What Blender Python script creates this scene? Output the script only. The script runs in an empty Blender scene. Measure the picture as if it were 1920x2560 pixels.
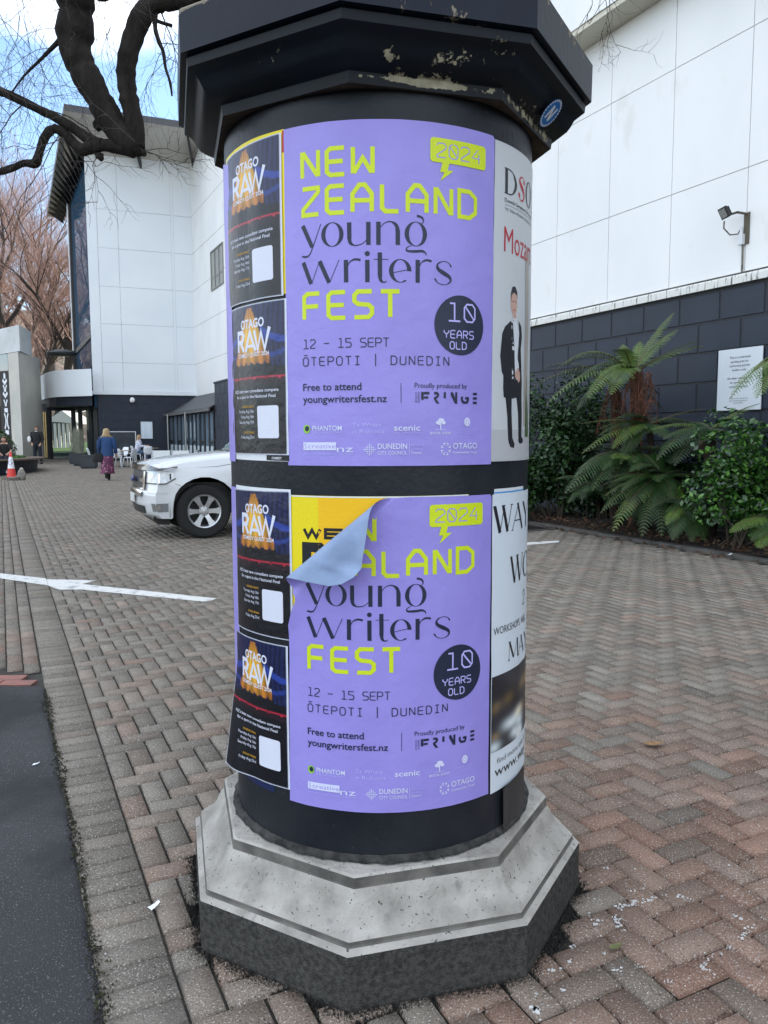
import bpy, bmesh, math, random
import numpy as np
from mathutils import Vector, Matrix
SC = bpy.context.scene
COL = SC.collection
R_ = math.radians
# ------------------------------------------------------------------ camera
CAM = np.array([0.0, -2.4495, 1.435])
FPX = 1953.39                       # focal length in pixels of a 1920 x 2560 frame
FW = np.array([0.00543204, 0.9952425, -0.09727722])
RT = np.array([0.99997539, -0.00583812, -0.00389028])
UP = np.array([0.00443969, 0.09725369, 0.99524972])
cd = bpy.data.cameras.new('camera')
cam = bpy.data.objects.new('camera', cd); COL.objects.link(cam)
cam.matrix_world = Matrix(((RT[0], UP[0], -FW[0], CAM[0]), (RT[1], UP[1], -FW[1], CAM[1]), (RT[2], UP[2], -FW[2], CAM[2]), (0, 0, 0, 1)))
cd.sensor_fit = 'VERTICAL'; cd.sensor_height = 36.0; cd.sensor_width = 27.0
cd.lens = FPX / 2560 * 36; cd.clip_start = 0.05; cd.clip_end = 2000
SC.camera = cam
# ------------------------------------------------------------------ light
SUN_EL, SUN_AZ = 27.0, 62.0          # azimuth measured clockwise from +Y
SKY_STRENGTH, SUN_STRENGTH, EXPOSURE = 0.12, 3.0, 1.80
SC.view_settings.view_transform = 'Standard'; SC.view_settings.look = 'None'
SC.view_settings.gamma = 1.0; SC.view_settings.use_curve_mapping = False
SC.view_settings.exposure = EXPOSURE
w = bpy.data.worlds.new('World'); SC.world = w; w.use_nodes = True
nt = w.node_tree; nt.nodes.clear()
out = nt.nodes.new('ShaderNodeOutputWorld'); bg = nt.nodes.new('ShaderNodeBackground')
sky = nt.nodes.new('ShaderNodeTexSky'); sky.sky_type = 'NISHITA'; sky.sun_disc = False
sky.sun_elevation = R_(SUN_EL); sky.sun_rotation = R_(SUN_AZ); sky.air_density = 1.0; sky.dust_density = 0.6; sky.ozone_density = 2.2
tc = nt.nodes.new('ShaderNodeTexCoord')
mp = nt.nodes.new('ShaderNodeMapping'); mp.inputs['Scale'].default_value = (1, 1, 2.2); mp.inputs['Location'].default_value = (0.35, 0.2, 0.42)
nz = nt.nodes.new('ShaderNodeTexNoise'); nz.inputs['Scale'].default_value = 2.6; nz.inputs['Detail'].default_value = 8; nz.inputs['Roughness'].default_value = 0.55
cr = nt.nodes.new('ShaderNodeValToRGB'); cr.color_ramp.elements[0].position = 0.36; cr.color_ramp.elements[1].position = 0.60
mx = nt.nodes.new('ShaderNodeMix'); mx.data_type = 'RGBA'; mx.inputs['B'].default_value = (6.1, 6.3, 6.55, 1)
L = nt.links.new
def _lobe(d, w_):                      # a bank of cloud (or a clear gap) round one direction of the sky
    v = nt.nodes.new('ShaderNodeVectorMath'); v.operation = 'DISTANCE'; v.inputs[1].default_value = d; nt.links.new(tc.outputs['Generated'], v.inputs[0])
    r = nt.nodes.new('ShaderNodeMapRange'); r.interpolation_type = 'SMOOTHSTEP'; r.inputs['From Min'].default_value = w_; r.inputs['From Max'].default_value = 0; nt.links.new(v.outputs['Value'], r.inputs['Value']); return r.outputs['Result']
def _mad(a, k, c):
    m = nt.nodes.new('ShaderNodeMath'); m.operation = 'MULTIPLY_ADD'; nt.links.new(a, m.inputs[0]); m.inputs[1].default_value = k; nt.links.new(c, m.inputs[2]); return m.outputs[0]
L(tc.outputs['Generated'], mp.inputs['Vector']); L(mp.outputs['Vector'], nz.inputs['Vector'])
L(_mad(_lobe((-.37, .872, .315), .26), -.50, _mad(_lobe((-.345, .83, .44), .17), .42, nz.outputs['Fac'])), cr.inputs['Fac'])
L(cr.outputs['Color'], mx.inputs['Factor']); L(sky.outputs['Color'], mx.inputs['A']); L(mx.outputs['Result'], bg.inputs['Color'])
bg.inputs['Strength'].default_value = SKY_STRENGTH; L(bg.outputs['Background'], out.inputs['Surface'])
ld = bpy.data.lights.new('sun', 'SUN'); ld.energy = SUN_STRENGTH; ld.angle = R_(0.5); ld.color = (1.0, 0.93, 0.82)
sun = bpy.data.objects.new('sun', ld); COL.objects.link(sun)
sd = Vector((math.sin(R_(SUN_AZ)) * math.cos(R_(SUN_EL)), math.cos(R_(SUN_AZ)) * math.cos(R_(SUN_EL)), math.sin(R_(SUN_EL))))
sun.rotation_euler = sd.to_track_quat('Z', 'Y').to_euler(); sun.location = sd * 100
# ------------------------------------------------------------------ helpers
AW = R_(25.7)
E1 = np.array([-math.sin(AW), math.cos(AW), 0.0]); E2 = np.array([math.cos(AW), math.sin(AW), 0.0])
def E(a, c, z=0.0): return tuple(a * E1 + c * E2 + np.array([0, 0, z]))   # frame of the long wall: a along it, c across
def at(px, py, d):                     # a measured point of the photograph at distance d metres ahead
    v = FW + (px - 960) / FPX * RT - (py - 1280) / FPX * UP
    return CAM + v * d / v[1]
def gnd(px, py, z=0.0):
    v = FW + (px - 960) / FPX * RT - (py - 1280) / FPX * UP
    return CAM + v * (z - CAM[2]) / v[2]
def gh(y): return 0.0194 * min(max(y - 26.0, 0.0), 40.0)      # the square rises gently towards the entrance
class MB:
    def __init__(s): s.v = []; s.f = []; s.m = []
    def add(s, vs, fs, m=0):
        n = len(s.v); s.v.extend([tuple(map(float, q)) for q in vs]); s.f.extend([tuple(i + n for i in f) for f in fs]); s.m.extend([m] * len(fs)); return s
    def box(s, x0, x1, y0, y1, z0, z1, m=0, T=None):
        vs = [(x, y, z) for z in (z0, z1) for (x, y) in ((x0, y0), (x1, y0), (x1, y1), (x0, y1))]
        if T: vs = [T(*q) for q in vs]
        return s.add(vs, [(3, 2, 1, 0), (4, 5, 6, 7), (0, 1, 5, 4), (1, 2, 6, 5), (2, 3, 7, 6), (3, 0, 4, 7)], m)
    def prism(s, poly, h0, h1, T, m=0):
        n = len(poly); vs = [T(a, b, h0) for a, b in poly] + [T(a, b, h1) for a, b in poly]
        fs = [tuple(range(n))[::-1], tuple(range(n, 2 * n))] + [(i, (i + 1) % n, n + (i + 1) % n, n + i) for i in range(n)]
        return s.add(vs, fs, m)
    def tube(s, pts, rad, n=8, m=0, cap=True, flat=1.0):
        pts = [np.array(q, float) for q in pts]; k = len(pts)
        if not hasattr(rad, '__len__'): rad = [rad] * k
        rings = []; ref = None
        for i in range(k):
            t = pts[min(i + 1, k - 1)] - pts[max(i - 1, 0)]; t = t / (np.linalg.norm(t) + 1e-9)
            if ref is None: ref = np.array([0, 0, 1.0]) if abs(t[2]) < .9 else np.array([1.0, 0, 0])
            a = np.cross(t, ref); a /= np.linalg.norm(a) + 1e-9; b = np.cross(a, t); ref = b
            rings.append([pts[i] + rad[i] * (math.cos(2 * math.pi * j / n) * a + flat * math.sin(2 * math.pi * j / n) * b) for j in range(n)])
        fs = [(i * n + j, i * n + (j + 1) % n, (i + 1) * n + (j + 1) % n, (i + 1) * n + j) for i in range(k - 1) for j in range(n)]
        if cap: fs += [tuple(range(n))[::-1], tuple((k - 1) * n + j for j in range(n))]
        return s.add([q for r in rings for q in r], fs, m)
    def loft(s, rings, m=0, cap=True, close=True):
        n = len(rings[0]); k = len(rings)
        fs = [(i * n + j, i * n + (j + 1) % n, (i + 1) * n + (j + 1) % n, (i + 1) * n + j) for i in range(k - 1) for j in range(n if close else n - 1)]
        if cap: fs += [tuple(range(n))[::-1], tuple((k - 1) * n + j for j in range(n))]
        return s.add([q for r in rings for q in r], fs, m)
    def ell(s, c, r, n=12, k=8, m=0):
        rings = []
        for i in range(1, k):
            a = math.pi * i / k
            rings.append([(c[0] + r[0] * math.sin(a) * math.cos(2 * math.pi * j / n), c[1] + r[1] * math.sin(a) * math.sin(2 * math.pi * j / n), c[2] - r[2] * math.cos(a)) for j in range(n)])
        return s.loft(rings, m)
    def build(s, name, mats, parent=None, smooth=False, world=False, angle=None):
        me = bpy.data.meshes.new(name); me.from_pydata(s.v, [], s.f)
        if not isinstance(mats, (list, tuple)): mats = [mats]
        for q in mats: me.materials.append(q)
        me.polygons.foreach_set('material_index', s.m)
        if smooth or angle: me.polygons.foreach_set('use_smooth', [True] * len(s.f))
        me.update()
        bm = bmesh.new(); bm.from_mesh(me); bmesh.ops.recalc_face_normals(bm, faces=bm.faces[:]); bm.to_mesh(me); bm.free()
        if angle: me.set_sharp_from_angle(angle=R_(angle))
        return link(name, me, parent, world)
def link(name, me, parent=None, world=False):
    o = bpy.data.objects.new(name, me); COL.objects.link(o)
    if parent:
        o.parent = parent
        if world: o.matrix_parent_inverse = parent.matrix_basis.inverted()
    return o
def tag(o, label=None, cat=None, group=None, kind=None):
    if label: o['label'] = label
    if cat: o['category'] = cat
    if group: o['group'] = group
    if kind: o['kind'] = kind
    return o
def empty(name, loc, rz=0, label=None, cat=None, group=None):
    o = bpy.data.objects.new(name, None); COL.objects.link(o); o.location = [float(q) for q in loc]; o.rotation_euler = (0, 0, rz); o.empty_display_size = .2
    return tag(o, label, cat, group)
def copy_tree(o, parent=None):
    c = o.copy(); COL.objects.link(c)
    if parent: c.parent = parent
    for ch in [q for q in bpy.data.objects if q.parent == o]: copy_tree(ch, c)
    return c
def mat(name, col, rough=.6, col2=None, scale=6, lo=.35, hi=.65, bump=0, bscale=60, metal=0, spec=.5, detail=6, coat=0, stretch=None, trans=0, alpha=1, col3=None, scale3=40, lo3=.6, hi3=.66, emit=0, streak=None):
    m = bpy.data.materials.new(name); m.use_nodes = True; t = m.node_tree; b = t.nodes['Principled BSDF']; l = t.links.new
    b.inputs['Roughness'].default_value = rough; b.inputs['Metallic'].default_value = metal; b.inputs['Specular IOR Level'].default_value = spec
    b.inputs['Coat Weight'].default_value = coat; b.inputs['Transmission Weight'].default_value = trans; b.inputs['Alpha'].default_value = alpha
    b.inputs['Base Color'].default_value = (*col, 1)
    if col2 or bump or col3:
        tcn = t.nodes.new('ShaderNodeTexCoord'); vec = tcn.outputs['Object']
        if stretch:
            mpn = t.nodes.new('ShaderNodeMapping'); mpn.inputs['Scale'].default_value = stretch; l(vec, mpn.inputs['Vector']); vec = mpn.outputs['Vector']
    src = None
    def noise(sc, d=detail):
        n = t.nodes.new('ShaderNodeTexNoise'); n.inputs['Scale'].default_value = sc; n.inputs['Detail'].default_value = d; l(vec, n.inputs['Vector']); return n.outputs['Fac']
    def mixc(fac, lo_, hi_, a, bcol):
        r = t.nodes.new('ShaderNodeMapRange'); r.inputs['From Min'].default_value = lo_; r.inputs['From Max'].default_value = hi_; l(fac, r.inputs['Value'])
        k = t.nodes.new('ShaderNodeMix'); k.data_type = 'RGBA'; l(r.outputs['Result'], k.inputs['Factor'])
        if isinstance(a, tuple): k.inputs['A'].default_value = (*a, 1)
        else: l(a, k.inputs['A'])
        k.inputs['B'].default_value = (*bcol, 1); return k.outputs['Result']
    if col2: src = mixc(noise(scale), lo, hi, tuple(col), col2)
    if col3: src = mixc(noise(scale3), lo3, hi3, src if src is not None else tuple(col), col3)
    if streak:                         # run-off stains drawn out vertically
        sc_, st_, lo_, hi_, c_ = streak; mq = t.nodes.new('ShaderNodeMapping'); mq.inputs['Scale'].default_value = st_; l(tcn.outputs['Object'], mq.inputs['Vector'])
        nq = t.nodes.new('ShaderNodeTexNoise'); nq.inputs['Scale'].default_value = sc_; nq.inputs['Detail'].default_value = 5; nq.inputs['Roughness'].default_value = .6; l(mq.outputs['Vector'], nq.inputs['Vector']); src = mixc(nq.outputs['Fac'], lo_, hi_, src, c_)
    if src is not None: l(src, b.inputs['Base Color'])
    if bump:
        bn = t.nodes.new('ShaderNodeBump'); bn.inputs['Strength'].default_value = 1; bn.inputs['Distance'].default_value = bump; l(noise(bscale), bn.inputs['Height']); l(bn.outputs['Normal'], b.inputs['Normal'])
    if emit: b.inputs['Emission Color'].default_value = (*col, 1); b.inputs['Emission Strength'].default_value = emit
    return m
def colmat(name, rough=.5, spec=.4, bump=0, bscale=60, vary=0, speck=0):
    m = mat(name, (1, 1, 1), rough, spec=spec, bump=bump, bscale=bscale); t = m.node_tree; a = t.nodes.new('ShaderNodeVertexColor'); a.layer_name = 'Col'
    src = a.outputs['Color']
    if vary:
        tcn = t.nodes.new('ShaderNodeTexCoord'); n = t.nodes.new('ShaderNodeTexNoise'); n.inputs['Scale'].default_value = vary; n.inputs['Detail'].default_value = 4; t.links.new(tcn.outputs['Object'], n.inputs['Vector'])
        r = t.nodes.new('ShaderNodeMapRange'); r.inputs['From Min'].default_value = .25; r.inputs['From Max'].default_value = .75; r.inputs['To Min'].default_value = .55; r.inputs['To Max'].default_value = 1.45; t.links.new(n.outputs['Fac'], r.inputs['Value'])
        k = t.nodes.new('ShaderNodeVectorMath'); k.operation = 'SCALE'; t.links.new(src, k.inputs[0]); t.links.new(r.outputs['Result'], k.inputs['Scale']); src = k.outputs['Vector']
    if speck:                          # pale and dark grains of aggregate
        for sc_, lo_, hi_, c_ in ((speck, .60, .66, (.52, .50, .46)), (speck * .8, .38, .33, (.035, .032, .028)), (5.0, .60, .80, (.10, .094, .086))):
            n = t.nodes.new('ShaderNodeTexNoise'); n.inputs['Scale'].default_value = sc_; n.inputs['Detail'].default_value = 3; t.links.new(tcn.outputs['Object'], n.inputs['Vector'])
            r = t.nodes.new('ShaderNodeMapRange'); r.inputs['From Min'].default_value = lo_; r.inputs['From Max'].default_value = hi_; r.inputs['To Max'].default_value = .75; t.links.new(n.outputs['Fac'], r.inputs['Value'])
            k = t.nodes.new('ShaderNodeMix'); k.data_type = 'RGBA'; t.links.new(r.outputs['Result'], k.inputs['Factor']); t.links.new(src, k.inputs['A']); k.inputs['B'].default_value = (*c_, 1); src = k.outputs['Result']
    t.links.new(src, m.node_tree.nodes['Principled BSDF'].inputs['Base Color'])
    return m
def setcol(me, cols):                  # per-vertex colours
    a = me.color_attributes.new('Col', 'FLOAT_COLOR', 'POINT'); a.data.foreach_set('color', np.concatenate([np.asarray(cols, np.float32), np.ones((len(cols), 1), np.float32)], 1).ravel())
rng = np.random.default_rng(7)
def n2(x, y, seed=0):                  # smooth value noise made of sines
    r = random.Random(seed); s = 0
    for k in range(5):
        a, b, c = r.uniform(-1, 1), r.uniform(-1, 1), r.uniform(0, 6.3); s = s + np.sin(x * a * (1 + k) + y * b * (1 + k) + c) / (1 + .5 * k)
    return s / 3
def text_faces(body, bold=0.0):        # the built-in font as 2D faces
    c = bpy.data.curves.new('t', 'FONT'); c.body = body; c.resolution_u = 3; c.offset = bold; o = bpy.data.objects.new('t', c); COL.objects.link(o)
    me = o.to_mesh(); bm = bmesh.new(); bm.from_mesh(me); o.to_mesh_clear()
    vs = [(v.co.x, v.co.y) for v in bm.verts]; bm.verts.index_update(); fs = [tuple(v.index for v in f.verts) for f in bm.faces]; bm.free()
    bpy.data.objects.remove(o); bpy.data.curves.remove(c)
    return vs, fs
# ------------------------------------------------------------------ ground
WHITE_PAINT = mat('white road paint', (.62, .62, .6), .7, (.3, .3, .29), 9, .52, .7, bump=.001, bscale=90)
def brick_mesh(cells, name, m, z0=0.0):
    """cells: centre a, c, half length along a, half width along c, red amount; real bevelled pavers joined into one surface"""
    k = len(cells); a, c, ha, hc, red = [np.array(q) for q in zip(*cells)]
    r = np.random.default_rng(3); g = .0034; bev = .005
    tz = r.normal(0, .0011, k); ta = r.normal(0, .006, k); tcc = r.normal(0, .008, k); rot = r.normal(0, .006, k)
    V = np.zeros((k, 8, 3))
    for i, (sa, sc) in enumerate(((-1, -1), (1, -1), (1, 1), (-1, 1))):
        for j, inset, dz in ((i, 0, -.012), (i + 4, bev, 0)):
            da = sa * (ha - g - inset); dc = sc * (hc - g - inset)
            aa = a + da - rot * dc; ccc = c + dc + rot * da
            P = aa[:, None] * E1 + ccc[:, None] * E2
            V[:, j] = P; V[:, j, 2] = dz + tz + ta * da + tcc * dc + 0.0194 * np.clip(P[:, 1] - 26, 0, 40) + z0
    F = np.array([(4, 5, 6, 7), (0, 1, 5, 4), (1, 2, 6, 5), (2, 3, 7, 6), (3, 0, 4, 7)])
    faces = (np.arange(k)[:, None, None] * 8 + F[None]).reshape(-1, 4)
    me = bpy.data.meshes.new(name); me.vertices.add(k * 8); me.vertices.foreach_set('co', V.ravel()); me.loops.add(len(faces) * 4); me.polygons.add(len(faces))
    me.loops.foreach_set('vertex_index', faces.ravel()); me.polygons.foreach_set('loop_start', np.arange(len(faces)) * 4); me.polygons.foreach_set('loop_total', np.full(len(faces), 4))
    me.update(calc_edges=True); me.materials.append(m)
    v = r.normal(1, .11, k)[:, None]
    grey = np.array([.186, .167, .141]); redc = np.array([.232, .144, .107]); t = np.clip(red + r.normal(0, .22, k), 0, 1)[:, None]
    colr = (grey * (1 - t) + redc * t) * np.clip(v, .6, 1.45)
    setcol(me, np.repeat(colr, 8, 0))
    return tag(link(name, me), kind='structure')
paver = colmat('concrete paver', .9, .08, bump=.0022, bscale=190, vary=230, speck=170)
def cut_by_pillar(P): return P[0] ** 2 + P[1] ** 2 < .57 ** 2
def visible(P, m=3.0):
    d = P[1] - CAM[1]; return d > -1.2 and abs(P[0]) < .62 * max(d, 0) + m
cells = []
S = .095; ST = -.706                      # right edge of the soldier strip
def redness(a, c): return .80 * math.exp(-((a + .9) / 1.7) ** 2) * min(1, max(0, .55 + .5 * (c + .1))) * math.exp(-(max(0, c - 1.6) / 1.2) ** 2) + .18 * math.exp(-((a - 1.5) / 2.5) ** 2) - .12
for i in range(-42, 484):
    for j in range(-1, 78):
        q = (i - j) % 4; a0 = i * S; c0 = ST + j * S
        if q == 0: ce = (a0 + S, c0 + S / 2, S, S / 2)
        elif q == 3: ce = (a0 + S / 2, c0 + S, S / 2, S)
        else: continue
        if ce[1] - ce[3] < ST - .001:
            if ce[1] + ce[3] < ST + .02: continue
            ce = (ce[0], (ST + ce[1] + ce[3]) / 2, ce[2], (ce[1] + ce[3] - ST) / 2)
        if ce[1] + ce[3] > 6.47 + .08: continue
        P = E(ce[0], ce[1])
        if cut_by_pillar(P) or not visible(P): continue
        cells.append((*ce, redness(ce[0], ce[1])))
for i in range(-32, 400):               # soldier strip beside the asphalt
    a0 = i * S; P = E(a0, ST - .1)
    if visible(P): cells.append((a0 + S / 2, ST - .0985, S / 2, .0985, -.12 if a0 < 3 else -.2))
for j in range(1, 170):                 # stretcher field beyond the asphalt
    for i in range(12, 200):
        a0 = i * 2 * S + (S if j % 2 else 0); c0 = ST - .2 - (j - .5) * S
        P = E(a0 + S, c0)
        if P[1] < 2.25 or not visible(P): continue
        cells.append((a0 + S, c0, S, S / 2, .25 if a0 < 4 else -.1))
brick_mesh(cells, 'paving', paver)
red_row = []
for r_ in range(2):
    for k in range(16):
        x = -1.93 - .2 * k - (.1 if r_ else 0); P = np.array([x, 2.02 + .1 * r_ + .01, 0]); red_row.append(P)
mb = MB()
for P in red_row:
    if P @ E2 > ST - .3: continue
    mb.box(P[0] - .096, P[0] + .096, P[1] - .046, P[1] + .046, -.02, .001 + random.uniform(-.001, .002))
tag(mb.build('brick_edging', mat('red brick edging', (.30, .12, .095), .8, (.2, .1, .085), 14, bump=.002, bscale=120)), kind='structure')
# joint bed and far ground, one sheet to the horizon
xs = np.concatenate([np.linspace(-400, -60, 12), np.linspace(-50, 40, 46), np.linspace(60, 400, 12)]); ys = np.concatenate([[-60, -20, -8], np.linspace(-4, 70, 60), np.linspace(80, 500, 15)])
mb = MB(); nx = len(xs)
mb.add([(x, y, -.0155 + gh(y)) for y in ys for x in xs], [(j * nx + i, j * nx + i + 1, (j + 1) * nx + i + 1, (j + 1) * nx + i) for j in range(len(ys) - 1) for i in range(nx - 1)])
tag(mb.build('ground', mat('jointing dirt', (.022, .020, .017), .95, (.045, .042, .034), 12, bump=.003, bscale=150)), kind='structure')
# asphalt path
def asphalt_edge(y): return float(np.interp(y, [-4, -.66, .14, .72, 1.93, 3], [1.05, -.69, -1.06, -1.35, -1.94, -2.4])) if y > -.66 else -.69 - (y + .66) * -.0 + (-.66 - y) * .47
pts = []
for y in np.arange(-4, 1.96, .05): pts.append((asphalt_edge(y) + .014 + .010 * math.sin(y * 31) * math.sin(y * 17 + 1) + random.uniform(-.012, .008), y))
mb = MB(); k = len(pts)
nX = 40
vs = [(pts[i][0] - (j / nX) ** 1.5 * 7, pts[i][1], .004 + .004 * float(n2(pts[i][0] * 2 - j * .3, pts[i][1] * 3, 5)) - (.012 if j == 0 else 0)) for i in range(k) for j in range(nX + 1)]
mb.add(vs, [(i * (nX + 1) + j, (i + 1) * (nX + 1) + j, (i + 1) * (nX + 1) + j + 1, i * (nX + 1) + j + 1) for i in range(k - 1) for j in range(nX)])
ASPH = mat('asphalt', (.040, .040, .044), .85, (.056, .056, .060), 1.6, bump=.010, bscale=190, col3=(.20, .20, .20), scale3=190, lo3=.60, hi3=.68, spec=.3, streak=(1.1, (1, 1, 1), .52, .62, (.030, .030, .033)))
tag(mb.build('asphalt_path', ASPH, smooth=True), kind='structure')
mb = MB(); rr = random.Random(14)       # moss, grit and bits of leaf caught along the asphalt edge
for _ in range(2600):
    y = rr.uniform(-1.6, 1.9); x = asphalt_edge(y) + .008 + rr.gauss(0, .009) * (1 + .8 * math.sin(y * 9)); s0 = rr.uniform(.002, .007); a = rr.uniform(0, 6.28); q = np.array([math.cos(a), math.sin(a), 0]) * s0; p = np.array([x, y, .002])
    mb.add([p - q, p + q, p + np.array([-q[1], q[0], 0]) * rr.uniform(.4, 1.2) + [0, 0, rr.uniform(.003, .010)]], [(0, 1, 2)], rr.choice((0, 0, 0, 1, 2)))
tag(mb.build('edge_debris', [mat('edge moss', (.03, .032, .012), .95), mat('edge grit', (.12, .11, .095), .9), mat('edge dirt', (.02, .018, .015), .95)]), kind='stuff')
# painted lines on the paving
def flat(polys, name, m, z, label=None, kind='structure'):
    mb = MB()
    for p in polys:
        n = len(p); mb.add([(q[0], q[1], z) for q in p] + [(q[0], q[1], z - .003) for q in p], [tuple(range(n))] + [(i, (i + 1) % n, n + (i + 1) % n, n + i) for i in range(n)])
    return tag(mb.build(name, m), kind=kind)
g = lambda *q: [tuple(gnd(*p)[:2]) for p in q]
flat([g((0, 1434), (115, 1447), (118, 1455), (120, 1464), (0, 1446)), ], 'road_marking', WHITE_PAINT, .0045)
flat([g((117, 1449), (240, 1452), (205, 1461), (540, 1497), (528, 1503), (505, 1504), (200, 1474), (150, 1475), (121, 1465))], 'road_marking.001', WHITE_PAINT, .0045)
flat([g((1200, 1376), (1318, 1363), (1398, 1356), (1398, 1352), (1318, 1357), (1200, 1369))], 'road_marking.002', WHITE_PAINT, .0045)
# splashes of white paint and droppings near the plinth
polys = []; rr = random.Random(11)
def blot(x, y, r):                      # one ragged splash, r in pixels of the photograph
    c = gnd(x, y)
    if cut_by_pillar(c): return
    n = 18; ph = rr.uniform(0, 6); k = rr.choice((2, 3, 3, 4)); e_ = rr.uniform(.5, 1)
    polys.append([(c[0] + r * .00105 * math.cos(t) * (1 + .35 * math.sin(k * t + ph) + rr.uniform(-.18, .18)), c[1] + r * .00105 * e_ * math.sin(t) * (1 + .35 * math.sin(k * t + ph) + rr.uniform(-.18, .18))) for t in np.linspace(0, 6.283, n + 1)[:-1]])
for x0, y0, x1, y1, n, sp, r in ((1530, 2278, 1600, 2255, 34, 6, 5), (1590, 2258, 1668, 2238, 22, 7, 4), (1528, 2282, 1552, 2328, 20, 6, 5), (1690, 2238, 1722, 2248, 12, 5, 4), (1580, 2232, 1620, 2218, 10, 4, 3), (1490, 2315, 1505, 2300, 6, 4, 5), (1470, 2285, 1480, 2300, 4, 4, 4), (1755, 2420, 1785, 2392, 14, 4, 4), (1755, 2420, 1790, 2440, 12, 3, 4), (1850, 2350, 1880, 2320, 22, 6, 4), (1830, 2285, 1850, 2300, 8, 4, 4), (1790, 2385, 1830, 2370, 12, 8, 3), (1428, 2370, 1440, 2355, 6, 5, 6), (1505, 2388, 1515, 2384, 5, 3, 5), (1530, 2430, 1555, 2425, 12, 4, 4), (1590, 2412, 1605, 2420, 8, 5, 3), (1668, 2450, 1682, 2470, 8, 4, 3), (1334, 2520, 1342, 2530, 8, 4, 8), (1325, 2490, 1352, 2484, 5, 4, 5), (1400, 2472, 1408, 2476, 3, 3, 5), (1360, 2440, 1400, 2420, 7, 6, 4), (1420, 2410, 1430, 2400, 3, 4, 4), (1340, 2550, 1350, 2548, 2, 3, 5), (1505, 2165, 1520, 2175, 4, 6, 4), (1575, 2170, 1590, 2178, 4, 4, 3), (1460, 2250, 1500, 2255, 6, 6, 3), (1500, 2210, 1510, 2220, 2, 3, 4)):
    for _ in range(int(n * .75)): t = rr.random(); blot(x0 + (x1 - x0) * t + rr.gauss(0, sp), y0 + (y1 - y0) * t + rr.gauss(0, sp * .6), max(1.2, rr.gauss(r * .55, r * .3)))
for _ in range(14): blot(rr.uniform(1250, 1920), rr.uniform(2050, 2550), rr.uniform(1, 2.4))
for _ in range(8): blot(rr.uniform(150, 520), rr.uniform(1750, 2550), rr.uniform(1, 2.2))
flat(polys, 'paint_spots', mat('spilled white paint', (.66, .66, .65), .7, (.45, .44, .42), 60), .0042, kind='stuff')
# planting bed: kerb and soil
KB = 6.58
mb = MB()
for i in range(-14, 25): mb.box(i * .9 + .004, i * .9 + .896, KB, KB + .11, -.05, .03 + .004 * (i % 3), T=lambda a, c, z: E(a, c, z))
tag(mb.build('kerb', mat('weathered concrete kerb', (.12, .115, .105), .9, (.06, .058, .052), 5, bump=.003, bscale=70)), kind='structure')
mb = MB(); na, nc = 120, 14
mb.add([E(-12.5 + i * .19, KB + .11 + j * .118, .03 + .10 * math.sin(math.pi * j / nc) * 1.0 + .03 * float(n2(i * .9, j * 1.1, 2))) for i in range(na) for j in range(nc)], [(i * nc + j, i * nc + j + 1, (i + 1) * nc + j + 1, (i + 1) * nc + j) for i in range(na - 1) for j in range(nc - 1)])
tag(mb.build('garden_soil', mat('bark mulch soil', (.035, .024, .017), .95, (.015, .011, .008), 9, bump=.02, bscale=40), smooth=True), kind='structure')
mb = MB(); rr = random.Random(5)
for _ in range(5200):
    a = rr.uniform(-3, 13); c = KB + .1 + abs(rr.gauss(0, .38)) if rr.random() < .9 else KB - abs(rr.gauss(0, .12)); s = rr.uniform(.012, .038); t = rr.uniform(0, 6.28); p = np.array(E(a, c, rr.uniform(.05, .13) if c > KB else .006 + rr.uniform(0, .01)))
    d = np.array([math.cos(t), math.sin(t), rr.uniform(-.5, .6)]) * s; q = np.array([-math.sin(t), math.cos(t), rr.uniform(-.5, .6)]) * s * .45
    mb.add([p - d, p + q + [0, 0, s * .3], p + d, p - q + [0, 0, s * .2]], [(0, 1, 2), (0, 2, 3)], rr.randrange(3))
tag(mb.build('leaf_litter', [mat('dry leaf rust', (.13, .05, .026), .8), mat('dry leaf brown', (.075, .042, .026), .85), mat('dry leaf tan', (.16, .10, .05), .8)]), kind='stuff')
# drain grate at the edge of the bed
gr = empty('drain_grate', E(7.9, 6.2, 0), 0, 'dark iron drain grate set in the paving beside the garden kerb', 'drain')
mb = MB()
for i in range(16): mb.box(7.32 + i * .052, 7.345 + i * .052, 6.0, 6.42, .0, .012, T=lambda a, c, z: E(a, c, z))
mb.build('bars', mat('cast iron', (.035, .033, .031), .6, metal=.4), gr, world=True)
mb = MB()
for a0, a1, c0, c1 in ((7.26, 7.32, 5.95, 6.47), (8.16, 8.22, 5.95, 6.47), (7.32, 8.16, 5.95, 6.0), (7.32, 8.16, 6.42, 6.47)): mb.box(a0, a1, c0, c1, -.02, .014, T=lambda a, c, z: E(a, c, z))
mb.build('rim', mat('grate rim iron', (.07, .067, .062), .75), gr, world=True)
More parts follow.
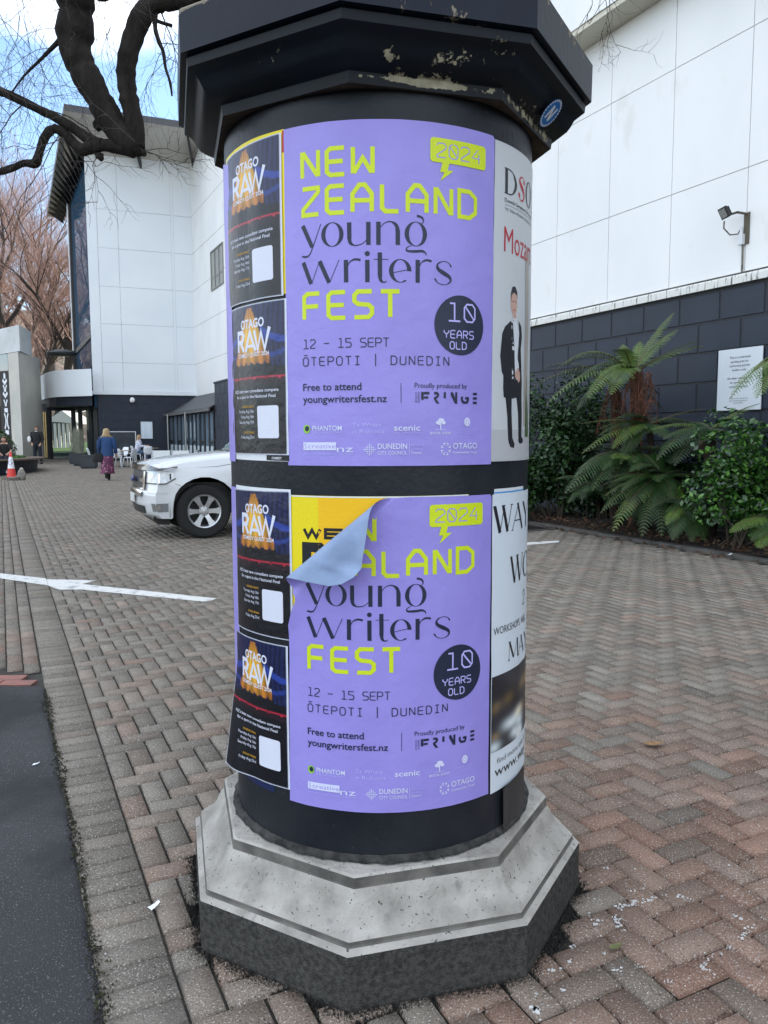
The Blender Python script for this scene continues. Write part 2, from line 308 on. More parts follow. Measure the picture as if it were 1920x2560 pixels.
# fallen leaves and scraps
def dry_leaf(px, py, s, rz, col, label):
    mb = MB(); P = gnd(px, py)
    prof = [(-1, 0), (-.6, .32), (-.1, .45), (.4, .3), (1, 0), (.4, -.28), (-.1, -.42), (-.6, -.3)]
    vs = [(x * s, y * s, .012 + .35 * s * y * y + .12 * s * x * x) for x, y in prof] + [(0, 0, .008), (-1.5 * s, .1 * s, .006), (-1.5 * s, .02 * s, .006)]
    mb.add(vs, [(i, (i + 1) % 8, 8) for i in range(8)] + [(0, 9, 10)])
    o = mb.build('fallen_leaf', mat('fallen leaf', col, .6, tuple(q * .6 for q in col), 60), smooth=True); o.location = P; o.rotation_euler = (0, 0, rz); tag(o, label, 'leaf')
dry_leaf(1635, 1866, .055, .2, (.30, .17, .07), 'curled tan fallen leaf lying on the grey herringbone paving right of the pillar')
dry_leaf(1540, 2376, .026, .5, (.14, .15, .05), 'small green and brown fallen leaf on reddish pavers near the plinth')
dry_leaf(575, 1706, .03, 2.0, (.25, .13, .06), 'small brown fallen leaf left of the lower comedy poster')
dry_leaf(180, 1523, .04, 1.0, (.16, .07, .05), 'dark red fallen leaf just below the white painted line')
def scrap(px, py, s, rz, label, z=0.0):
    mb = MB(); n = 6; vs = [(s * (i / n - .5), s * .7 * (j / 2 - .5) * (1 - .5 * (i / n)), .006 + .3 * s * (i / n) ** 2 + .05 * s * ((i * 3 + j) % 2)) for i in range(n + 1) for j in range(3)]
    mb.add(vs, [(i * 3 + j, i * 3 + j + 1, i * 3 + j + 4, i * 3 + j + 3) for i in range(n) for j in range(2)])
    o = mb.build('paper_scrap', mat('white paper scrap', (.75, .8, .84), .6)); o.location = gnd(px, py, z); o.rotation_euler = (0, 0, rz); tag(o, label, 'litter')
scrap(386, 2271, .034, .8, 'crumpled white paper scrap on the pavers between asphalt and plinth')
scrap(91, 1914, .03, .1, 'flat pale scrap lying on the asphalt')
scrap(1825, 1388, .05, .3, 'white scrap on the garden kerb below the right-hand shrub', .06)
mb = MB(); mb.ell((0, 0, .012), (.017, .012, .012), 9, 6)
o = mb.build('pebble', mat('grey pebble', (.10, .11, .12), .6, (.2, .2, .2), 60), smooth=True); o.location = gnd(1246, 2448); o.location.z = .004; tag(o, 'small grey pebble against the foot of the octagonal plinth', 'stone')
# ------------------------------------------------------------------ the advertising pillar
PH = R_(-7.7); RP = .45614; TH0 = -.5557
def octr(Rv, z): return [(Rv * math.sin(PH + k * math.pi / 4), -Rv * math.cos(PH + k * math.pi / 4), z) for k in range(8)]
def worn(name, base, chip, spec, rough):
    """paint with flaked patches: chip colour shows where noise plus a hand-placed wear map is high"""
    m = mat(name, base, rough, spec=.16); t = m.node_tree; l = t.links.new; b = t.nodes['Principled BSDF']
    tcn = t.nodes.new('ShaderNodeTexCoord'); sep = t.nodes.new('ShaderNodeSeparateXYZ'); l(tcn.outputs['Object'], sep.inputs[0])
    def mth(op, a, b_=None, c=None):
        n = t.nodes.new('ShaderNodeMath'); n.operation = op
        for i, q in enumerate((a, b_, c)):
            if q is None: continue
            if isinstance(q, (int, float)): n.inputs[i].default_value = q
            else: l(q, n.inputs[i])
        return n.outputs[0]
    def gauss(sock, c, s_): d = mth('DIVIDE', mth('SUBTRACT', sock, c), s_); return mth('POWER', 2.718, mth('MULTIPLY', mth('MULTIPLY', d, d), -1))
    tot = None
    for (sc, stretch, amt) in spec['noise']:
        mpn = t.nodes.new('ShaderNodeMapping'); mpn.inputs['Scale'].default_value = stretch; l(tcn.outputs['Object'], mpn.inputs['Vector'])
        n = t.nodes.new('ShaderNodeTexNoise'); n.inputs['Scale'].default_value = sc; n.inputs['Detail'].default_value = 7; n.inputs['Roughness'].default_value = .62; l(mpn.outputs['Vector'], n.inputs['Vector'])
        q = mth('MULTIPLY', n.outputs['Fac'], amt); tot = q if tot is None else mth('ADD', tot, q)
    for (cx, sx, cz, sz, amt) in spec['wear']:
        gq = mth('MULTIPLY', gauss(sep.outputs['X'], cx, sx), gauss(sep.outputs['Z'], cz, sz)); tot = mth('ADD', tot, mth('MULTIPLY', gq, amt))
    r = t.nodes.new('ShaderNodeMapRange'); r.inputs['From Min'].default_value = spec['thr']; r.inputs['From Max'].default_value = spec['thr'] + spec.get('soft', .02); l(tot, r.inputs['Value'])
    n = t.nodes.new('ShaderNodeTexNoise'); n.inputs['Scale'].default_value = 45; n.inputs['Detail'].default_value = 5; l(tcn.outputs['Object'], n.inputs['Vector'])
    cm = t.nodes.new('ShaderNodeMix'); cm.data_type = 'RGBA'; l(n.outputs['Fac'], cm.inputs['Factor']); cm.inputs['A'].default_value = (*[q * .45 for q in chip], 1); cm.inputs['B'].default_value = (*[q * 1.35 for q in chip], 1)
    n2_ = t.nodes.new('ShaderNodeTexNoise'); n2_.inputs['Scale'].default_value = 7; n2_.inputs['Detail'].default_value = 6; l(tcn.outputs['Object'], n2_.inputs['Vector'])
    pm = t.nodes.new('ShaderNodeMix'); pm.data_type = 'RGBA'; l(n2_.outputs['Fac'], pm.inputs['Factor']); pm.inputs['A'].default_value = (*[q * .6 for q in base], 1); pm.inputs['B'].default_value = (*[q * 1.5 for q in base], 1)
    k = t.nodes.new('ShaderNodeMix'); k.data_type = 'RGBA'; l(r.outputs['Result'], k.inputs['Factor']); l(pm.outputs['Result'], k.inputs['A']); l(cm.outputs['Result'], k.inputs['B']); l(k.outputs['Result'], b.inputs['Base Color'])
    rg = t.nodes.new('ShaderNodeMapRange'); rg.inputs['To Min'].default_value = rough; rg.inputs['To Max'].default_value = .9; l(r.outputs['Result'], rg.inputs['Value']); l(rg.outputs['Result'], b.inputs['Roughness'])
    bn = t.nodes.new('ShaderNodeBump'); bn.inputs['Distance'].default_value = .002; hh = mth('SUBTRACT', mth('MULTIPLY', n.outputs['Fac'], .35), r.outputs['Result']); l(hh, bn.inputs['Height']); l(bn.outputs['Normal'], b.inputs['Normal'])
    return m
CORN = worn('flaking black cornice paint', (.005, .0075, .011), (.34, .31, .22), dict(noise=[(9, (1, 1, 1), .40), (42, (1, 1, 1), .40), (120, (1, 1, 1), .20)], thr=.640, wear=[(.13, .10, 2.288, .014, .20), (.06, .25, 2.286, .008, .16), (.16, .06, 2.335, .03, .13), (.03, .035, 2.315, .02, .16), (.30, .05, 2.36, .04, .10), (.44, .1, 2.285, .02, .20), (-.30, .06, 2.345, .02, .06)]), .45)
FASC = worn('weathered black fascia paint', (.008, .012, .021), (.24, .21, .17), dict(noise=[(10, (3, 3, .55), .6), (40, (1.5, 1.5, .8), .4)], thr=.63, wear=[(.05, .035, 2.44, .12, .13), (.17, .07, 2.44, .12, .11), (.48, .12, 2.49, .025, .13), (-.52, .14, 2.50, .012, .3), (-.3, .3, 2.502, .008, .2)]), .4)
CONC = mat('pale cast concrete', (.40, .38, .345), .8, (.235, .22, .195), 9, .36, .66, bump=.004, bscale=95, col3=(.035, .033, .032), scale3=105, lo3=.655, hi3=.68, streak=(12, (2.4, 2.4, .30), .58, .80, (.16, .152, .142)))
DARKC = mat('black grimy exposed aggregate', (.038, .0365, .034), .95, (.082, .079, .073), 70, bump=.009, bscale=200, col3=(.12, .118, .11), scale3=210, lo3=.64, hi3=.72, spec=.15)
GRIME = mat('grimy concrete arris', (.15, .14, .125), .9, (.07, .066, .06), 12, bump=.003, bscale=90)
UNDER = mat('rough brown underside concrete', (.075, .058, .04), .95, (.022, .017, .012), 14, bump=.008, bscale=60)
SHAFT = mat('black painted shaft', (.009, .011, .016), .42, (.019, .021, .026), 5, bump=.0016, bscale=55, col3=(.07, .07, .068), scale3=150, lo3=.70, hi3=.74, spec=.2)
pil = empty('advertising_pillar', (0, 0, 0), 0, 'round black concrete poster column with octagonal flaking cornice and pale octagonal plinth', 'poster column')
base = [(.635, -.02), (.635, .147), (.617, .1575)]
cove = [(.6175, .158), (.6135, .160), (.6135, .172), (.606, .181), (.594, .189), (.579, .197), (.566, .207), (.557, .220), (.550, .236), (.542, .251), (.532, .264), (.5305, .266), (.529, .292), (.524, .297), (.44, .302)]
mb = MB(); mb.loft([octr(*q) for q in base[:2]], 1, cap=False); mb.loft([octr(*q) for q in base[1:]], 0, cap=False); mb.loft([octr(*q) for q in cove[:3]], 2, cap=False); mb.loft([octr(*q) for q in cove[2:11]], 0, cap=False); mb.loft([octr(*q) for q in cove[10:13]], 2, cap=False); mb.loft([octr(*q) for q in cove[12:]], 0, cap=False)
plinth = mb.build('plinth', [CONC, DARKC, GRIME], pil, angle=28)
mod = plinth.modifiers.new('edge', 'BEVEL'); mod.width = .004; mod.segments = 2; mod.limit_method = 'ANGLE'; mod.angle_limit = R_(30)
mb = MB(); n = 256
mb.loft([[(RP * math.sin(2 * math.pi * i / n) * r_, -RP * math.cos(2 * math.pi * i / n) * r_, z) for i in range(n)] for r_, z in ((1, .28), (1, .6), (1, 1.3), (1, 2.0), (1, 2.31))], cap=False)
mb.build('shaft', SHAFT, pil, smooth=True)
mb = MB(); rg = random.Random(4); rings = []
for dr, z in ((.004, .2975), (.018, .303), (.012, .312), (.001, .318)):
    rings.append([((RP + dr * (.8 + .5 * abs(float(n2(i * .31, z * 900, 8)))) + rg.uniform(-.001, .001)) * math.sin(2 * math.pi * i / n), -(RP + dr * (.8 + .5 * abs(float(n2(i * .31, z * 900, 8))))) * math.cos(2 * math.pi * i / n), z + rg.uniform(-.001, .001)) for i in range(n)])
mb.loft(rings, cap=False); mb.build('mortar_ring', mat('dirty mortar fillet', (.05, .048, .045), .95, (.012, .012, .012), 30, bump=.004, bscale=120), pil, smooth=True)
corn = empty('cornice', (0, 0, 0)); corn.parent = pil
soffit = [(.40, 2.281), (.463, 2.277), (.505, 2.271), (.511, 2.2695)]
prof = [(.511, 2.2695), (.5145, 2.295), (.519, 2.2985), (.540, 2.304), (.556, 2.314), (.567, 2.328), (.576, 2.344), (.588, 2.357), (.603, 2.364), (.606, 2.366), (.608, 2.387)]
fas = [(.600, 2.388), (.600, 2.393), (.6245, 2.3945)]; fas2 = [(.6245, 2.3945), (.626, 2.496), (.619, 2.503)]; top = [(.619, 2.503), (.42, 2.56), (.05, 2.63), (.0, 2.635)]
mb = MB(); mb.loft([octr(*q) for q in soffit], 1, cap=False); mb.loft([octr(*q) for q in prof], 0, cap=False)
mb.build('moulding', [CORN, UNDER], corn, angle=28)
mb = MB(); mb.loft([octr(*q) for q in [(.608, 2.387)] + fas], 0, cap=False); mb.loft([octr(*q) for q in fas2], 0, cap=False)
o = mb.build('fascia', [FASC], corn, angle=28)
mb = MB(); mb.loft([octr(*q) for q in top], 0, cap=False); mb.build('cap', [FASC], corn)
# moss and grit packed against the foot of the plinth
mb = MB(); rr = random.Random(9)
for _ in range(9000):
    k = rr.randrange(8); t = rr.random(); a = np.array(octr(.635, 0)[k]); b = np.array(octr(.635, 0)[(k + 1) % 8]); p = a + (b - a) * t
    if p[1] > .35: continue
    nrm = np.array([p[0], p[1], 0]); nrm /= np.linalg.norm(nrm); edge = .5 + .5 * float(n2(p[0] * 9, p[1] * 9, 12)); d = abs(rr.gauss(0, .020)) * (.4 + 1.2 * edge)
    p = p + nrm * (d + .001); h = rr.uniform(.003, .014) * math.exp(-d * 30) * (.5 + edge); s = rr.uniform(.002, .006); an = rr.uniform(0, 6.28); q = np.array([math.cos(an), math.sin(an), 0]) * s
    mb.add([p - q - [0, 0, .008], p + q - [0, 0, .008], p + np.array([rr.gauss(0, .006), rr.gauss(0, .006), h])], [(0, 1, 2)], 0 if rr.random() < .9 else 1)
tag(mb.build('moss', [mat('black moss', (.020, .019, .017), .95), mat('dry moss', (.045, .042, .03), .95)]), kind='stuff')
# ------------------------------------------------------------------ posters
def techno(ch):
    """octagonal display letters as centre lines in a unit box"""
    G = {'N': [[(0, 0), (0, 1)], [(1, 0), (1, 1)], [(.04, .98), (.96, .02)]], 'E': [[(1, 1), (.2, 1), (0, .88), (0, .12), (.2, 0), (1, 0)], [(.06, .5), (.92, .5)]],
         'W': [[(0, 1), (0, 0)], [(1, 1), (1, 0)], [(.05, .03), (.5, .58), (.95, .03)]], 'Z': [[(0, 1), (.98, 1), (.98, .84), (.03, .2), (.03, 0), (1, 0)]],
         'A': [[(0, 0), (0, .66), (.36, 1), (.64, 1), (1, .66), (1, 0)], [(.06, .42), (.94, .42)]], 'L': [[(0, 1), (0, .13), (.2, 0), (1, 0)]],
         'D': [[(.3, 0), (0, 0), (0, 1), (.62, 1), (1, .78), (1, .22), (.62, 0), (.3, 0)]], 'F': [[(1, 1), (.22, 1), (0, .88), (0, 0)], [(.06, .5), (.92, .5)]],
         'S': [[(1, 1), (.2, 1), (0, .86), (0, .64), (.2, .52), (.8, .48), (1, .36), (1, .14), (.8, 0), (0, 0)]], 'T': [[(0, 1), (1, 1)], [(.5, .97), (.5, 0)]],
         '2': [[(0, .84), (.2, 1), (.8, 1), (1, .84), (1, .66), (.05, .16), (.05, 0), (1, 0)]], '0': [[(.5, 0), (.24, 0), (0, .2), (0, .8), (.24, 1), (.76, 1), (1, .8), (1, .2), (.76, 0), (.5, 0)], [(.1, .86), (.9, .14)]],
         '4': [[(.72, 1), (.0, .36), (1, .36)], [(.84, .7), (.84, 0)]], '1': [[(.1, 1), (.5, 1), (.5, .06)], [(0, 0), (1, 0)]], '5': [[(1, 1), (.04, 1), (.04, .6), (.8, .54), (1, .4), (1, .14), (.8, 0), (0, 0)]],
         'P': [[(0, 0), (0, 1), (.76, 1), (1, .86), (1, .6), (.76, .46), (.04, .46)]], 'O': [[(.5, 0), (.26, 0), (0, .2), (0, .8), (.26, 1), (.74, 1), (1, .8), (1, .2), (.74, 0), (.5, 0)]],
         'I': [[(.12, 1), (.88, 1)], [(.5, .96), (.5, .04)], [(.12, 0), (.88, 0)]], 'U': [[(0, 1), (0, .14), (.22, 0), (.78, 0), (1, .14), (1, 1)]], 'Y': [[(0, 1), (0, .76), (.5, .46), (1, .76), (1, 1)], [(.5, .43), (.5, 0)]],
         'R': [[(0, 0), (0, 1), (.76, 1), (1, .86), (1, .62), (.76, .48), (.04, .48)], [(.5, .46), (1, 0)]], '-': [[(0, .5), (1, .5)]], '|': [[(.5, 1.25), (.5, -.2)]]}
    if ch == 'Ō': return G['O'] + [[(.15, 1.28), (.85, 1.28)]]
    return G.get(ch, [])
class Print:
    """flat artwork in poster coordinates (u along the paper, v up); every stroke gets its own hair-thin layer"""
    def __init__(s): s.p = []; s.k = 0
    def poly(s, pts, m, lay=None):
        if lay is None: s.k += 1; lay = 1 + .02 * s.k
        s.p.append(([tuple(q) for q in pts], m, lay)); return lay
    def rect(s, u0, v0, u1, v1, m): return s.poly([(u0, v0), (u1, v0), (u1, v1), (u0, v1)], m)
    def disc(s, cu, cv, ru, rv, m, n=48): return s.poly([(cu + ru * math.cos(2 * math.pi * i / n), cv + rv * math.sin(2 * math.pi * i / n)) for i in range(n)], m)
    def rrect(s, u0, v0, u1, v1, r, m):
        pts = []
        for cx, cy, a0 in ((u1 - r, v1 - r, 0), (u0 + r, v1 - r, 90), (u0 + r, v0 + r, 180), (u1 - r, v0 + r, 270)): pts += [(cx + r * math.cos(R_(a0 + 15 * i)), cy + r * math.sin(R_(a0 + 15 * i))) for i in range(7)]
        return s.poly(pts, m)
    def ribbon(s, pts, wid, m, smooth=False):
        pts = [np.array(q, float) for q in pts]
        if not hasattr(wid, '__len__'): wid = [wid] * len(pts)
        if smooth:
            P, W = [], []
            for i in range(len(pts) - 1):
                p0, p1, p2, p3 = pts[max(i - 1, 0)], pts[i], pts[i + 1], pts[min(i + 2, len(pts) - 1)]
                for t in np.linspace(0, 1, 8, endpoint=False): P.append(.5 * (2 * p1 + (p2 - p0) * t + (2 * p0 - 5 * p1 + 4 * p2 - p3) * t * t + (3 * p1 - p0 - 3 * p2 + p3) * t ** 3)); W.append(wid[i] + (wid[i + 1] - wid[i]) * (3 * t * t - 2 * t ** 3))
            pts = P + [pts[-1]]; wid = W + [wid[-1]]
        s.k += 1; lay = 1 + .02 * s.k; k = len(pts); Lf, Rt = [], []
        for i in range(k):
            d0 = pts[i] - pts[i - 1] if i else pts[1] - pts[0]; d1 = pts[i + 1] - pts[i] if i < k - 1 else d0
            d0 = d0 / (np.linalg.norm(d0) + 1e-12); d1 = d1 / (np.linalg.norm(d1) + 1e-12)
            n0 = np.array([-d0[1], d0[0]]); n1 = np.array([-d1[1], d1[0]]); nn = n0 + n1; nn = nn / (np.linalg.norm(nn) + 1e-12); f = min(1 / max(nn @ n0, .35), 1.8)
            Lf.append(pts[i] + nn * f * wid[i] / 2); Rt.append(pts[i] - nn * f * wid[i] / 2)
        for i in range(k - 1): s.p.append(([tuple(Rt[i]), tuple(Rt[i + 1]), tuple(Lf[i + 1]), tuple(Lf[i])], m, lay))
    def tech(s, word, u0, v0, pitch, w, h, t, m, slope=0):
        for i, ch in enumerate(word):
            x0 = u0 + i * pitch
            for line in techno(ch): s.ribbon([(x0 + t / 2 + q[0] * (w - t), v0 + t / 2 + q[1] * (h - t) + slope * (x0 - u0)) for q in line], t, m)
    def text(s, body, u0, v0, w=None, h=None, m=0, bold=0.0, right=False, cx=False, slope=0, rot=False):
        vs, fs = text_faces(body, bold)
        if not vs: return
        a = np.array(vs); lo = a.min(0); hi = a.max(0); cap = .70
        sy = (h / cap) if h else None; sx = (w / (hi[0] - lo[0])) if w else sy
        if sy is None: sy = sx
        wd = (hi[0] - lo[0]) * sx; off = -wd if right else (-wd / 2 if cx else 0)
        s.k += 1; lay = 1 + .02 * s.k
        for f in fs:
            pts = []
            for i in f:
                x = (a[i, 0] - lo[0]) * sx + off; y = a[i, 1] * sy
                pts.append((u0 - y, v0 + x) if rot else (u0 + x, v0 + y + slope * x))
            s.p.append((pts, m, lay))
    def bm(s, grid=.02, extra=None):
        bm = bmesh.new(); lay = bm.faces.layers.float.new('lay'); b0 = bm.verts.layers.float.new('lay')
        for pts, m, z in s.p:
            try: f = bm.faces.new([bm.verts.new((u, v, z)) for u, v in pts]); f.material_index = m
            except ValueError: pass
        bmesh.ops.triangulate(bm, faces=[f for f in bm.faces if len(f.verts) > 3])
        us = [v.co.x for v in bm.verts]; vv = [v.co.y for v in bm.verts]
        for ax, lo, hi in ((0, min(us), max(us)), (1, min(vv), max(vv))):
            k = math.floor(lo / grid) + 1
            while k * grid < hi:
                co = [0, 0, 0]; no = [0, 0, 0]; co[ax] = k * grid; no[ax] = 1; x = k * grid
                fs = [f for f in bm.faces if min(v.co[ax] for v in f.verts) < x - 1e-6 and max(v.co[ax] for v in f.verts) > x + 1e-6]
                if fs:
                    es = {e for f in fs for e in f.edges}; vs = {v for f in fs for v in f.verts}
                    bmesh.ops.bisect_plane(bm, geom=list(vs) + list(es) + fs, dist=1e-7, plane_co=co, plane_no=no)
                k += 1
        return bm
def cylpt(u, v, h): t = TH0 + u / RP; r = RP + h; return (r * math.sin(t), -r * math.cos(t), v)
def wrinkle(seed, amp=.0010):
    return lambda u, v: amp * float(n2(u * 38, v * 16, seed) + .6 * n2(u * 13, v * 29, seed + 50)) + .4 * amp
def wrap(bm, base, wr, shape=None, flip=False):
    for v in bm.verts:
        u, w_, lay = v.co
        h = base + lay * .00045 if not flip else base - .0005
        if shape: P = shape(u, w_, h + wr(u, w_))
        else: P = cylpt(u, w_, h + wr(u, w_))
        v.co = P
def printed(name, pr, mats, base, wr, parent=None, shape=None, smooth=True, back=None, grid=.014):
    bm = pr.bm(grid); wrap(bm, base, wr, shape)
    if back is not None:
        pb = Print(); pb.p = [(q[0], back, 0) for q in pr.p if q[2] == 0]; b2 = pb.bm(grid); wrap(b2, base, wr, shape, flip=True)
        tmp = bpy.data.meshes.new('t'); b2.to_mesh(tmp); bm.from_mesh(tmp); b2.free(); bpy.data.meshes.remove(tmp)
    me = bpy.data.meshes.new(name)
    for f in bm.faces: f.smooth = smooth
    bm.normal_update(); bm.to_mesh(me); bm.free()
    for q in mats: me.materials.append(q)
    return link(name, me, parent)
def ink(name, col, rough=.42): return mat(name, col, rough, spec=.35, bump=.0005, bscale=150)
PURPLE = mat('purple poster paper', (.298, .255, .665), .40, (.272, .231, .62), 7, spec=.4, bump=.0016, bscale=42); LIME = ink('lime ink', (.56, .66, .015)); NAVY = ink('navy ink', (.014, .020, .045)); WHITE = ink('white ink', (.60, .62, .80)); PALE = ink('pale lilac ink', (.44, .42, .80))
GREENI = ink('green ink', (.25, .5, .06)); PAPERB = mat('bluish poster back', (.25, .335, .50), .7, (.19, .26, .41), 11, bump=.001, bscale=60)
PM = [PURPLE, LIME, NAVY, WHITE, PALE, GREENI, PAPERB]
def festival(dv, seed, base, label, outline, shape=None, skip=lambda u, v: False, back=None, grid=.01):
    """dv: how far below the upper poster this one hangs"""
    pr = Print(); pr.p.append((outline, 0, 0)); wr = wrinkle(seed)
    t = .0112
    def row(word, xs, v0, v1):
        for ch, (a, b) in zip(word, xs):
            for line in techno(ch): pr.ribbon([(a + t / 2 + q[0] * (b - a - t), v0 - dv + t / 2 + q[1] * (v1 - v0 - t)) for q in line], t, 1)
    row('NEW', ((.053, .1083), (.120, .1755), (.186, .2453)), 2.0715, 2.1455)
    row('ZEALAND', ((.053, .108), (.119, .1742), (.184, .2428), (.2568, .3084), (.3203, .3793), (.3919, .4469), (.4583, .5196)), 1.9805, 2.0555)
    row('FEST', ((.0533, .1074), (.120, .175), (.1869, .242), (.253, .3105)), 1.7245, 1.7985)
    # young writers: thick and hairline strokes
    K, H_ = .0108, .0016
    def rb(pts, wd, sm=True): pr.ribbon([(u, v - dv) for u, v in pts], wd, 2, sm)
    def bowl(cu, cv, ru, rv, k=K, gap=None):
        n = 40; so = [(cu + ru * math.cos(2 * math.pi * i / n), cv + rv * math.sin(2 * math.pi * i / n)) for i in range(n + 1)]; si = [(cu + (ru - k) * math.cos(2 * math.pi * i / n), cv + (rv - H_) * math.sin(2 * math.pi * i / n)) for i in range(n + 1)]
        pr.k += 1
        for i in range(n):
            if gap and gap[0] <= i < gap[1]: continue
            pr.p.append(([(u, v - dv) for u, v in (si[i], so[i], so[i + 1], si[i + 1])], 2, 1 + .02 * pr.k))
    rb([(.058, 1.962), (.084, 1.907)], [K, K * .95], False); rb([(.108, 1.962), (.086, 1.908), (.076, 1.889), (.066, 1.885), (.0555, 1.8868)], [H_, H_ * 1.5, .003, .005, .004])
    bowl(.1378, 1.934, .0288, .0295)
    rb([(.181, 1.961), (.181, 1.925)], K, False); rb([(.181, 1.926), (.1835, 1.912), (.195, 1.9052), (.213, 1.9085), (.227, 1.921)], [K, K * .75, .003, .002, H_]); rb([(.2285, 1.961), (.2285, 1.9055)], K, False)
    rb([(.2532, 1.961), (.2532, 1.9055)], K, False); rb([(.256, 1.944), (.267, 1.957), (.283, 1.9615), (.297, 1.953), (.3008, 1.938), (.3008, 1.930)], [H_, .002, .003, K * .75, K, K]); rb([(.3008, 1.931), (.3008, 1.9055)], K, False)
    bowl(.3465, 1.9335, .0285, .0298); rb([(.349, 1.9775), (.361, 1.9745), (.366, 1.966), (.362, 1.959)], [.006, .0055, .003, .0015]); rb([(.334, 1.9055), (.323, 1.899), (.325, 1.892), (.345, 1.8915), (.362, 1.893), (.371, 1.889), (.373, 1.8827)], [.0015, .0025, .005, .0065, .006, .0035, .0015])
    rb([(.0585, 1.8715), (.0795, 1.8175)], [K, K * .95], False); rb([(.081, 1.818), (.103, 1.870)], H_, False); rb([(.1035, 1.8715), (.1285, 1.8175)], [K, K * .95], False); rb([(.130, 1.818), (.1545, 1.872)], H_, False)
    rb([(.172, 1.871), (.172, 1.8165)], K, False); rb([(.175, 1.850), (.181, 1.8645), (.194, 1.8715), (.2085, 1.8695)], [H_, .0025, .005, .0055])
    rb([(.2255, 1.8695), (.2255, 1.8155)], K, False); pr.disc(.2255, 1.8845 - dv, .0062, .0062, 2, 20)
    rb([(.2565, 1.887), (.2565, 1.832)], K, False); rb([(.2565, 1.833), (.2585, 1.820), (.266, 1.8148), (.2735, 1.818)], [K, K * .7, .003, .0018]); rb([(.2415, 1.8705), (.277, 1.8705)], H_, False)
    bowl(.307, 1.843, .028, .0285, gap=(34, 40)); rb([(.288, 1.838), (.334, 1.848)], H_, False)
    rb([(.351, 1.871), (.351, 1.8155)], K, False); rb([(.354, 1.850), (.360, 1.8645), (.373, 1.8715), (.387, 1.8695)], [H_, .0025, .005, .0055])
    rb([(.4415, 1.860), (.434, 1.869), (.419, 1.8715), (.404, 1.864), (.405, 1.852), (.420, 1.843), (.436, 1.834), (.439, 1.823), (.425, 1.8145), (.406, 1.817), (.396, 1.828)], [.0045, .0018, .0016, .004, .0085, .0105, .0085, .004, .0016, .0018, .0045])
    # dates and addresses
    pr.tech('12 - 15 SEPT', .0545, 1.6558 - dv, .01895, .0165, .0240, .0024, 2); pr.tech('ŌTEPOTI | DUNEDIN', .0531, 1.6118 - dv, .02292, .0168, .0235, .0024, 2)
    pr.text('Free to attend', .053, 1.5502 - dv, w=.156, h=.0185, m=2, bold=.012); pr.text('youngwritersfest.nz', .0524, 1.5195 - dv, w=.2205, h=.0185, m=2, bold=.012); pr.rect(.3076, 1.5177 - dv, .3090, 1.5667 - dv, 2)
    pr.text('Proudly produced by', .3432, 1.5555 - dv, w=.1463, h=.0125, m=2); pr.text('ŌTEPOTI', .3495, 1.5185 - dv, w=.026, h=.0045, m=2, rot=True); pr.text('DUNEDIN', .3560, 1.5185 - dv, w=.026, h=.0045, m=2, rot=True)
    fu = lambda a, b, c, d_: pr.rect(a, 1.5165 + b - dv, c, 1.5165 + d_ - dv, 2)
    fu(.3600, .009, .3665, .029); fu(.3670, .0225, .382, .029); fu(.3670, .012, .379, .0175)
    pr.poly([(u, v - dv) for u, v in ((.3945, 1.5455), (.404, 1.5455), (.409, 1.540), (.406, 1.532), (.400, 1.5285), (.409, 1.5165), (.4015, 1.5165), (.394, 1.527), (.394, 1.5315), (.402, 1.536), (.401, 1.5395), (.3945, 1.5395))], 2)
    fu(.421, .0135, .427, .029); pr.poly([(u, v - dv) for u, v in ((.441, 1.5455), (.447, 1.5455), (.454, 1.530), (.454, 1.5455), (.460, 1.5455), (.460, 1.5165), (.4535, 1.5165), (.441, 1.538))], 2)
    pr.ribbon([(.4745, 1.535 - dv), (.474, 1.526 - dv), (.479, 1.520 - dv), (.490, 1.520 - dv), (.493, 1.526 - dv), (.493, 1.531 - dv), (.484, 1.531 - dv)], .006, 2); fu(.509, .0, .5225, .006); fu(.509, .0115, .5225, .0175); fu(.509, .023, .5225, .029)
    # sponsor rows
    pr.disc(.0615, 1.4525 - dv, .0098, .0115, 5, 20); pr.disc(.0625, 1.4535 - dv, .0062, .007, 2, 14); pr.text('PHANTOM', .078, 1.4485 - dv, w=.080, h=.0125, m=3, bold=.012); pr.text('BILLSTICKERS', .078, 1.4408 - dv, w=.080, h=.0052, m=4)
    pr.text('Te Whare', .1855, 1.4575 - dv, w=.073, h=.0105, m=4); pr.text('o Rukutia', .1855, 1.4405 - dv, w=.080, h=.0105, m=4)
    pr.text('scenic', .290, 1.4475 - dv, w=.0675, h=.0150, m=3, bold=.014); pr.text('Hotel Southern Cross', .290, 1.4402 - dv, w=.0675, h=.0045, m=4)
    for du, dvv, r_ in ((-.008, .006, .006), (.0, .012, .0075), (.008, .006, .006), (-.003, .004, .005), (.005, .013, .005)): pr.disc(.4125 + du, 1.4615 + dvv - dv, r_, r_ * .8, 3, 10)
    pr.rect(.411, 1.4505 - dv, .4140, 1.4640 - dv, 3); pr.rect(.398, 1.4490 - dv, .427, 1.4500 - dv, 3); pr.text('BOOK SHOP', .384, 1.4375 - dv, w=.058, h=.0068, m=3, bold=.01)
    pr.disc(.4905, 1.4695 - dv, .0095, .0115, 3, 20); pr.ribbon([(.4905 + .0045 * math.cos(q), 1.4695 - dv + .006 * math.sin(q)) for q in np.linspace(.6, 6.8, 12)], .0011, 0)
    pr.text('DUNEDIN   UNESCO', .459, 1.4482 - dv, w=.0625, h=.0035, m=4); pr.rect(.466, 1.4455 - dv, .515, 1.4460 - dv, 4); pr.text('CITY OF LITERATURE', .468, 1.4378 - dv, w=.045, h=.0032, m=4)
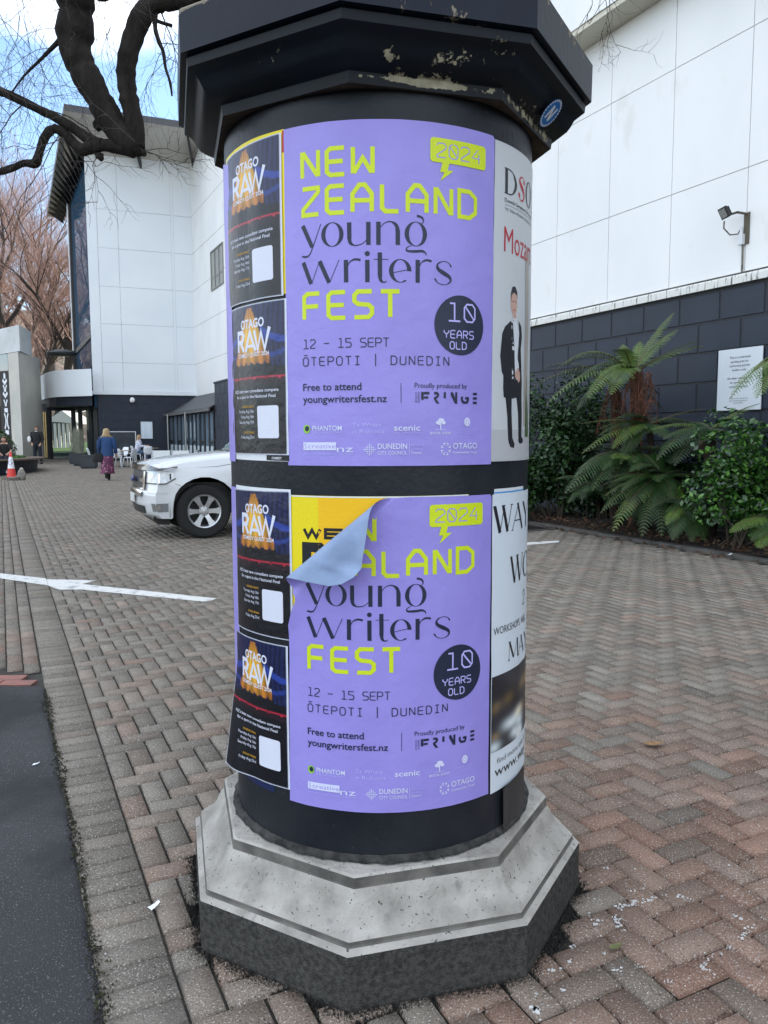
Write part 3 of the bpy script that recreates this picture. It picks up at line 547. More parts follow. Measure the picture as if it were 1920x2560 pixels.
    pr.rect(.0516, 1.3985 - dv, .1429, 1.4185 - dv, 3); pr.text('creative', .0655, 1.4030 - dv, w=.076, h=.0118, m=0); pr.ribbon([(.055, 1.401 - dv), (.060, 1.406 - dv), (.055, 1.411 - dv), (.060, 1.416 - dv)], .0016, 0, True)
    pr.text('nz', .1445, 1.3938 - dv, w=.0425, h=.0170, m=3); pr.text('ARTS COUNCIL OF NEW ZEALAND TOI AOTEAROA', .0525, 1.3872 - dv, w=.135, h=.0038, m=4)
    for a in range(-3, 4):
        for b in range(-3, 4):
            if abs(a) + abs(b) <= 3: pr.disc(.2285 + a * .0046, 1.3998 + b * .0046 - dv, .0017, .0017, 3, 8)
    pr.text('DUNEDIN', .2490, 1.4015 - dv, w=.0745, h=.0135, m=3, bold=.014); pr.text('CITY COUNCIL', .2490, 1.3868 - dv, w=.0745, h=.0090, m=3); pr.rect(.3288, 1.3860 - dv, .3296, 1.4155 - dv, 3)
    for i, q in enumerate(('kaunihera', 'a-rohe o', 'Ōtepoti')): pr.text(q, .3335, 1.4082 - .0098 * i - dv, h=.0062, m=3 if i == 2 else 4)
    for i in range(8): pr.ribbon([(.427 + .0145 * math.cos(q) * .9, 1.4000 - dv + .0170 * math.sin(q) * .9) for q in np.linspace(i * math.pi / 4 + .12, i * math.pi / 4 + .62, 4)], .0028, 3)
    for i in range(8): pr.disc(.427 + .0095 * math.cos(i * math.pi / 4 + .37), 1.4000 - dv + .0108 * math.sin(i * math.pi / 4 + .37), .0018, .0018, 3, 8)
    pr.text('OTAGO', .4475, 1.4005 - dv, w=.0762, h=.0150, m=3, bold=.012); pr.text('Community Trust', .4475, 1.3878 - dv, w=.0762, h=.0062, m=3, bold=.008)
    if skip: pr.p = [q for q in pr.p if q[2] == 0 or not skip(sum(a for a, b in q[0]) / len(q[0]), sum(b for a, b in q[0]) / len(q[0]))]
    root = printed('festival_poster', pr, PM, base, wr, shape=shape, back=back, grid=grid)
    tag(root, label, 'poster', 'purple festival posters')
    sp = Print(); sp.k = 20; sp.rrect(.3826, 2.110 - dv, .5464, 2.1685 - dv, .009, 1)
    sp.poly([(u, v - dv) for u, v in ((.4165, 2.1145), (.4355, 2.1145), (.4300, 2.0935), (.4465, 2.0935), (.4095, 2.0655), (.4210, 2.0875), (.4090, 2.0875))], 1)
    for i, ch in enumerate('2024'):
        for line in techno(ch): sp.ribbon([(.3995 + .0341 * i + q[0] * .0255, 2.1225 - dv + q[1] * .0335) for q in line], .0028, 0)
    printed('speech_bubble', sp, PM, base + .0007, wr, root, grid=.01)
    bd = Print(); bd.k = 20; bd.disc(.469, 1.7155 - dv, .0738, .0752, 2, 64)
    for (word, u0, v0, pitch, w_, h, t_) in (('10', .4325, 1.7235, .0455, .0375, .0480, .0042), ('YEARS', .4205, 1.6815, .0186, .0158, .0215, .0026), ('OLD', .4375, 1.6540, .0178, .0150, .0205, .0026)): bd.tech(word, u0, v0 - dv, pitch, w_, h, t_, 4)
    printed('anniversary_badge', bd, PM, base + .0007, wr, root, grid=.01)
    return root
festival(0, 21, .0022, 'upper purple festival poster, flat and whole, directly under the cornice', [(.002, 1.3585), (.578, 1.3575), (.580, 2.197), (.574, 2.2035), (.004, 2.2045)])
# lower poster, its top left corner peeled forward
DV = .9118; FA, FB = np.array([.292, 1.2763]), np.array([.012, 1.0165]); fd = (FB - FA) / np.linalg.norm(FB - FA); fn = np.array([-fd[1] * -1, fd[0] * -1]); fn = np.array([fd[1], -fd[0]])
if (np.array([0, 1.2763]) - FA) @ fn < 0: fn = -fn
FR = .024
def fold(u, v, h):
    o = h - .0022; p = np.array([u, v]) - FA; s = p @ fn
    edge = .014 * math.exp(-((u - .0) / .03) ** 2) * math.exp(-((v - .99) / .06) ** 2)
    if s <= 0: return cylpt(u, v, h + .006 * math.exp(-(s / .05) ** 2) * max(0, 1 - s * s) * .4 + edge)
    f = FA + fd * (p @ fd); r = FR * (1 + .35 * max(0, (p @ fd)) / .33)
    if s < math.pi * r: lat = (r - o) * math.sin(s / r); hh = r - (r - o) * math.cos(s / r)
    else: lat = -(s - math.pi * r); dq = p @ fd; hh = 2 * r - o - .012 * math.exp(-((dq - .20) / .035) ** 2 - ((s - math.pi * r - .045) / .022) ** 2) + .008 * math.exp(-((dq - .13 - .4 * (s - math.pi * r)) / .012) ** 2) + .005 * math.exp(-((dq - .235 + .5 * (s - math.pi * r)) / .009) ** 2) + .006 * math.sin((s - math.pi * r) * 28) + .035 * ((s - math.pi * r) / .12) ** 2
    q = f + fn * lat; return cylpt(q[0], q[1], .0022 + hh)
def skipf(u, v): return (np.array([u, v]) - FA) @ fn > -.004 or (u < .33 and v > 1.055 and (np.array([u, v]) - FA) @ fn > -.002)
festival(DV, 33, .0022, 'lower purple festival poster with its top left corner peeled forward', [(-.010, .4375), (.579, .4345), (.5815, 1.270), (.576, 1.2763), (.33, 1.278), (.292, 1.2763), (.056, 1.2763), (.030, 1.262), (.010, 1.240), (0, 1.215), (0, 1.075), (.004, 1.05), (.012, 1.032), (.0240, 1.010), (.024, .997), (.015, .975), (.005, .946), (-.002, .93), (-.006, .75)], shape=fold, skip=skipf, back=6, grid=.01)
# yellow poster showing under the peeled corner
YEL = ink('yellow poster', (.74, .60, .006)); ORA = ink('orange ink', (.80, .46, .006)); BLK = ink('black ink', (.008, .009, .012)); RED = ink('red ink', (.45, .015, .025)); WHI = ink('white poster paper', (.64, .67, .70))
pr = Print(); pr.p.append(([(.0075, .70), (.50, .70), (.50, 1.2800), (.0075, 1.2805)], 0, 0)); pr.rect(.0085, 1.2763, .498, 1.2798, 3); pr.rect(.0905, .80, .49, 1.2755, 1)
def fat(word, u0, v0, w_, h, gap, t):
    for i, ch in enumerate(word):
        for line in {'W': [[(0, 1), (.25, 0), (.5, .9), (.75, 0), (1, 1)]], 'E': [[(1, 1), (0, 1), (0, 0), (1, 0)], [(0, .5), (.95, .5)]], 'P': [[(0, 0), (0, 1), (1, 1), (1, .45), (0, .45)]], 'O': [[(.5, 0), (0, 0), (0, 1), (1, 1), (1, 0), (.5, 0)]]}[ch]:
            pr.ribbon([(u0 + i * gap + t / 2 + q[0] * (w_ - t), v0 + t / 2 + q[1] * (h - t)) for q in line], t, 2)
fat('WE', .044, 1.167, .056, .030, .062, .0085)
pr.poly([(.0415, .93), (.069, .93), (.069, 1.04), (.10, 1.04), (.117, 1.06), (.117, 1.14), (.10, 1.158), (.0415, 1.158)], 2); pr.rect(.069, 1.085, .080, 1.132, 1); pr.poly([(.123, 1.06), (.14, 1.04), (.19, 1.04), (.19, 1.158), (.14, 1.158), (.123, 1.14)], 2)
tag(printed('yellow_poster', pr, [YEL, ORA, BLK, WHI], .0009, wrinkle(3, .0003)), 'yellow and orange poster reading WE, exposed behind the peeled purple corner', 'poster')
# comedy posters: curtains, glowing gap, row of red seats
def comedy(u0, v1, seed, base, label, w_=.279, h=.403, shape=None, back=None, slope=0.0):
    wr = wrinkle(seed, .0009); NX, NY = 70, 100; us = np.linspace(0, 1, NX); vs = np.linspace(0, 1, NY); V = []; C = []
    for y in vs:
        for x in us:
            V.append((u0 + x * w_, v1 - y * h, 0)); c = np.array([.006, .006, .009])
            if y < .40 or (y < .415 and abs(x - .5) > .3):
                f = .5 + .5 * math.sin(x * 95 + 2 * math.sin(y * 9)); c = np.array([.008, .012, .055]) * (.5 + .9 * f)
                for cx, sg in ((.0, -1), (1.0, 1)):       # tied-back swags
                    d = abs(x - cx); yy = .16 + .09 * (1 - (d / .36) ** 2) if d < .36 else 9
                    if abs(y - yy) < .022 and d < .36: c = np.array([.02, .045, .26])
                    elif yy < 1 and y > yy and (y - yy) < .25 and abs(math.sin((y - yy) * 26 - d * 8)) > .93: c = np.array([.015, .035, .19])
                half = .025 + .31 * max(0, (y - .02) / .37) ** .85
                if y > .03 and abs(x - .47) < half * (.95 + .05 * math.sin(y * 60)) and y < .395 + .012 * math.sin(x * 60):
                    f = .5 + .5 * math.sin((x - .47) / half * 14); glow = math.exp(-((x - .47) / .2) ** 2 - ((y - .22) / .12) ** 2)
                    c = np.array([.36, .12, .02]) * (.5 + .8 * f) + np.array([.42, .33, .02]) * glow
            sy = .487 - .012 * abs(math.sin(x * 17.3)) ** .6
            if y > sy and y - sy < .012: c = np.array([.42, .02, .045])
            elif .487 < y < .53: c = c + np.array([.012, .002, .004])
            if x < .014 or x > .984 or y < .010 or y > .990: c = np.array([.60, .63, .74])
            C.append(c)
    F = [(j * NX + i, (j + 1) * NX + i, (j + 1) * NX + i + 1, j * NX + i + 1) for j in range(NY - 1) for i in range(NX - 1)]
    pr = Print(); X = lambda x: u0 + x * w_; Y = lambda y: v1 - y * h; a = lambda x, y: (X(x), Y(y))
    pr.text('OTAGO', X(.30), Y(.155), w=.41 * w_, h=.0235, m=0, bold=.03)
    for line, wd in (([(0, 0), (0, 1), (.75, 1), (1, .8), (.75, .5), (.05, .5)], .0115), ([(.45, .5), (1, 0)], .0115)): pr.ribbon([(X(.235) + q[0] * .034, Y(.305) + q[1] * .052) for q in line], wd, 0)
    pr.ribbon([(X(.395), Y(.31)), (X(.475), Y(.18)), (X(.575), Y(.31))], .0115, 0); pr.ribbon([(X(.43), Y(.275)), (X(.54), Y(.275))], .008, 0)
    pr.ribbon([(X(.555), Y(.175)), (X(.612), Y(.305)), (X(.665), Y(.19)), (X(.715), Y(.305)), (X(.785), Y(.165))], .0115, 0)
    pr.text('COMEDY QUEST 2024', X(.225), Y(.345), w=.55 * w_, h=.0105, m=0, bold=.018)
    pr.text("NZ's best new comedians compete", X(.125), Y(.582), w=.765 * w_, h=.0085, m=0, bold=.008); pr.text('for a spot in the National Final', X(.17), Y(.620), w=.68 * w_, h=.0085, m=0, bold=.008)
    pr.text('DUNEDIN HEATS', X(.525), Y(.683), h=.0058, m=1, bold=.01, right=True)
    for i, q in enumerate(('Thursday Aug 15th', 'Friday Aug 16th', 'Saturday Aug 17th')): pr.text(q, X(.525), Y(.718 + .036 * i), h=.0080, m=0, right=True)
    pr.text('OTAGO FINALS', X(.525), Y(.858), h=.0058, m=1, bold=.01, right=True); pr.text('Friday Aug 23rd', X(.525), Y(.892), h=.0080, m=0, right=True)
    pr.rrect(X(.585), Y(.89), X(.885), Y(.675), .007, 0)
    bm = pr.bm(.012); b0 = bmesh.new(); vv = [b0.verts.new(q) for q in V]
    for f in F: q = b0.faces.new([vv[i] for i in f]); q.material_index = 2
    nv = len(V); me0 = bpy.data.meshes.new('t'); b0.to_mesh(me0); b0.free()
    b1 = bmesh.new(); b1.from_mesh(me0); bpy.data.meshes.remove(me0); me1 = bpy.data.meshes.new('t'); bm.to_mesh(me1); bm.free(); b1.from_mesh(me1); bpy.data.meshes.remove(me1)
    nall = len(b1.verts)
    sk = lambda u, v: slope * (u - u0 - w_)
    for v in b1.verts:
        u, q, lay = v.co; h_ = base + lay * .0003 + wr(u, q); q = q + sk(u, q); v.co = shape(u, q, h_) if shape else cylpt(u, q, h_)
    mats = [CWHITE, CGOLD, CCOL]
    if back:
        b2 = bmesh.new(); vv = [b2.verts.new((shape or cylpt)(u, q + sk(u, q), base - .0006 + wr(u, q))) for u, q, _ in V]
        for f in F: q = b2.faces.new([vv[i] for i in f[::-1]]); q.material_index = 3
        me1 = bpy.data.meshes.new('t'); b2.to_mesh(me1); b2.free(); b1.from_mesh(me1); bpy.data.meshes.remove(me1); mats = mats + [WHI]
    for f in b1.faces: f.smooth = True
    me = bpy.data.meshes.new('comedy_poster'); nn = len(b1.verts); b1.to_mesh(me); b1.free()
    cc = np.full((nn, 3), .5); cc[:nv] = np.array(C); setcol(me, cc)
    for q in mats: me.materials.append(q)
    return tag(link('comedy_poster', me), label, 'poster', 'black comedy posters with curtains')
CWHITE = ink('comedy white ink', (.62, .64, .74)); CGOLD = ink('comedy gold ink', (.55, .30, .02)); CCOL = colmat('comedy poster print', .34, .4, bump=.002, bscale=40)
def flare(u, v, h):
    x = min(max((-.02 - u) / .27, 0), 1.2); y = min(max((.78 - v) / .36, 0), 1.1)
    return cylpt(u, v, h + .055 * x ** 1.8 * y ** 1.3 + .006 * math.sin(u * 40 + v * 9) * x * y)
def flare2(u, v, h): return cylpt(u, v, h + .004 * abs(math.sin((u + .3) * 20)) * math.exp(-((v - 1.95) / .2) ** 2))
comedy(-.283, 2.1990, 41, .0022, 'wrinkled comedy poster at the top of the column, yellow strip along its top edge', shape=flare2)
comedy(-.274, 1.7880, 42, .0030, 'second comedy poster from the top, above the black middle band')
comedy(-.270, 1.2900, 43, .0022, 'third comedy poster from the top, just below the black middle band', slope=.02)
comedy(-.288, .8700, 44, .0032, 'lowest comedy poster, its bottom left corner flaring off the column', shape=flare, back=True, slope=.02)
# older posters peeping out round the edges
def under(name, quads, mats, base, label, seed=1, texts=()):
    pr = Print()
    for pts, m in quads: pr.p.append((pts, m, 0 if m == quads[0][1] and pts is quads[0][0] else 1))
    for args in texts: pr.text(*args[:2], **args[2])
    o = printed(name, pr, mats, base, wrinkle(seed, .0008)); return tag(o, label, 'poster')
under('old_poster', [([(-.300, 1.80), (.006, 1.80), (.004, 2.2065), (-.10, 2.2085), (-.300, 2.2095)], 0), ([(-.003, 2.150), (.0055, 2.150), (.0055, 2.204), (-.002, 2.204)], 1)], [YEL, RED], .0008, 'older yellow poster edge showing above the top comedy poster')
under('old_poster.001', [([(-.262, 1.3700), (.0060, 1.3680), (.0065, 1.42), (-.262, 1.42)], 0), ([(-.078, 1.3705), (.0055, 1.3690), (.0055, 1.40), (-.078, 1.40)], 1)], [WHI, BLK], .0010, 'white poster strip marked COMEDY under the second comedy poster', texts=((-.056, 1.3735, dict(h=.0062, m=2, bold=.02)) and ('COMEDY', -.056, dict(v0=0)),) if False else ())
pr = Print(); pr.k = 60; pr.text('COMEDY', -.056, 1.3735, h=.0062, m=0, bold=.02); o = printed('lettering', pr, [WHI], .0012, wrinkle(1, .0008)); o.parent = bpy.data.objects['old_poster.001']
under('old_poster.002', [([(-.42, 1.3615), (-.255, 1.3625), (-.262, 2.185), (-.36, 2.215), (-.42, 2.19)], 0)], [PURPLE], .0034, 'purple poster edge at the far left of the column, upper tier')
under('old_poster.003', [([(-.43, .58), (-.262, .45), (-.258, 1.2890), (-.43, 1.287)], 0)], [PURPLE], .0012, 'purple poster edge at the far left of the column, lower tier')
under('old_poster.004', [([(-.262, 1.2), (.008, 1.2), (.008, 1.2945), (-.262, 1.2960)], 0)], [WHI], .0009, 'white poster edge showing above the third comedy poster')
under('old_poster.005', [([(-.23, .435), (-.07, .442), (-.07, .60), (-.23, .60)], 0)], [ink('dark blue ink', (.012, .02, .075))], .0009, 'dark blue poster remnant below the lowest comedy poster')
under('old_poster.006', [([(.5930, 1.22), (.776, 1.22), (.776, 1.2885), (.5950, 1.2895)], 0), ([(.5930, 1.2770), (.776, 1.2760), (.776, 1.2800), (.5930, 1.2810)], 1)], [WHI, ink('blue ink', (.05, .28, .62))], .0008, 'white poster tab with blue line above the white workshop poster')
pr = Print(); pr.p.append(([(.6335, .300), (.655, .3005), (.80, .306), (.80, .436), (.6300, .436)], 0, 0))
tag(printed('loose_flap', pr, [mat('loose black sheet', (.030, .030, .031), .5)], .010, lambda u, v: .006 * math.exp(-((u - .633) / .02) ** 2)), 'loose dark sheet standing proud of the column foot, right side', 'sheet')
# orchestra poster
GREYP = ink('poster pale grey', (.52, .55, .57)); SUIT = ink('tailcoat ink', (.018, .019, .024)); SKIN = ink('printed skin', (.52, .33, .27)); SHIRT = ink('printed shirt', (.62, .65, .70)); REDI = ink('red lettering ink', (.42, .022, .035)); GRASS = ink('printed grass', (.07, .12, .04)); WALLP = ink('printed wall edge', (.36, .33, .30)); FLOORP = ink('printed floor', (.44, .45, .47))
OM = [GREYP, SUIT, SKIN, SHIRT, REDI, GRASS, WALLP, FLOORP, WHI]
pr = Print(); pr.p.append(([(.577, 1.3645), (1.17, 1.362), (1.17, 2.205), (.583, 2.1975)], 0, 0))
pr.rect(.762, 1.46, .805, 1.95, 6); pr.rect(.578, 1.366, 1.168, 1.45, 7)
D0 = [(.624, 2.0716), (.624, 2.1382)]
pr.ribbon([(.6335, 2.0735), (.6335, 2.1365)], .013, 1); pr.rect(.6245, 2.0716, .642, 2.0745, 1); pr.rect(.6245, 2.1355, .642, 2.1382, 1); pr.ribbon([(.640, 2.1370), (.664, 2.133), (.680, 2.118), (.684, 2.104), (.678, 2.090), (.662, 2.076), (.640, 2.0728)], [.003, .004, .010, .0135, .010, .004, .003], 1, True)
pr.ribbon([(.742, 2.128), (.728, 2.1365), (.712, 2.131), (.710, 2.120), (.728, 2.106), (.740, 2.094), (.735, 2.079), (.718, 2.0735), (.704, 2.083)], [.003, .003, .006, .011, .015, .011, .006, .003, .003], 4, True); pr.disc(.740, 2.126, .007, .0065, 4, 14); pr.disc(.706, 2.086, .007, .0065, 4, 14)
n = 32
for i in range(n):
    q0, q1 = 2 * math.pi * i / n, 2 * math.pi * (i + 1) / n; pr.p.append(([(.785 + a * math.cos(q), 2.105 + b * math.sin(q)) for a, b, q in ((.0195, .0325, q0), (.0305, .035, q0), (.0305, .035, q1), (.0195, .0325, q1))], 1, 1.9))
pr.k += 10; pr.text('Dunedin Symphony Orchestra', .626, 2.0505, w=.205, h=.0105, m=1); pr.rect(.626, 2.0435, .83, 2.0443, 1); pr.text('TE TIRA PŪORO O ŌTEPOTI', .627, 2.0285, w=.20, h=.0068, m=1)
pr.text('Mozart', .625, 1.9225, w=.205, h=.066, m=4)
def P_(pts, m): pr.poly([(.612 + x * .135, 1.41 + y * .425) for x, y in pts], m)
P_([(.40, .78), (.62, .79), (.80, .70), (.74, .42), (.46, .42), (.44, .60)], 3)
P_([(.36, .785), (.46, .775), (.55, .60), (.60, .45), (.74, .44), (.80, .50), (.86, .62), (.92, .70), (.88, .765), (.72, .80), (.76, .73), (.70, .56), (.97, .42), (.97, .33), (.74, .30), (.30, .31), (.22, .40), (.06, .46), (.0, .56), (.06, .70), (.16, .745)], 1)
P_([(.12, .44), (.30, .42), (.66, .40), (.60, .30), (.52, .295), (.14, .30), (.12, .36)], 1); P_([(.20, .31), (.46, .31), (.46, .20), (.50, .035), (.32, .03), (.28, .18)], 1); P_([(.54, .40), (.94, .42), (1.0, .20), (.98, .04), (.80, .04), (.78, .20), (.66, .33)], 1)
P_([(.32, .035), (.50, .04), (.60, .0), (.58, -.025), (.42, -.02), (.34, .01)], 1); P_([(.80, .045), (.98, .05), (1.10, .03), (1.08, .01), (.88, .0), (.78, .02)], 1)
P_([(.46, .79), (.60, .79), (.61, .83), (.46, .84)], 2); pr.disc(.612 + .50 * .135, 1.41 + .905 * .425, .0195, .034, 2, 24)
P_([(.36, .90), (.36, .96), (.42, 1.0), (.54, 1.01), (.64, .98), (.65, .93), (.62, .955), (.50, .97), (.40, .95)], 1)
P_([(.43, .915), (.48, .917), (.48, .910), (.43, .908)], 1); P_([(.54, .917), (.59, .915), (.59, .908), (.54, .910)], 1); P_([(.46, .862), (.56, .862), (.55, .855), (.47, .855)], 4)
P_([(.58, .46), (.72, .50), (.84, .47), (.86, .42), (.76, .40), (.68, .43), (.60, .43)], 2); P_([(.46, .80), (.54, .785), (.62, .80), (.60, .815), (.54, .80), (.48, .815)], 3)
for i in range(26): x = .775 + .05 * random.Random(i).random(); hgt = .05 + .13 * random.Random(i + 40).random(); pr.ribbon([(x, 1.43), (x + .006 * math.sin(i), 1.43 + hgt)], [.0035, .0008], 5)
tag(printed('orchestra_poster', pr, OM, .0016, wrinkle(61)), 'pale orchestra poster with a man in tailcoat, upper right of the column', 'poster')
# workshop poster
BLUEW = ink('blue white paper', (.60, .66, .72)); pr = Print(); pr.p.append(([(.589, .4285), (1.17, .428), (1.17, 1.2755), (.586, 1.2745)], 0, 0))
def serif(word, xs, v0, h, T_, m=1):
    for ch, (a, b) in zip(word, xs):
        wd = b - a; q = lambda x, y: (a + x * wd, v0 + y * h); th = T_ * .25
        if ch == 'W': S_ = [((.04, 1), (.30, 0), T_), ((.30, 0), (.52, 1), th), ((.46, 1), (.72, 0), T_), ((.72, 0), (.96, 1), th)]
        elif ch == 'A': S_ = [((.04, 0), (.47, 1), th), ((.44, 1), (.90, 0), T_), ((.22, .36), (.72, .36), th)]
        elif ch == 'Y': S_ = [((.06, 1), (.52, .45), T_), ((.95, 1), (.52, .45), th), ((.52, .48), (.52, 0), T_)]
        elif ch == 'M': S_ = [((.08, 0), (.14, 1), th), ((.12, 1), (.48, .05), T_), ((.50, .05), (.84, 1), th), ((.86, 1), (.92, 0), T_)]
        else: S_ = []
        for p0, p1, t in S_:
            pr.ribbon([q(*p0), q(*p1)], t, m)
            for p in (p0, p1):
                if p[1] in (0, 1) and ch != 'W' or p[1] == 1: pr.rect(q(*p)[0] - .0065, q(*p)[1] - .0012, q(*p)[0] + .0065, q(*p)[1] + .0012, m)
        if ch == 'O':
            n = 36
            for i in range(n):
                q0, q1 = 2 * math.pi * i / n, 2 * math.pi * (i + 1) / n; pr.p.append(([((a + b) / 2 + r1 * math.cos(q_), v0 + h / 2 + r2 * math.sin(q_)) for r1, r2, q_ in ((wd / 2 - T_, h / 2 - th, q0), (wd / 2, h / 2, q0), (wd / 2, h / 2, q1), (wd / 2 - T_, h / 2 - th, q1))], m, 2.4))
serif('WAY', ((.592, .684), (.684, .771), (.768, .850)), 1.168, .074, .013); serif('WO', ((.677, .774), (.778, .870)), 1.0165, .077, .012)
pr.ribbon([(.778, .966), (.785, .978), (.800, .979), (.806, .966), (.796, .953), (.779, .939), (.810, .939)], [.003, .003, .004, .006, .004, .003, .004], 1, True)
n = 24
pr.text('WORKSHOPS, WELL', .596, .883, w=.235, h=.0215, m=1); serif('MAY', ((.670, .745), (.742, .806), (.804, .866)), .7955, .053, .0085)
pr.text('find more info & s', .617, .5095, w=.24, h=.0165, m=2); pr.text('www.way', .6076, .4720, w=.235, h=.030, m=1)
o = printed('workshop_poster', pr, [BLUEW, SUIT, ink('grey ink', (.16, .17, .18))], .0016, wrinkle(71)); tag(o, 'white workshop poster with serif lettering and a blurred photo, lower right of the column', 'poster')
NX, NY = 60, 44; V = []; C = []; rq = random.Random(3)
blobs = [(rq.random(), rq.random(), rq.uniform(.03, .09), k) for k in range(60)]
for j in range(NY):
    for i in range(NX):
        x, y = i / (NX - 1), j / (NY - 1); c = np.array([.035, .036, .046]) * (.7 + .5 * float(n2(x * 9, y * 7, 4)))
        for bx, by, br, k in blobs:
            t = math.exp(-((x * 1.4 - bx * 1.4) ** 2 + (y - by) ** 2) / br ** 2); band = math.exp(-((by - (.35 + .5 * bx)) / .16) ** 2)
            c = c + t * (np.array([.50, .31, .07]) * band if k % 2 else np.array([.55, .62, .64]) * (1 - band) * (by < .5))
        V.append(cylpt(.590 + x * .56, .547 + y * .219, .0016 + .0007 + wrinkle(71)(.590 + x * .56, .547 + y * .219))); C.append(np.clip(c, .01, .7))
me = bpy.data.meshes.new('photo'); me.from_pydata(V, [], [(j * NX + i, j * NX + i + 1, (j + 1) * NX + i + 1, (j + 1) * NX + i) for j in range(NY - 1) for i in range(NX - 1)]); setcol(me, C); me.materials.append(colmat('printed photo', .42)); me.polygons.foreach_set('use_smooth', [True] * len(me.polygons)); link('photo', me, o)
# round sticker on the cornice
nf = PH + R_(67.5); nh = np.array([math.sin(nf), -math.cos(nf), 0]); c8 = math.cos(R_(22.5)); p0 = nh * .530 * c8 + np.array([0, 0, 2.2985]); p1 = nh * .600 * c8 + np.array([0, 0, 2.363]); sl = (p1 - p0) / np.linalg.norm(p1 - p0); tn = np.array([math.cos(nf), math.sin(nf), 0]); fnm = np.cross(tn, sl); fnm = fnm if fnm[2] < 0 else -fnm
v_ = FW + (1376 - 960) / FPX * RT - (282 - 1280) / FPX * UP; q0 = p0 + fnm * .012; t_ = ((q0 - CAM) @ fnm) / (v_ @ fnm); cc = CAM + t_ * v_
pr = Print(); pr.k = 0; pr.p.append(([(.040 * math.cos(q), .040 * math.sin(q)) for q in np.linspace(0, 2 * math.pi, 41)[:-1]], 0, 0))
for i in range(26): q = 2 * math.pi * i / 26; pr.ribbon([(.036 * math.cos(q), .036 * math.sin(q)), (.036 * math.cos(q + .16), .036 * math.sin(q + .16))], .0052, 1)
pr.ribbon([(-.014, -.019), (-.009, .020)], .008, 1); pr.ribbon([(-.008, .018), (.006, -.018)], .008, 1); pr.ribbon([(.008, -.020), (.014, .019)], .008, 1)
bm = pr.bm(.05)
for v in bm.verts: v.co = cc + tn * v.co.x + sl * v.co.y + fnm * (v.co.z * .0006 + .002)
me = bpy.data.meshes.new('round_sticker'); bm.to_mesh(me); bm.free(); me.materials.append(ink('sticker blue', (.01, .14, .42))); me.materials.append(WHI); tag(link('round_sticker', me), 'round blue sticker with a white letter N on the right face of the cornice', 'sticker')
# ------------------------------------------------------------------ the long building on the right
WW = mat('white painted panel', (.77, .775, .77), .55, (.69, .70, .70), .8, .3, .75, bump=.0008, bscale=14, stretch=(1, 1, .6), col3=(.60, .58, .53), scale3=2.1, lo3=.62, hi3=.85)
JOINT = mat('panel joint', (.52, .52, .51), .9, (.30, .295, .28), 1.5); BLOCK = mat('dark blue block paint', (.015, .022, .036), .5, (.019, .027, .043), 3, bump=.0012, bscale=60, col3=(.022, .030, .048), scale3=2.0, lo3=.55, hi3=.8, spec=.3)
BJ = mat('block joint', (.007, .009, .014), .6); CREAM = mat('cream soffit', (.56, .53, .44), .75, (.40, .37, .28), 1.6, .5, .8, col3=(.14, .12, .09), scale3=9, lo3=.68, hi3=.75)
def stained(name, col, dark):           # ledge with real mould streaks running down from its top edge
    m = mat(name, col, .7, dark, 9, .56, .68, bump=.001, bscale=40, stretch=(3, 3, .5)); return m
LEDGE = stained('stained ledge paint', (.66, .66, .63), (.07, .065, .055)); DARKF = mat('dark frame', (.012, .014, .018), .4); GLASSD = mat('dark window glass', (.02, .028, .035), .03, spec=.8, coat=.3)
GLASSM = mat('reflective glazing', (.03, .045, .055), .02, metal=.0, spec=1.0, coat=1.0)
CW = 8.22
bl = empty('white_building', E(8, CW, 0), 0, 'large white panelled building with a dark block base behind the tree ferns', 'building')
TE = lambda a, c, z: E(a, c, z)
def cells_mesh(mb, us, zs, front, depth, gap, T, m, half=None, bev=0):
    for i in range(len(us) - 1):
        for j in range(len(zs) - 1): mb.box(us[i] + gap / 2, us[i + 1] - gap / 2, front, depth, zs[j] + gap / 2, zs[j + 1] - gap / 2, m, T)
# block base with recessed joints
mb = MB(); mb.box(-14, 24, CW + .012, CW + .30, -.1, 3.505, 1, TE)
for r_ in range(9):
    z1 = 3.475 - .43 * r_; off = .0 if r_ % 2 == 0 else .3675
    for k in range(-33, 22):
        a0 = 8.83 + off + .736 * k - .735 * 0
        if a0 < -13.9 or a0 > 23.2: continue
        g_ = .011; vs = []
        for (aa, zz, cc_) in ((a0 + g_, z1 - .43 + g_, CW + .02), (a0 + .736 - g_, z1 - .43 + g_, CW + .02), (a0 + .736 - g_, z1 - g_, CW + .02), (a0 + g_, z1 - g_, CW + .02), (a0 + g_ + .012, z1 - .43 + g_ + .012, CW), (a0 + .736 - g_ - .012, z1 - .43 + g_ + .012, CW), (a0 + .736 - g_ - .012, z1 - g_ - .012, CW), (a0 + g_ + .012, z1 - g_ - .012, CW)): vs.append(E(aa, cc_, zz))
        mb.add(vs, [(4, 5, 6, 7), (0, 1, 5, 4), (1, 2, 6, 5), (2, 3, 7, 6), (3, 0, 4, 7)])
mb.build('block_base', [BLOCK, BJ], bl, world=True)
mb = MB(); mb.prism([(CW + .3, 3.507), (CW - .055, 3.507), (CW - .055, 3.60), (CW - .045, 3.628), (CW + .3, 3.655)], -14, 24, lambda c, z, a: E(a, c, z)); mb.build('ledge', LEDGE, bl, world=True)
mb = MB(); mb.box(-14, 24, CW + .014, CW + .3, 3.66, 8.0, 1, TE)
vj = [9.58 + 1.36 * k for k in range(11, -18, -1)][::-1]
cells_mesh(mb, [v for v in vj if -14 < v < 24.2], [3.658, 5.04, 6.855, 8.0], CW, CW + .05, .011, TE, 0)
mb.build('wall_panels', [WW, JOINT], bl, world=True)
CU = 7.72
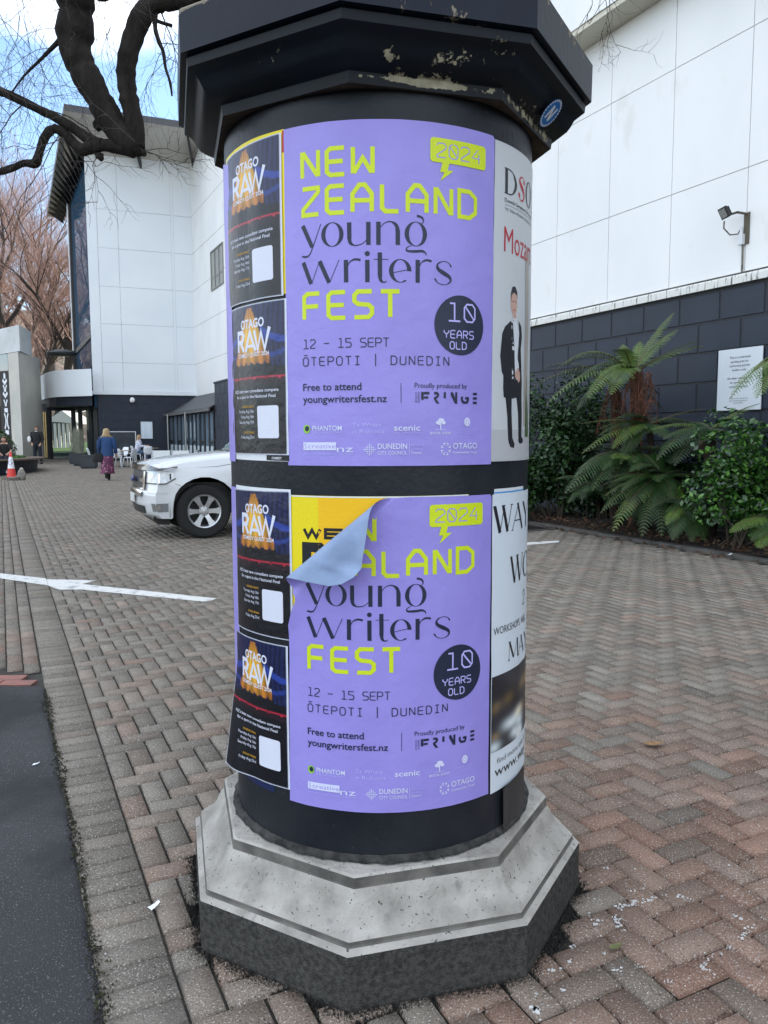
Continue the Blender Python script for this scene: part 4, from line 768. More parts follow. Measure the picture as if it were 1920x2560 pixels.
mb = MB(); mb.box(-14, 24, CU + .02, CW + .35, 7.975, 8.06, 0, TE); mb.build('soffit', CREAM, bl, world=True)
mb = MB(); mb.box(-14, 24, CU, CU + 14, 8.062, 15.2, 0, TE); mb.box(-14, 24, CW + .35, CU + 14, .0, 8.06, 0, TE); mb.build('upper_storey', WW, bl, world=True)
def pl(px, py, c):
    v = FW + (px - 960) / FPX * RT - (py - 1280) / FPX * UP; t = (c - CAM @ E2) / (v @ E2); P = CAM + t * v; return float(P @ E1), float(P[2])
a_, z_ = pl(1376, 26, CU); wn = MB()
for i in range(3):
    a1 = a_ + .1 + i * 1.1
    wn.box(a1, a1 + 1.02, CU - .012, CU + .02, z_ + .06, z_ + 1.5, 1, TE)
    wn.box(a1 - .08, a1, CU - .03, CU + .02, z_, z_ + 1.56, 0, TE)
wn.box(a1 + 1.02, a1 + 1.1, CU - .03, CU + .02, z_, z_ + 1.56, 0, TE); wn.box(a_ + .1, a1 + 1.02, CU - .03, CU + .02, z_, z_ + .055, 0, TE)
wn.build('upper_window', [DARKF, GLASSD], bl, world=True)
mb = MB(); mb.box(24, 39.3, CW, CW + 13.5, .2, 15.5, 0, TE)
for z in (5.15, 7.05, 8.88, 10.74, 12.6): mb.box(24, 39.2, CW - .004, CW + .01, z - .012, z + .012, 1, TE)
mb.build('far_wall', [WW, JOINT], bl, world=True)
wf = MB(); wf.box(33.0, 35.25, CW - .05, CW + .02, 8.24, 8.30, 0, TE); wf.box(33.0, 35.25, CW - .05, CW + .02, 9.98, 10.04, 0, TE)
for a0 in (33.0, 33.72, 34.46, 35.19): wf.box(a0, a0 + .06, CW - .045, CW + .02, 8.30, 9.98, 0, TE)
wf.box(33.06, 35.19, CW - .03, CW + .02, 8.78, 8.83, 0, TE)
fo = wf.build('window_frame', mat('grey window frame', (.22, .22, .20), .6), bl, world=True)
mb = MB(); mb.box(33.05, 35.2, CW - .012, CW + .01, 8.29, 9.99, 0, TE); q = mb.build('window', mat('curtained window', (.30, .31, .28), .25, (.20, .21, .20), 3, stretch=(6, 6, .3)), bl, world=True)
# low block wing between the glazed café and the garden
cwg = 6.8
wg = empty('block_wing', E(29.5, cwg, .1), 0, 'low dark block wing beside the glazed café, mostly behind the column', 'building')
mb = MB(); mb.box(19, 29.55, cwg + .012, CW - .01, .0, 3.55, 1, TE)
for r_ in range(9):
    z1 = 3.50 - .43 * r_; off = 0 if r_ % 2 == 0 else .3675
    for k in range(14): a0 = 19 + off + .736 * k; mb.box(a0 + .012, min(a0 + .724, 29.545), cwg, cwg + .05, z1 - .418, z1 - .012, 0, TE)
    mb.box(29.5, 29.562, cwg + .02, cwg + .7, z1 - .418, z1 - .012, 0, TE); mb.box(29.5, 29.562, cwg + .73, CW - .03, z1 - .418, z1 - .012, 0, TE)
mb.build('block_wall', [BLOCK, BJ], wg, world=True)
mb = MB(); mb.box(18.95, 29.6, cwg - .02, CW - .02, 3.555, 3.62, 0, TE); mb.build('coping', BLOCK, wg, world=True)
# glazed café lean-to in the corner
cf = empty('glazed_conservatory', E(34, 6.8, .2), 0, 'glazed lean-to café with dark posts and sloping dark roof in the building corner', 'conservatory')
A0, A1 = 29.62, 39.4; ze = 2.62
mb = MB(); vs = [E(a, c, z) for (c, z) in ((6.62, ze), (CW - .01, 3.52), (CW - .01, 3.44), (6.62, ze - .08)) for a in (A0, A1)]
mb.add(vs, [(0, 1, 3, 2), (2, 3, 5, 4), (4, 5, 7, 6), (6, 7, 1, 0), (0, 2, 4, 6), (1, 7, 5, 3)]); mb.build('roof', mat('dark roof sheet', (.012, .013, .02), .45), cf, world=True)
mb = MB(); mb.box(A0, A1, 6.56, 6.62, ze - .16, ze - .02, 0, TE); mb.build('gutter', mat('grey gutter', (.10, .10, .10), .5), cf, world=True)
posts = [29.66, 30.45, 31.25, 32.1, 32.9, 33.7, 34.5, 35.3, 36.1, 37.0, 38.0, 39.0]
pm = MB()
for a0 in posts: pm.box(a0, a0 + (.17 if int(a0 * 10) % 3 else .26), 6.78, 6.88, .15, ze - .2, 0, TE)
pm.box(A0, A1, 6.775, 6.885, ze - .20, ze - .02, 0, TE); pm.box(A0, A1, 6.775, 6.885, .12, .22, 0, TE)
for i, a0 in enumerate(posts[:-1]): pm.box(a0 + .2, posts[i + 1], 6.785, 6.87, 1.12, 1.24, 0, TE) if i % 2 == 0 else None
pm.build('door_frames', DARKF, cf, world=True)
GL = mat('café glazing', (.16, .22, .28), .04, (.06, .09, .12), .7, spec=.9, stretch=(1, 1, .3)); FROST = mat('frosted band', (.42, .48, .52), .5)
mb = MB()
for i, a0 in enumerate(posts[:-1]): mb.box(a0 + .15, posts[i + 1] + .02, 6.82, 6.84, .2, ze - .18, 0, TE)
for i, a0 in enumerate(posts[:-1]): mb.box(a0 + .2, posts[i + 1] - .02, 6.812, 6.835, .35, 1.02, 1, TE)
mb.build('glazing', [GL, FROST], cf, world=True)
for a0 in (36.4, 32.4):
    mb = MB(); mb.tube([E(a0, 6.2, .1), E(a0, 6.2, ze - .14)], .032, 10); mb.build('steel_post', mat('galvanised post', (.30, .31, .30), .45, metal=.6), cf, world=True)
# ------------------------------------------------------------------ the white tower at the far left
TB = np.array([math.sin(R_(69.2)), math.cos(R_(69.2)), 0]); TN = np.array([-TB[1], TB[0], 0]); TP = np.array([-9.6, 38.9, 0])
def TT(u, n, z): return tuple(TP + u * TB + n * TN + np.array([0, 0, z]))
tw = empty('tower', TT(-2.5, 0, .2), 0, 'tall white panelled tower with oversailing roof beyond the café tables', 'building')
TW = mat('cool white render', (.70, .735, .76), .6, (.66, .70, .73), .5, bump=.0006, bscale=10)
mb = MB(); mb.box(-4.98, .66, .02, 12, 3.72, 15.3, 1, TT)
cells_mesh(mb, [-4.55, -3.58, -1.02], [3.72, 5.15, 7.05, 8.88, 10.74, 12.6, 15.3], 0, .04, .017, TT, 0); cells_mesh(mb, [-.90, .66], [3.72, 5.15, 7.05, 8.88, 10.74, 12.6, 15.3], 0, .04, .016, TT, 0)
mb.box(-1.02, -.90, .004, .05, 3.72, 15.3, 0, TT); mb.box(-5.03, -4.56, -.0, .06, 3.72, 15.3, 0, TT)
mb.build('wall_panels', [TW, JOINT], tw, world=True)
mb = MB(); mb.box(-5.03, .62, -.10, .3, 3.545, 3.715, 0, TT); mb.box(-5.13, -5.03, -.10, 9, 3.545, 3.715, 0, TT); mb.build('ledge', TW, tw, world=True)
mb = MB(); mb.box(-4.84, .64, .014, 9, -.1, 3.54, 1, TT)
for r_ in range(9):
    z1 = 3.53 - .43 * r_; off = 0 if r_ % 2 == 0 else .37
    for k in range(-1, 8):
        a0 = max(-4.83 + off + .736 * k, -4.83); a1 = min(-4.83 + off + .736 * (k + 1), .62)
        if a1 - a0 > .05: mb.box(a0 + .009, a1 - .009, 0, .05, z1 - .421, z1 - .009, 0, TT)
mb.build('block_base', [BLOCK, BJ], tw, world=True)
SKYG = mat('sky glass', (.03, .075, .13), .02, spec=.25); SKYG.node_tree.nodes['Principled BSDF'].inputs['IOR'].default_value = 1.12  # blue of the reflected sky is mixed into the glass colour
# glass flank receding on the left
T0 = np.array(TT(-5.03, .0, 0)); gl_len = 8.6
def TS(u, n, z): return tuple(T0 + u * E1 + n * E2 + np.array([0, 0, z]))
mb = MB(); mb.box(.1, gl_len, .05, .2, 2.9, 15.4, 0, TS); mb.build('glass_flank', SKYG, tw, world=True)
mb = MB(); mb.box(gl_len, gl_len + .5, -.1, .3, 2.9, 15.6, 0, TS); mb.box(0, gl_len, -.02, .05, 6.35, 6.6, 0, TS)
mb.build('glass_mullions', DARKF, tw, world=True)
mb = MB(); mb.box(gl_len + .5, gl_len + .85, -.12, .3, 2.9, 15.6, 0, TS); mb.build('white_pier', TW, tw, world=True)
# roof with raised soffit and tapered fins
RA, RB = at(160, 277, 36.0), at(118, 541, 52.0); RC = RA + TB * 9.5 + np.array([0, 0, -.1]); WA = np.array(TT(-5.03, 0, 15.12)); WB = np.array(TS(gl_len + .9, 0, 15.62)); WC = np.array(TT(2.5, 0, 15.3)); WBk = WB + E1 * 5
RZ = np.array([0, 0, .30])
mb = MB(); mb.add([RA, RC, WC, WA, RB, WBk], [(0, 1, 2, 3), (0, 3, 5, 4)]); mb.build('soffit', mat('cream soffit lining', (.56, .53, .47), .7, (.48, .45, .39), .6), tw, world=True)
mb = MB(); mb.add([RA, RC, RB, RA + RZ, RC + RZ, RB + RZ, RB + E2 * 12 + RZ, RC + TN * 12 + RZ, RA + [0, 0, .001], RC + [0, 0, .001]], [(0, 1, 4, 3), (2, 0, 3, 5), (3, 4, 7, 6, 5)]); mb.build('roof', mat('dark roof edge', (.05, .05, .055), .6), tw, world=True)
FINM = mat('fin paint', (.03, .03, .032), .6)
for k in range(1, 15):
    mb = MB(); t = k / 15; o_ = RA + (RB - RA) * t; i_ = WA + (WBk - WA) * t; d_ = E1 * .11
    mb.add([o_ - [0, 0, .02], o_ - [0, 0, .05], i_ - [0, 0, .55], i_ - [0, 0, .01], o_ + d_ - [0, 0, .02], o_ + d_ - [0, 0, .05], i_ + d_ - [0, 0, .55], i_ + d_ - [0, 0, .01]], [(0, 1, 2, 3), (7, 6, 5, 4), (1, 5, 6, 2), (0, 4, 5, 1), (3, 2, 6, 7)]); mb.build('fin', FINM, tw, world=True)
for k in range(1, 4):
    mb = MB(); o_ = RA + TB * 2.6 * k; i_ = WA + TB * 2.6 * k + (WC - WA) * 0; d_ = TB * .09; mb.add([o_ - [0, 0, .01], i_ - [0, 0, .4], i_, o_ + d_ - [0, 0, .01], i_ + d_ - [0, 0, .4], i_ + d_], [(0, 1, 2), (5, 4, 3), (0, 3, 4, 1)]); mb.build('fin', FINM, tw, world=True)
# entrance: curved balcony front, fascia, glass doors
en = empty('entrance', at(165, 1143, 41) * [1, 1, 0], 0, 'glazed entrance under a curved pale balcony front left of the tower', 'entrance')
bp = [at(100, 1000, 43.5), at(112, 1000, 41.6), at(122, 1000, 40.4), at(140, 1000, 39.5), at(165, 1000, 39.1), at(200, 1000, 38.8), at(231, 1000, 38.5)]
zt, zb = 4.72, 3.42
mb = MB(); back = [p + TN * .14 for p in bp]; ring = [(p[0], p[1]) for p in bp] + [(p[0], p[1]) for p in back[::-1]]
mb.prism(ring, zb, zt, lambda x, y, z: (x, y, z)); mb.build('balcony_front', TW, en, world=True, angle=30)
mb = MB(); q = [p + TN * .5 for p in bp]; mb.prism([(p[0], p[1]) for p in q] + [(p[0], p[1]) for p in [p + TN * 6 for p in q][::-1]], zb - .45, zb + .1, lambda x, y, z: (x, y, z)); mb.build('fascia', mat('dark blue fascia', (.014, .02, .034), .5), en, world=True)
dp = [at(108, 1100, 42.2), at(126, 1100, 42.0), at(186, 1100, 41.8), at(203, 1100, 41.9), at(229, 1100, 42.0), at(243, 1100, 41.0)]
mb = MB()
for p in dp + [at(117, 1100, 42.1)]: mb.box(-.09, .09, -.09, .09, .25, 3.2, 0, lambda x, y, z, p=p: (p[0] + x, p[1] + y, z))
for i in range(len(dp) - 1):
    p, q = dp[i], dp[i + 1]; mb.prism([(p[0], p[1] - .05), (q[0], q[1] - .05), (q[0], q[1] + .05), (p[0], p[1] + .05)], 2.82, 3.0, lambda x, y, z: (x, y, z))
mb.build('door_frames', DARKF, en, world=True)
for px in (112, 116.5):
    p = at(px, 1100, 41.7); mb = MB(); mb.tube([(p[0], p[1], .35), (p[0], p[1], 2.75)], .035, 8); mb.build('pull_handle', mat('brass handle', (.45, .33, .15), .35, metal=.8), en, world=True)
GLC = mat('clear door glass', (.10, .17, .17), .02, trans=.0, alpha=.42, spec=.7)
mb = MB()
for i in range(1, len(dp) - 1):
    p, q = dp[i], dp[i + 1]; mb.add([(p[0], p[1], .3), (q[0], q[1], .3), (q[0], q[1], 2.82), (p[0], p[1], 2.82)], [(0, 1, 2, 3)])
mb.build('door_glass', GLC, en, world=True)
mb = MB(); p = at(245, 1100, 43.5); mb.prism([(at(206, 1000, 43)[0], 41), (at(252, 1000, 44)[0], 41), (at(252, 1000, 44)[0], 45), (at(206, 1000, 43)[0], 43)], .2, 3.1, lambda x, y, z: (x, y, z)); mb.build('lobby_wall', mat('dark lobby', (.008, .009, .011), .6), en, world=True)
# lawn and a little white pavilion seen through the doors
lw = MB(); lw.add([at(100, 1000, 46) * [1, 1, 0] + [0, 0, .50], at(260, 1000, 46) * [1, 1, 0] + [0, 0, .50], at(300, 1000, 75) * [1, 1, 0] + [0, 0, .95], at(60, 1000, 75) * [1, 1, 0] + [0, 0, .95]], [(0, 1, 2, 3)])
tag(lw.build('lawn', mat('bright lawn', (.07, .14, .02), .9, (.05, .10, .015), 2)), kind='structure')
pv = empty('pavilion', at(155, 1100, 56) * [1, 1, 0] + [0, 0, .6], 0, 'small white pavilion glimpsed through the glass entrance doors', 'pavilion')
WPV = mat('pavilion white', (.62, .63, .61), .6)
mb = MB(); l, r = at(126, 1100, 56), at(190, 1100, 56); cx = (l[0] + r[0]) / 2
mb.add([(l[0] - .3, l[1], 2.55), (r[0] + .3, l[1], 2.35), (cx, l[1], 3.3), (l[0] - .3, l[1] + 3, 2.55), (r[0] + .3, l[1] + 3, 2.35), (cx, l[1] + 3, 3.3)], [(0, 1, 2), (5, 4, 3), (0, 2, 5, 3), (1, 4, 5, 2), (0, 3, 4, 1)]); mb.build('roof', WPV, pv, world=True)
for k in range(7):
    x = l[0] + (r[0] - l[0]) * k / 6; mb = MB(); mb.box(x - .08, x + .08, l[1] + .1, l[1] + .26, .6, 2.4); mb.build('post', WPV, pv, world=True)
# disc canopy on a post
dc = empty('disc_canopy', at(180, 1143, 42.0) * [1, 1, 0] + [0, 0, 4.7], 0, 'dark round disc canopy on a thin post above the entrance balcony', 'canopy')
p = at(155, 882, 41.5); mb = MB(); mb.loft([[(p[0] + rr_ * math.cos(q), p[1] + rr_ * .8 * math.sin(q), p[2] + dz) for q in np.linspace(0, 2 * math.pi, 29)[:-1]] for rr_, dz in ((.5, -.16), (.75, -.10), (.78, 0), (.3, .16))]); mb.build('disc', mat('canopy grey', (.035, .04, .04), .5), dc, world=True, angle=40)
mb = MB(); p2 = at(184, 882, 41.5); mb.tube([(p2[0], p2[1], 4.0), (p2[0], p2[1], 5.9)], .05, 8); mb.tube([(p2[0], p2[1], 5.85), (p[0] + .5, p[1], p[2])], .04, 8); mb.build('post', DARKF, dc, world=True)
# ------------------------------------------------------------------ concrete portal with the patterned banner
po = empty('concrete_portal', at(60, 1140, 38) * [1, 1, 0] + [0, 0, .1], 0, 'pale concrete portal column with a heavy lintel block at the far left', 'portal')
PC = mat('pale portal concrete', (.52, .50, .44), .75, (.42, .41, .37), .8, bump=.001, bscale=20); PL = mat('lintel concrete', (.58, .60, .63), .75, (.46, .48, .47), .7, bump=.001, bscale=20, col3=(.28, .29, .22), scale3=1.3, lo3=.62, hi3=.8)
a, b, c = at(25, 1000, 38), at(51, 1000, 37.2), at(104, 1000, 40.5)
mb = MB(); d = (a - b); back_ = c + d; mb.prism([(a[0], a[1]), (b[0], b[1]), (c[0], c[1]), (back_[0], back_[1])], .0, 5.42, lambda x, y, z: (x, y, z)); mb.build('column', PC, po, world=True)
a2 = b + (a - b) * 8; b2 = at(56, 1000, 37.0); c2 = at(85, 1000, 39.4); a2 = b2 + (a - b) / np.linalg.norm(a - b) * 9
mb = MB(); e_ = c2 + (a2 - b2); mb.prism([(a2[0], a2[1]), (b2[0], b2[1]), (c2[0], c2[1]), (e_[0], e_[1])], 5.425, 6.62, lambda x, y, z: (x, y, z)); mb.build('lintel', PL, po, world=True)
mb = MB(); col2 = a2 + (b - a) * 1.0; sh = (a - b) / np.linalg.norm(a - b) * 6.5; mb.prism([(q[0] + sh[0], q[1] + sh[1]) for q in (a, b, c, back_)], 0, 5.42, lambda x, y, z: (x, y, z)); mb.build('column', PC, po, world=True)
bn = empty('patterned_banner', at(10, 1140, 38.2) * [1, 1, 0] + [0, 0, .6], 0, 'black banner with a white carved-style pattern hanging beside the portal column', 'banner')
dirn = (b - a) / np.linalg.norm(b - a); o0 = at(25, 1000, 38.05) * [1, 1, 0]
def BN(u, n, z): return tuple(o0 - dirn * (.0 - u) * 1 + np.array([0, 0, z]) - np.array([dirn[1], -dirn[0], 0]) * (-n))
mb = MB(); mb.prism([(-1.15, 1.0), (-.03, 1.0), (-.03, 4.6), (-1.15, 4.6)], .0, .04, lambda u, z, n: BN(u, -n, z)); mb.build('cloth', mat('black banner cloth', (.02, .018, .016), .8), bn, world=True)
mb = MB(); mb.prism([(-1.15, 4.62), (-.03, 4.62), (-.03, 5.4), (-1.15, 5.4)], .0, .04, lambda u, z, n: BN(u, -n, z)); mb.build('glass_light', GLASSD, bn, world=True)
wh = MB(); zc = lambda py: 1.435 + (1089 - py) / FPX * 38
def mot(pts, w_): 
    pr = Print(); pr.ribbon(pts, w_, 0)
    for q, m, lay in pr.p: wh.add([BN(u, .006 + .0007 * (len(wh.v) % 7), z) for u, z in q], [(0, 1, 2, 3)])
cxb = -.50
for py, kind in ((938, 'd'), (954, 'v'), (969, 'y'), (986, 'v'), (1005, 'y'), (1023, 'r'), (1050, 'x'), (1078, 'r')):
    z = zc(py)
    if kind == 'd': mot([(cxb, z - .14), (cxb, z + .06)], .22); mot([(cxb, z + .06), (cxb, z + .14)], [.22, .06])
    elif kind == 'v': mot([(cxb - .25, z + .12), (cxb, z - .06), (cxb + .25, z + .12)], .15)
    elif kind == 'y': mot([(cxb - .20, z + .16), (cxb - .07, z - .02), (cxb - .05, z - .16)], .11); mot([(cxb + .20, z + .16), (cxb + .07, z - .02), (cxb + .05, z - .16)], .11)
    elif kind == 'r': mot([(cxb - .20, z), (cxb + .20, z)], .20)
    else:
        for s in (-1, 1): mot([(cxb + s * .22, z + .38), (cxb + s * .10, z + .18), (cxb + s * .07, z), (cxb + s * .10, z - .18), (cxb + s * .24, z - .38)], .12)
wh.build('motif', mat('banner white', (.70, .72, .76), .7), bn, world=True)
# ------------------------------------------------------------------ small fixtures on the walls
sg = empty('parking_sign', E(5.5, CW - .02, 2.2), 0, 'pale grey restricted parking notice fixed to the dark block wall', 'sign')
mb = MB(); mb.box(5.13, 5.855, CW - .03, CW - .018, 1.77, 2.62, 0, TE); mb.build('panel', mat('sign panel', (.60, .64, .68), .4, (.55, .59, .64), 2), sg, world=True)
pr = Print()
lines = ['This is a restricted', 'parking area for', 'authorised permit', 'holders only.', '', 'All other vehicles will', 'be towed at the', "owner's expense."]
for i, q in enumerate(lines):
    if q: pr.text(q, 0, 2.485 - i * .0575, h=.032, m=0, cx=True, bold=.004)
for i, q in enumerate(('Vehicles can be recovered from', "Billy's Towage and Storage Ltd", 'Phone 4779797')): pr.text(q, 0, 1.925 - i * .032, h=.017, m=0, cx=True)
mb = MB()
for pts, m, lay in pr.p: mb.add([E(5.4925 - u, CW - .0325, z) for u, z in pts], [tuple(range(len(pts)))])
mb.build('lettering', mat('sign lettering', (.05, .055, .065), .6), sg, world=True)
fl = empty('floodlight', E(5.5, CW, 4.3), 0, 'black floodlight on a bracket with a cable on the white wall', 'floodlight')
def FLT(x, y, z):                       # lamp head turned out and down
    ca, sa = math.cos(R_(28)), math.sin(R_(28)); x, y, z = .88 * x, .88 * y, .88 * z; p = np.array([x, y * ca - z * sa, y * sa + z * ca]); q = E1 * -(p[0] * .94 + p[1] * .34) + E2 * (p[1] * .94 - p[0] * .34); b_ = np.array(E(5.63, CW - .30, 4.43)); return tuple(b_ + [q[0], q[1], p[2]])
mb = MB(); mb.box(-.105, .105, 0, .03, -.088, .088, 0, FLT); mb.box(-.085, .085, .03, .06, -.07, .07, 0, FLT)
for k in range(6): mb.box(-.08 + k * .03, -.072 + k * .03, .06, .08, -.065, .065, 0, FLT)
head = mb.build('lamp_head', mat('black lamp housing', (.012, .012, .013), .45), fl, world=True)
mb = MB(); mb.box(-.082, .082, -.006, -.001, -.066, .066, 0, FLT); g_ = mb.build('lens', mat('lamp lens', (.34, .35, .33), .2, (.2, .2, .19), 30), head, world=False); g_.matrix_parent_inverse = (fl.matrix_basis).inverted() @ fl.matrix_basis
mb = MB(); mb.box(5.48, 5.60, CW - .20, CW - .18, 4.41, 4.435, 0, TE); mb.box(5.48, 5.505, CW - .20, CW - .0, 4.41, 4.435, 0, TE); mb.box(5.44, 5.53, CW - .015, CW - .002, 4.02, 4.44, 0, TE); mb.build('bracket', mat('rusty bracket', (.10, .085, .06), .7), fl, world=True)
mb = MB(); mb.box(5.50, 5.575, CW - .07, CW - .016, 4.02, 4.16, 0, TE); mb.tube([E(5.54, CW - .045, 4.16), E(5.54, CW - .045, 4.26)], .022, 8); mb.build('junction_box', mat('white junction box', (.62, .64, .66), .5), fl, world=True)
mb = MB(); mb.tube([E(5.66, CW - .24, 4.34), E(5.70, CW - .2, 4.26), E(5.66, CW - .12, 4.17), E(5.58, CW - .06, 4.17), E(5.545, CW - .05, 4.24)], .010, 6); mb.tube([E(5.53, CW - .02, 4.02), E(5.525, CW - .02, 3.66)], .013, 6); mb.build('cable', mat('stained conduit', (.20, .18, .15), .7, (.06, .05, .04), 20), fl, world=True)
sc_ = empty('security_dome', TT(-3.19, -.1, 3.33), 0, 'small white dome camera on the dark tower base', 'camera')
mb = MB(); p = TT(-3.19, -.14, 3.27); mb.ell(p, (.13, .13, .14), 12, 8); mb.build('dome', mat('dome white', (.75, .77, .78), .4), sc_, world=True, smooth=True)
mb = MB(); mb.box(-3.25, -3.13, -.14, -.0, 3.30, 3.42, 0, TT); mb.build('bracket', mat('dome bracket', (.6, .62, .63), .5), sc_, world=True)
nb = empty('menu_board', TT(-2.53, 0, 1.7), 0, 'pale lit-looking menu board in a dark frame on the tower base', 'menu board')
mb = MB(); mb.box(-2.82, -2.24, -.03, -.004, 1.33, 2.20, 0, TT); mb.build('sheet', mat('menu sheet', (.62, .70, .76), .35, (.50, .60, .68), 1.5, stretch=(3, 3, .4)), nb, world=True)
mb = MB()
for u0, u1, z0, z1 in ((-2.86, -2.82, 1.29, 2.24), (-2.24, -2.20, 1.29, 2.24), (-2.82, -2.24, 2.20, 2.24), (-2.82, -2.24, 1.29, 1.33)): mb.box(u0, u1, -.05, -.004, z0, z1, 0, TT)
mb.build('frame', DARKF, nb, world=True)
cb = empty('chalkboard', TT(-3.8, -.5, .25), 0, 'large dark chalkboard with a white frame behind the walking woman', 'chalkboard')
mb = MB(); mb.box(-4.50, -3.14, -.60, -.56, .62, 1.66, 0, TT); mb.build('slate', mat('chalky slate', (.020, .026, .034), .7, (.04, .046, .055), 2), cb, world=True)
mb = MB()
for u0, u1, z0, z1 in ((-4.54, -4.50, .58, 1.70), (-3.14, -3.10, .58, 1.70), (-4.50, -3.14, 1.66, 1.70), (-4.50, -3.14, .58, .62)): mb.box(u0, u1, -.62, -.54, z0, z1, 0, TT)
for u0 in (-4.52, -3.14): mb.box(u0, u0 + .03, -.60, -.57, .2, .58, 0, TT)
mb.build('frame', mat('white board frame', (.6, .62, .63), .5), cb, world=True)
# ------------------------------------------------------------------ white pickup behind the column
CARW = mat('white car paint', (.64, .66, .68), .25, coat=.6, spec=.5); BLKP = mat('black car plastic', (.012, .012, .013), .5); CHROME = mat('chrome', (.75, .77, .8), .12, metal=1); TYRE = mat('tyre rubber', (.012, .012, .012), .85, bump=.003, bscale=60)
ALLOY = mat('silver alloy', (.50, .51, .53), .3, metal=.8); LAMPG = mat('headlamp glass', (.62, .66, .70), .08, (.22, .24, .27), 9, spec=.9, coat=1); WSCR = mat('windscreen', (.30, .42, .42), .03, spec=1, coat=1); SIDEG = mat('side glass', (.015, .02, .022), .03, spec=1)  # windscreen: pale green of the reflected sky is put into its base colour
h_ang = R_(180 + 24.5); ORG = np.array([-2.84, 9.33, 0])
ute = empty('pickup_truck', ORG, h_ang, 'white four-door pickup parked behind the column, only its front visible', 'pickup')
def dfm(x, y, z):
    s = min(max((x - .30) / .63, 0), 1); a = abs(y) / .93
    x = x if x < .42 else .42 + (x - .42) * .80
    x2 = x - .16 * a ** 2.6 * s * s * (3 - 2 * s)
    t = min(max((z - 1.0) / .26, 0), 1); y2 = y * (1 - .10 * t); y2 *= 1 - .05 * min(max((.55 - z) / .3, 0), 1) + .012 * math.exp(-((z - .78) / .08) ** 2)
    fl_ = .018 * math.exp(-((math.hypot(x, z - .385) - .50) / .07) ** 2) + .018 * math.exp(-((math.hypot(x + 3.22, z - .385) - .50) / .07) ** 2)
    if a > .9: y2 += math.copysign(fl_, y)
    z2 = z - .07 * max(0, (abs(y) - .62) / .31) ** 2 * (z > 1.0) * min(1, (z - 1.0) / .08)
    return (x2, y2, z2)
prof = [(.52, .30), (.80, .305), (.89, .36), (.925, .50), (.925, .66), (.90, .685), (.89, .72), (.87, .92), (.845, 1.02), (.78, 1.05), (.55, 1.095), (.25, 1.14), (-.05, 1.17), (-.35, 1.195), (-.60, 1.21), (-1.5, 1.215), (-2.4, 1.22), (-2.55, 1.22), (-3.4, 1.22), (-4.44, 1.215), (-4.46, .60), (-4.35, .52), (-3.74, .50)]
arc = lambda cx, r, a0, a1, n=14: [(cx + r * math.cos(R_(a0 + (a1 - a0) * i / n)), .385 + r * math.sin(R_(a0 + (a1 - a0) * i / n))) for i in range(n + 1)]
prof += arc(-3.22, .49, 170, 5) + [(-2.6, .40), (-.6, .37)] + arc(0, .485, 178, -8)
bm = bmesh.new(); f0 = bm.faces.new([bm.verts.new((x, -.93, z)) for x, z in prof]); r_ = bmesh.ops.extrude_face_region(bm, geom=[f0]); bmesh.ops.translate(bm, vec=(0, 1.86, 0), verts=[q for q in r_['geom'] if isinstance(q, bmesh.types.BMVert)])
for ax, vals in ((0, np.arange(-4.4, .95, .14)), (2, np.arange(.34, 1.22, .09)), (1, (-.88, -.8, -.7, -.55, -.35, -.15, .15, .35, .55, .7, .8, .88))):
    for q in vals:
        co = [0, 0, 0]; no = [0, 0, 0]; co[ax] = q; no[ax] = 1; bmesh.ops.bisect_plane(bm, geom=bm.verts[:] + bm.edges[:] + bm.faces[:], dist=1e-6, plane_co=co, plane_no=no)
for v in bm.verts: v.co = dfm(*v.co)
bmesh.ops.recalc_face_normals(bm, faces=bm.faces[:]); me = bpy.data.meshes.new('body'); bm.to_mesh(me); bm.free(); me.materials.append(CARW); me.polygons.foreach_set('use_smooth', [True] * len(me.polygons)); me.set_sharp_from_angle(angle=R_(38)); body = link('body', me, ute)
def skin_at(t, z, off=.006):            # walk round the front corner: t 0..1 along the side, 1..2 across the nose
    if t <= 1: x, y = .30 + .61 * t, .935
    else: x, y = .915, .935 * (2 - t)
    p = np.array(dfm(x, y, z)); q = np.array([x * .4 - .1, y * .35, 0]); q = q / np.linalg.norm(q); front = (.89 - np.interp(z, [.3, .36, .5, .66, .72, .90, .985], [.80, .89, .925, .925, .89, .87, .835])) * (t > 1) + (.925 - np.interp(z, [.3, .36, .5, .66, .72, .90, .985], [.80, .89, .925, .925, .89, .87, .835])) * 0
    pull = .915 - np.interp(z, [.3, .36, .5, .66, .69, .72, .92, 1.02], [.80, .89, .925, .925, .90, .89, .87, .845]); pull *= .8; k = min(max((t - .6) / .4, 0), 1); p[0] -= pull * k
    return p + q * off
def patch(t0, t1, zf0, zf1, off, n=14, k=4):
    V = []
    for i in range(n + 1):
        t = t0 + (t1 - t0) * i / n
        for j in range(k + 1): V.append(skin_at(t, zf0(t) + (zf1(t) - zf0(t)) * j / k, off if not callable(off) else off(t)))
    return V, [(i * (k + 1) + j, (i + 1) * (k + 1) + j, (i + 1) * (k + 1) + j + 1, i * (k + 1) + j + 1) for i in range(n) for j in range(k)]
def mirror(mb):
    n = len(mb.v); mb.f += [tuple(i + n for i in f[::-1]) for f in mb.f]; mb.m += mb.m[:]; mb.v += [(x, -y, z) for x, y, z in mb.v[:n]]
def corner_part(name, m, args, sides=(1,), **kw):
    for s in (1, -1):
        mb = MB()
        for a in args: mb.add(*patch(*a[:5]), a[5] if len(a) > 5 else 0)
        if s < 0: mb.v = [(x, -y, z) for x, y, z in mb.v]; mb.f = [f[::-1] for f in mb.f]
        mb.build(name, m, ute, smooth=True)
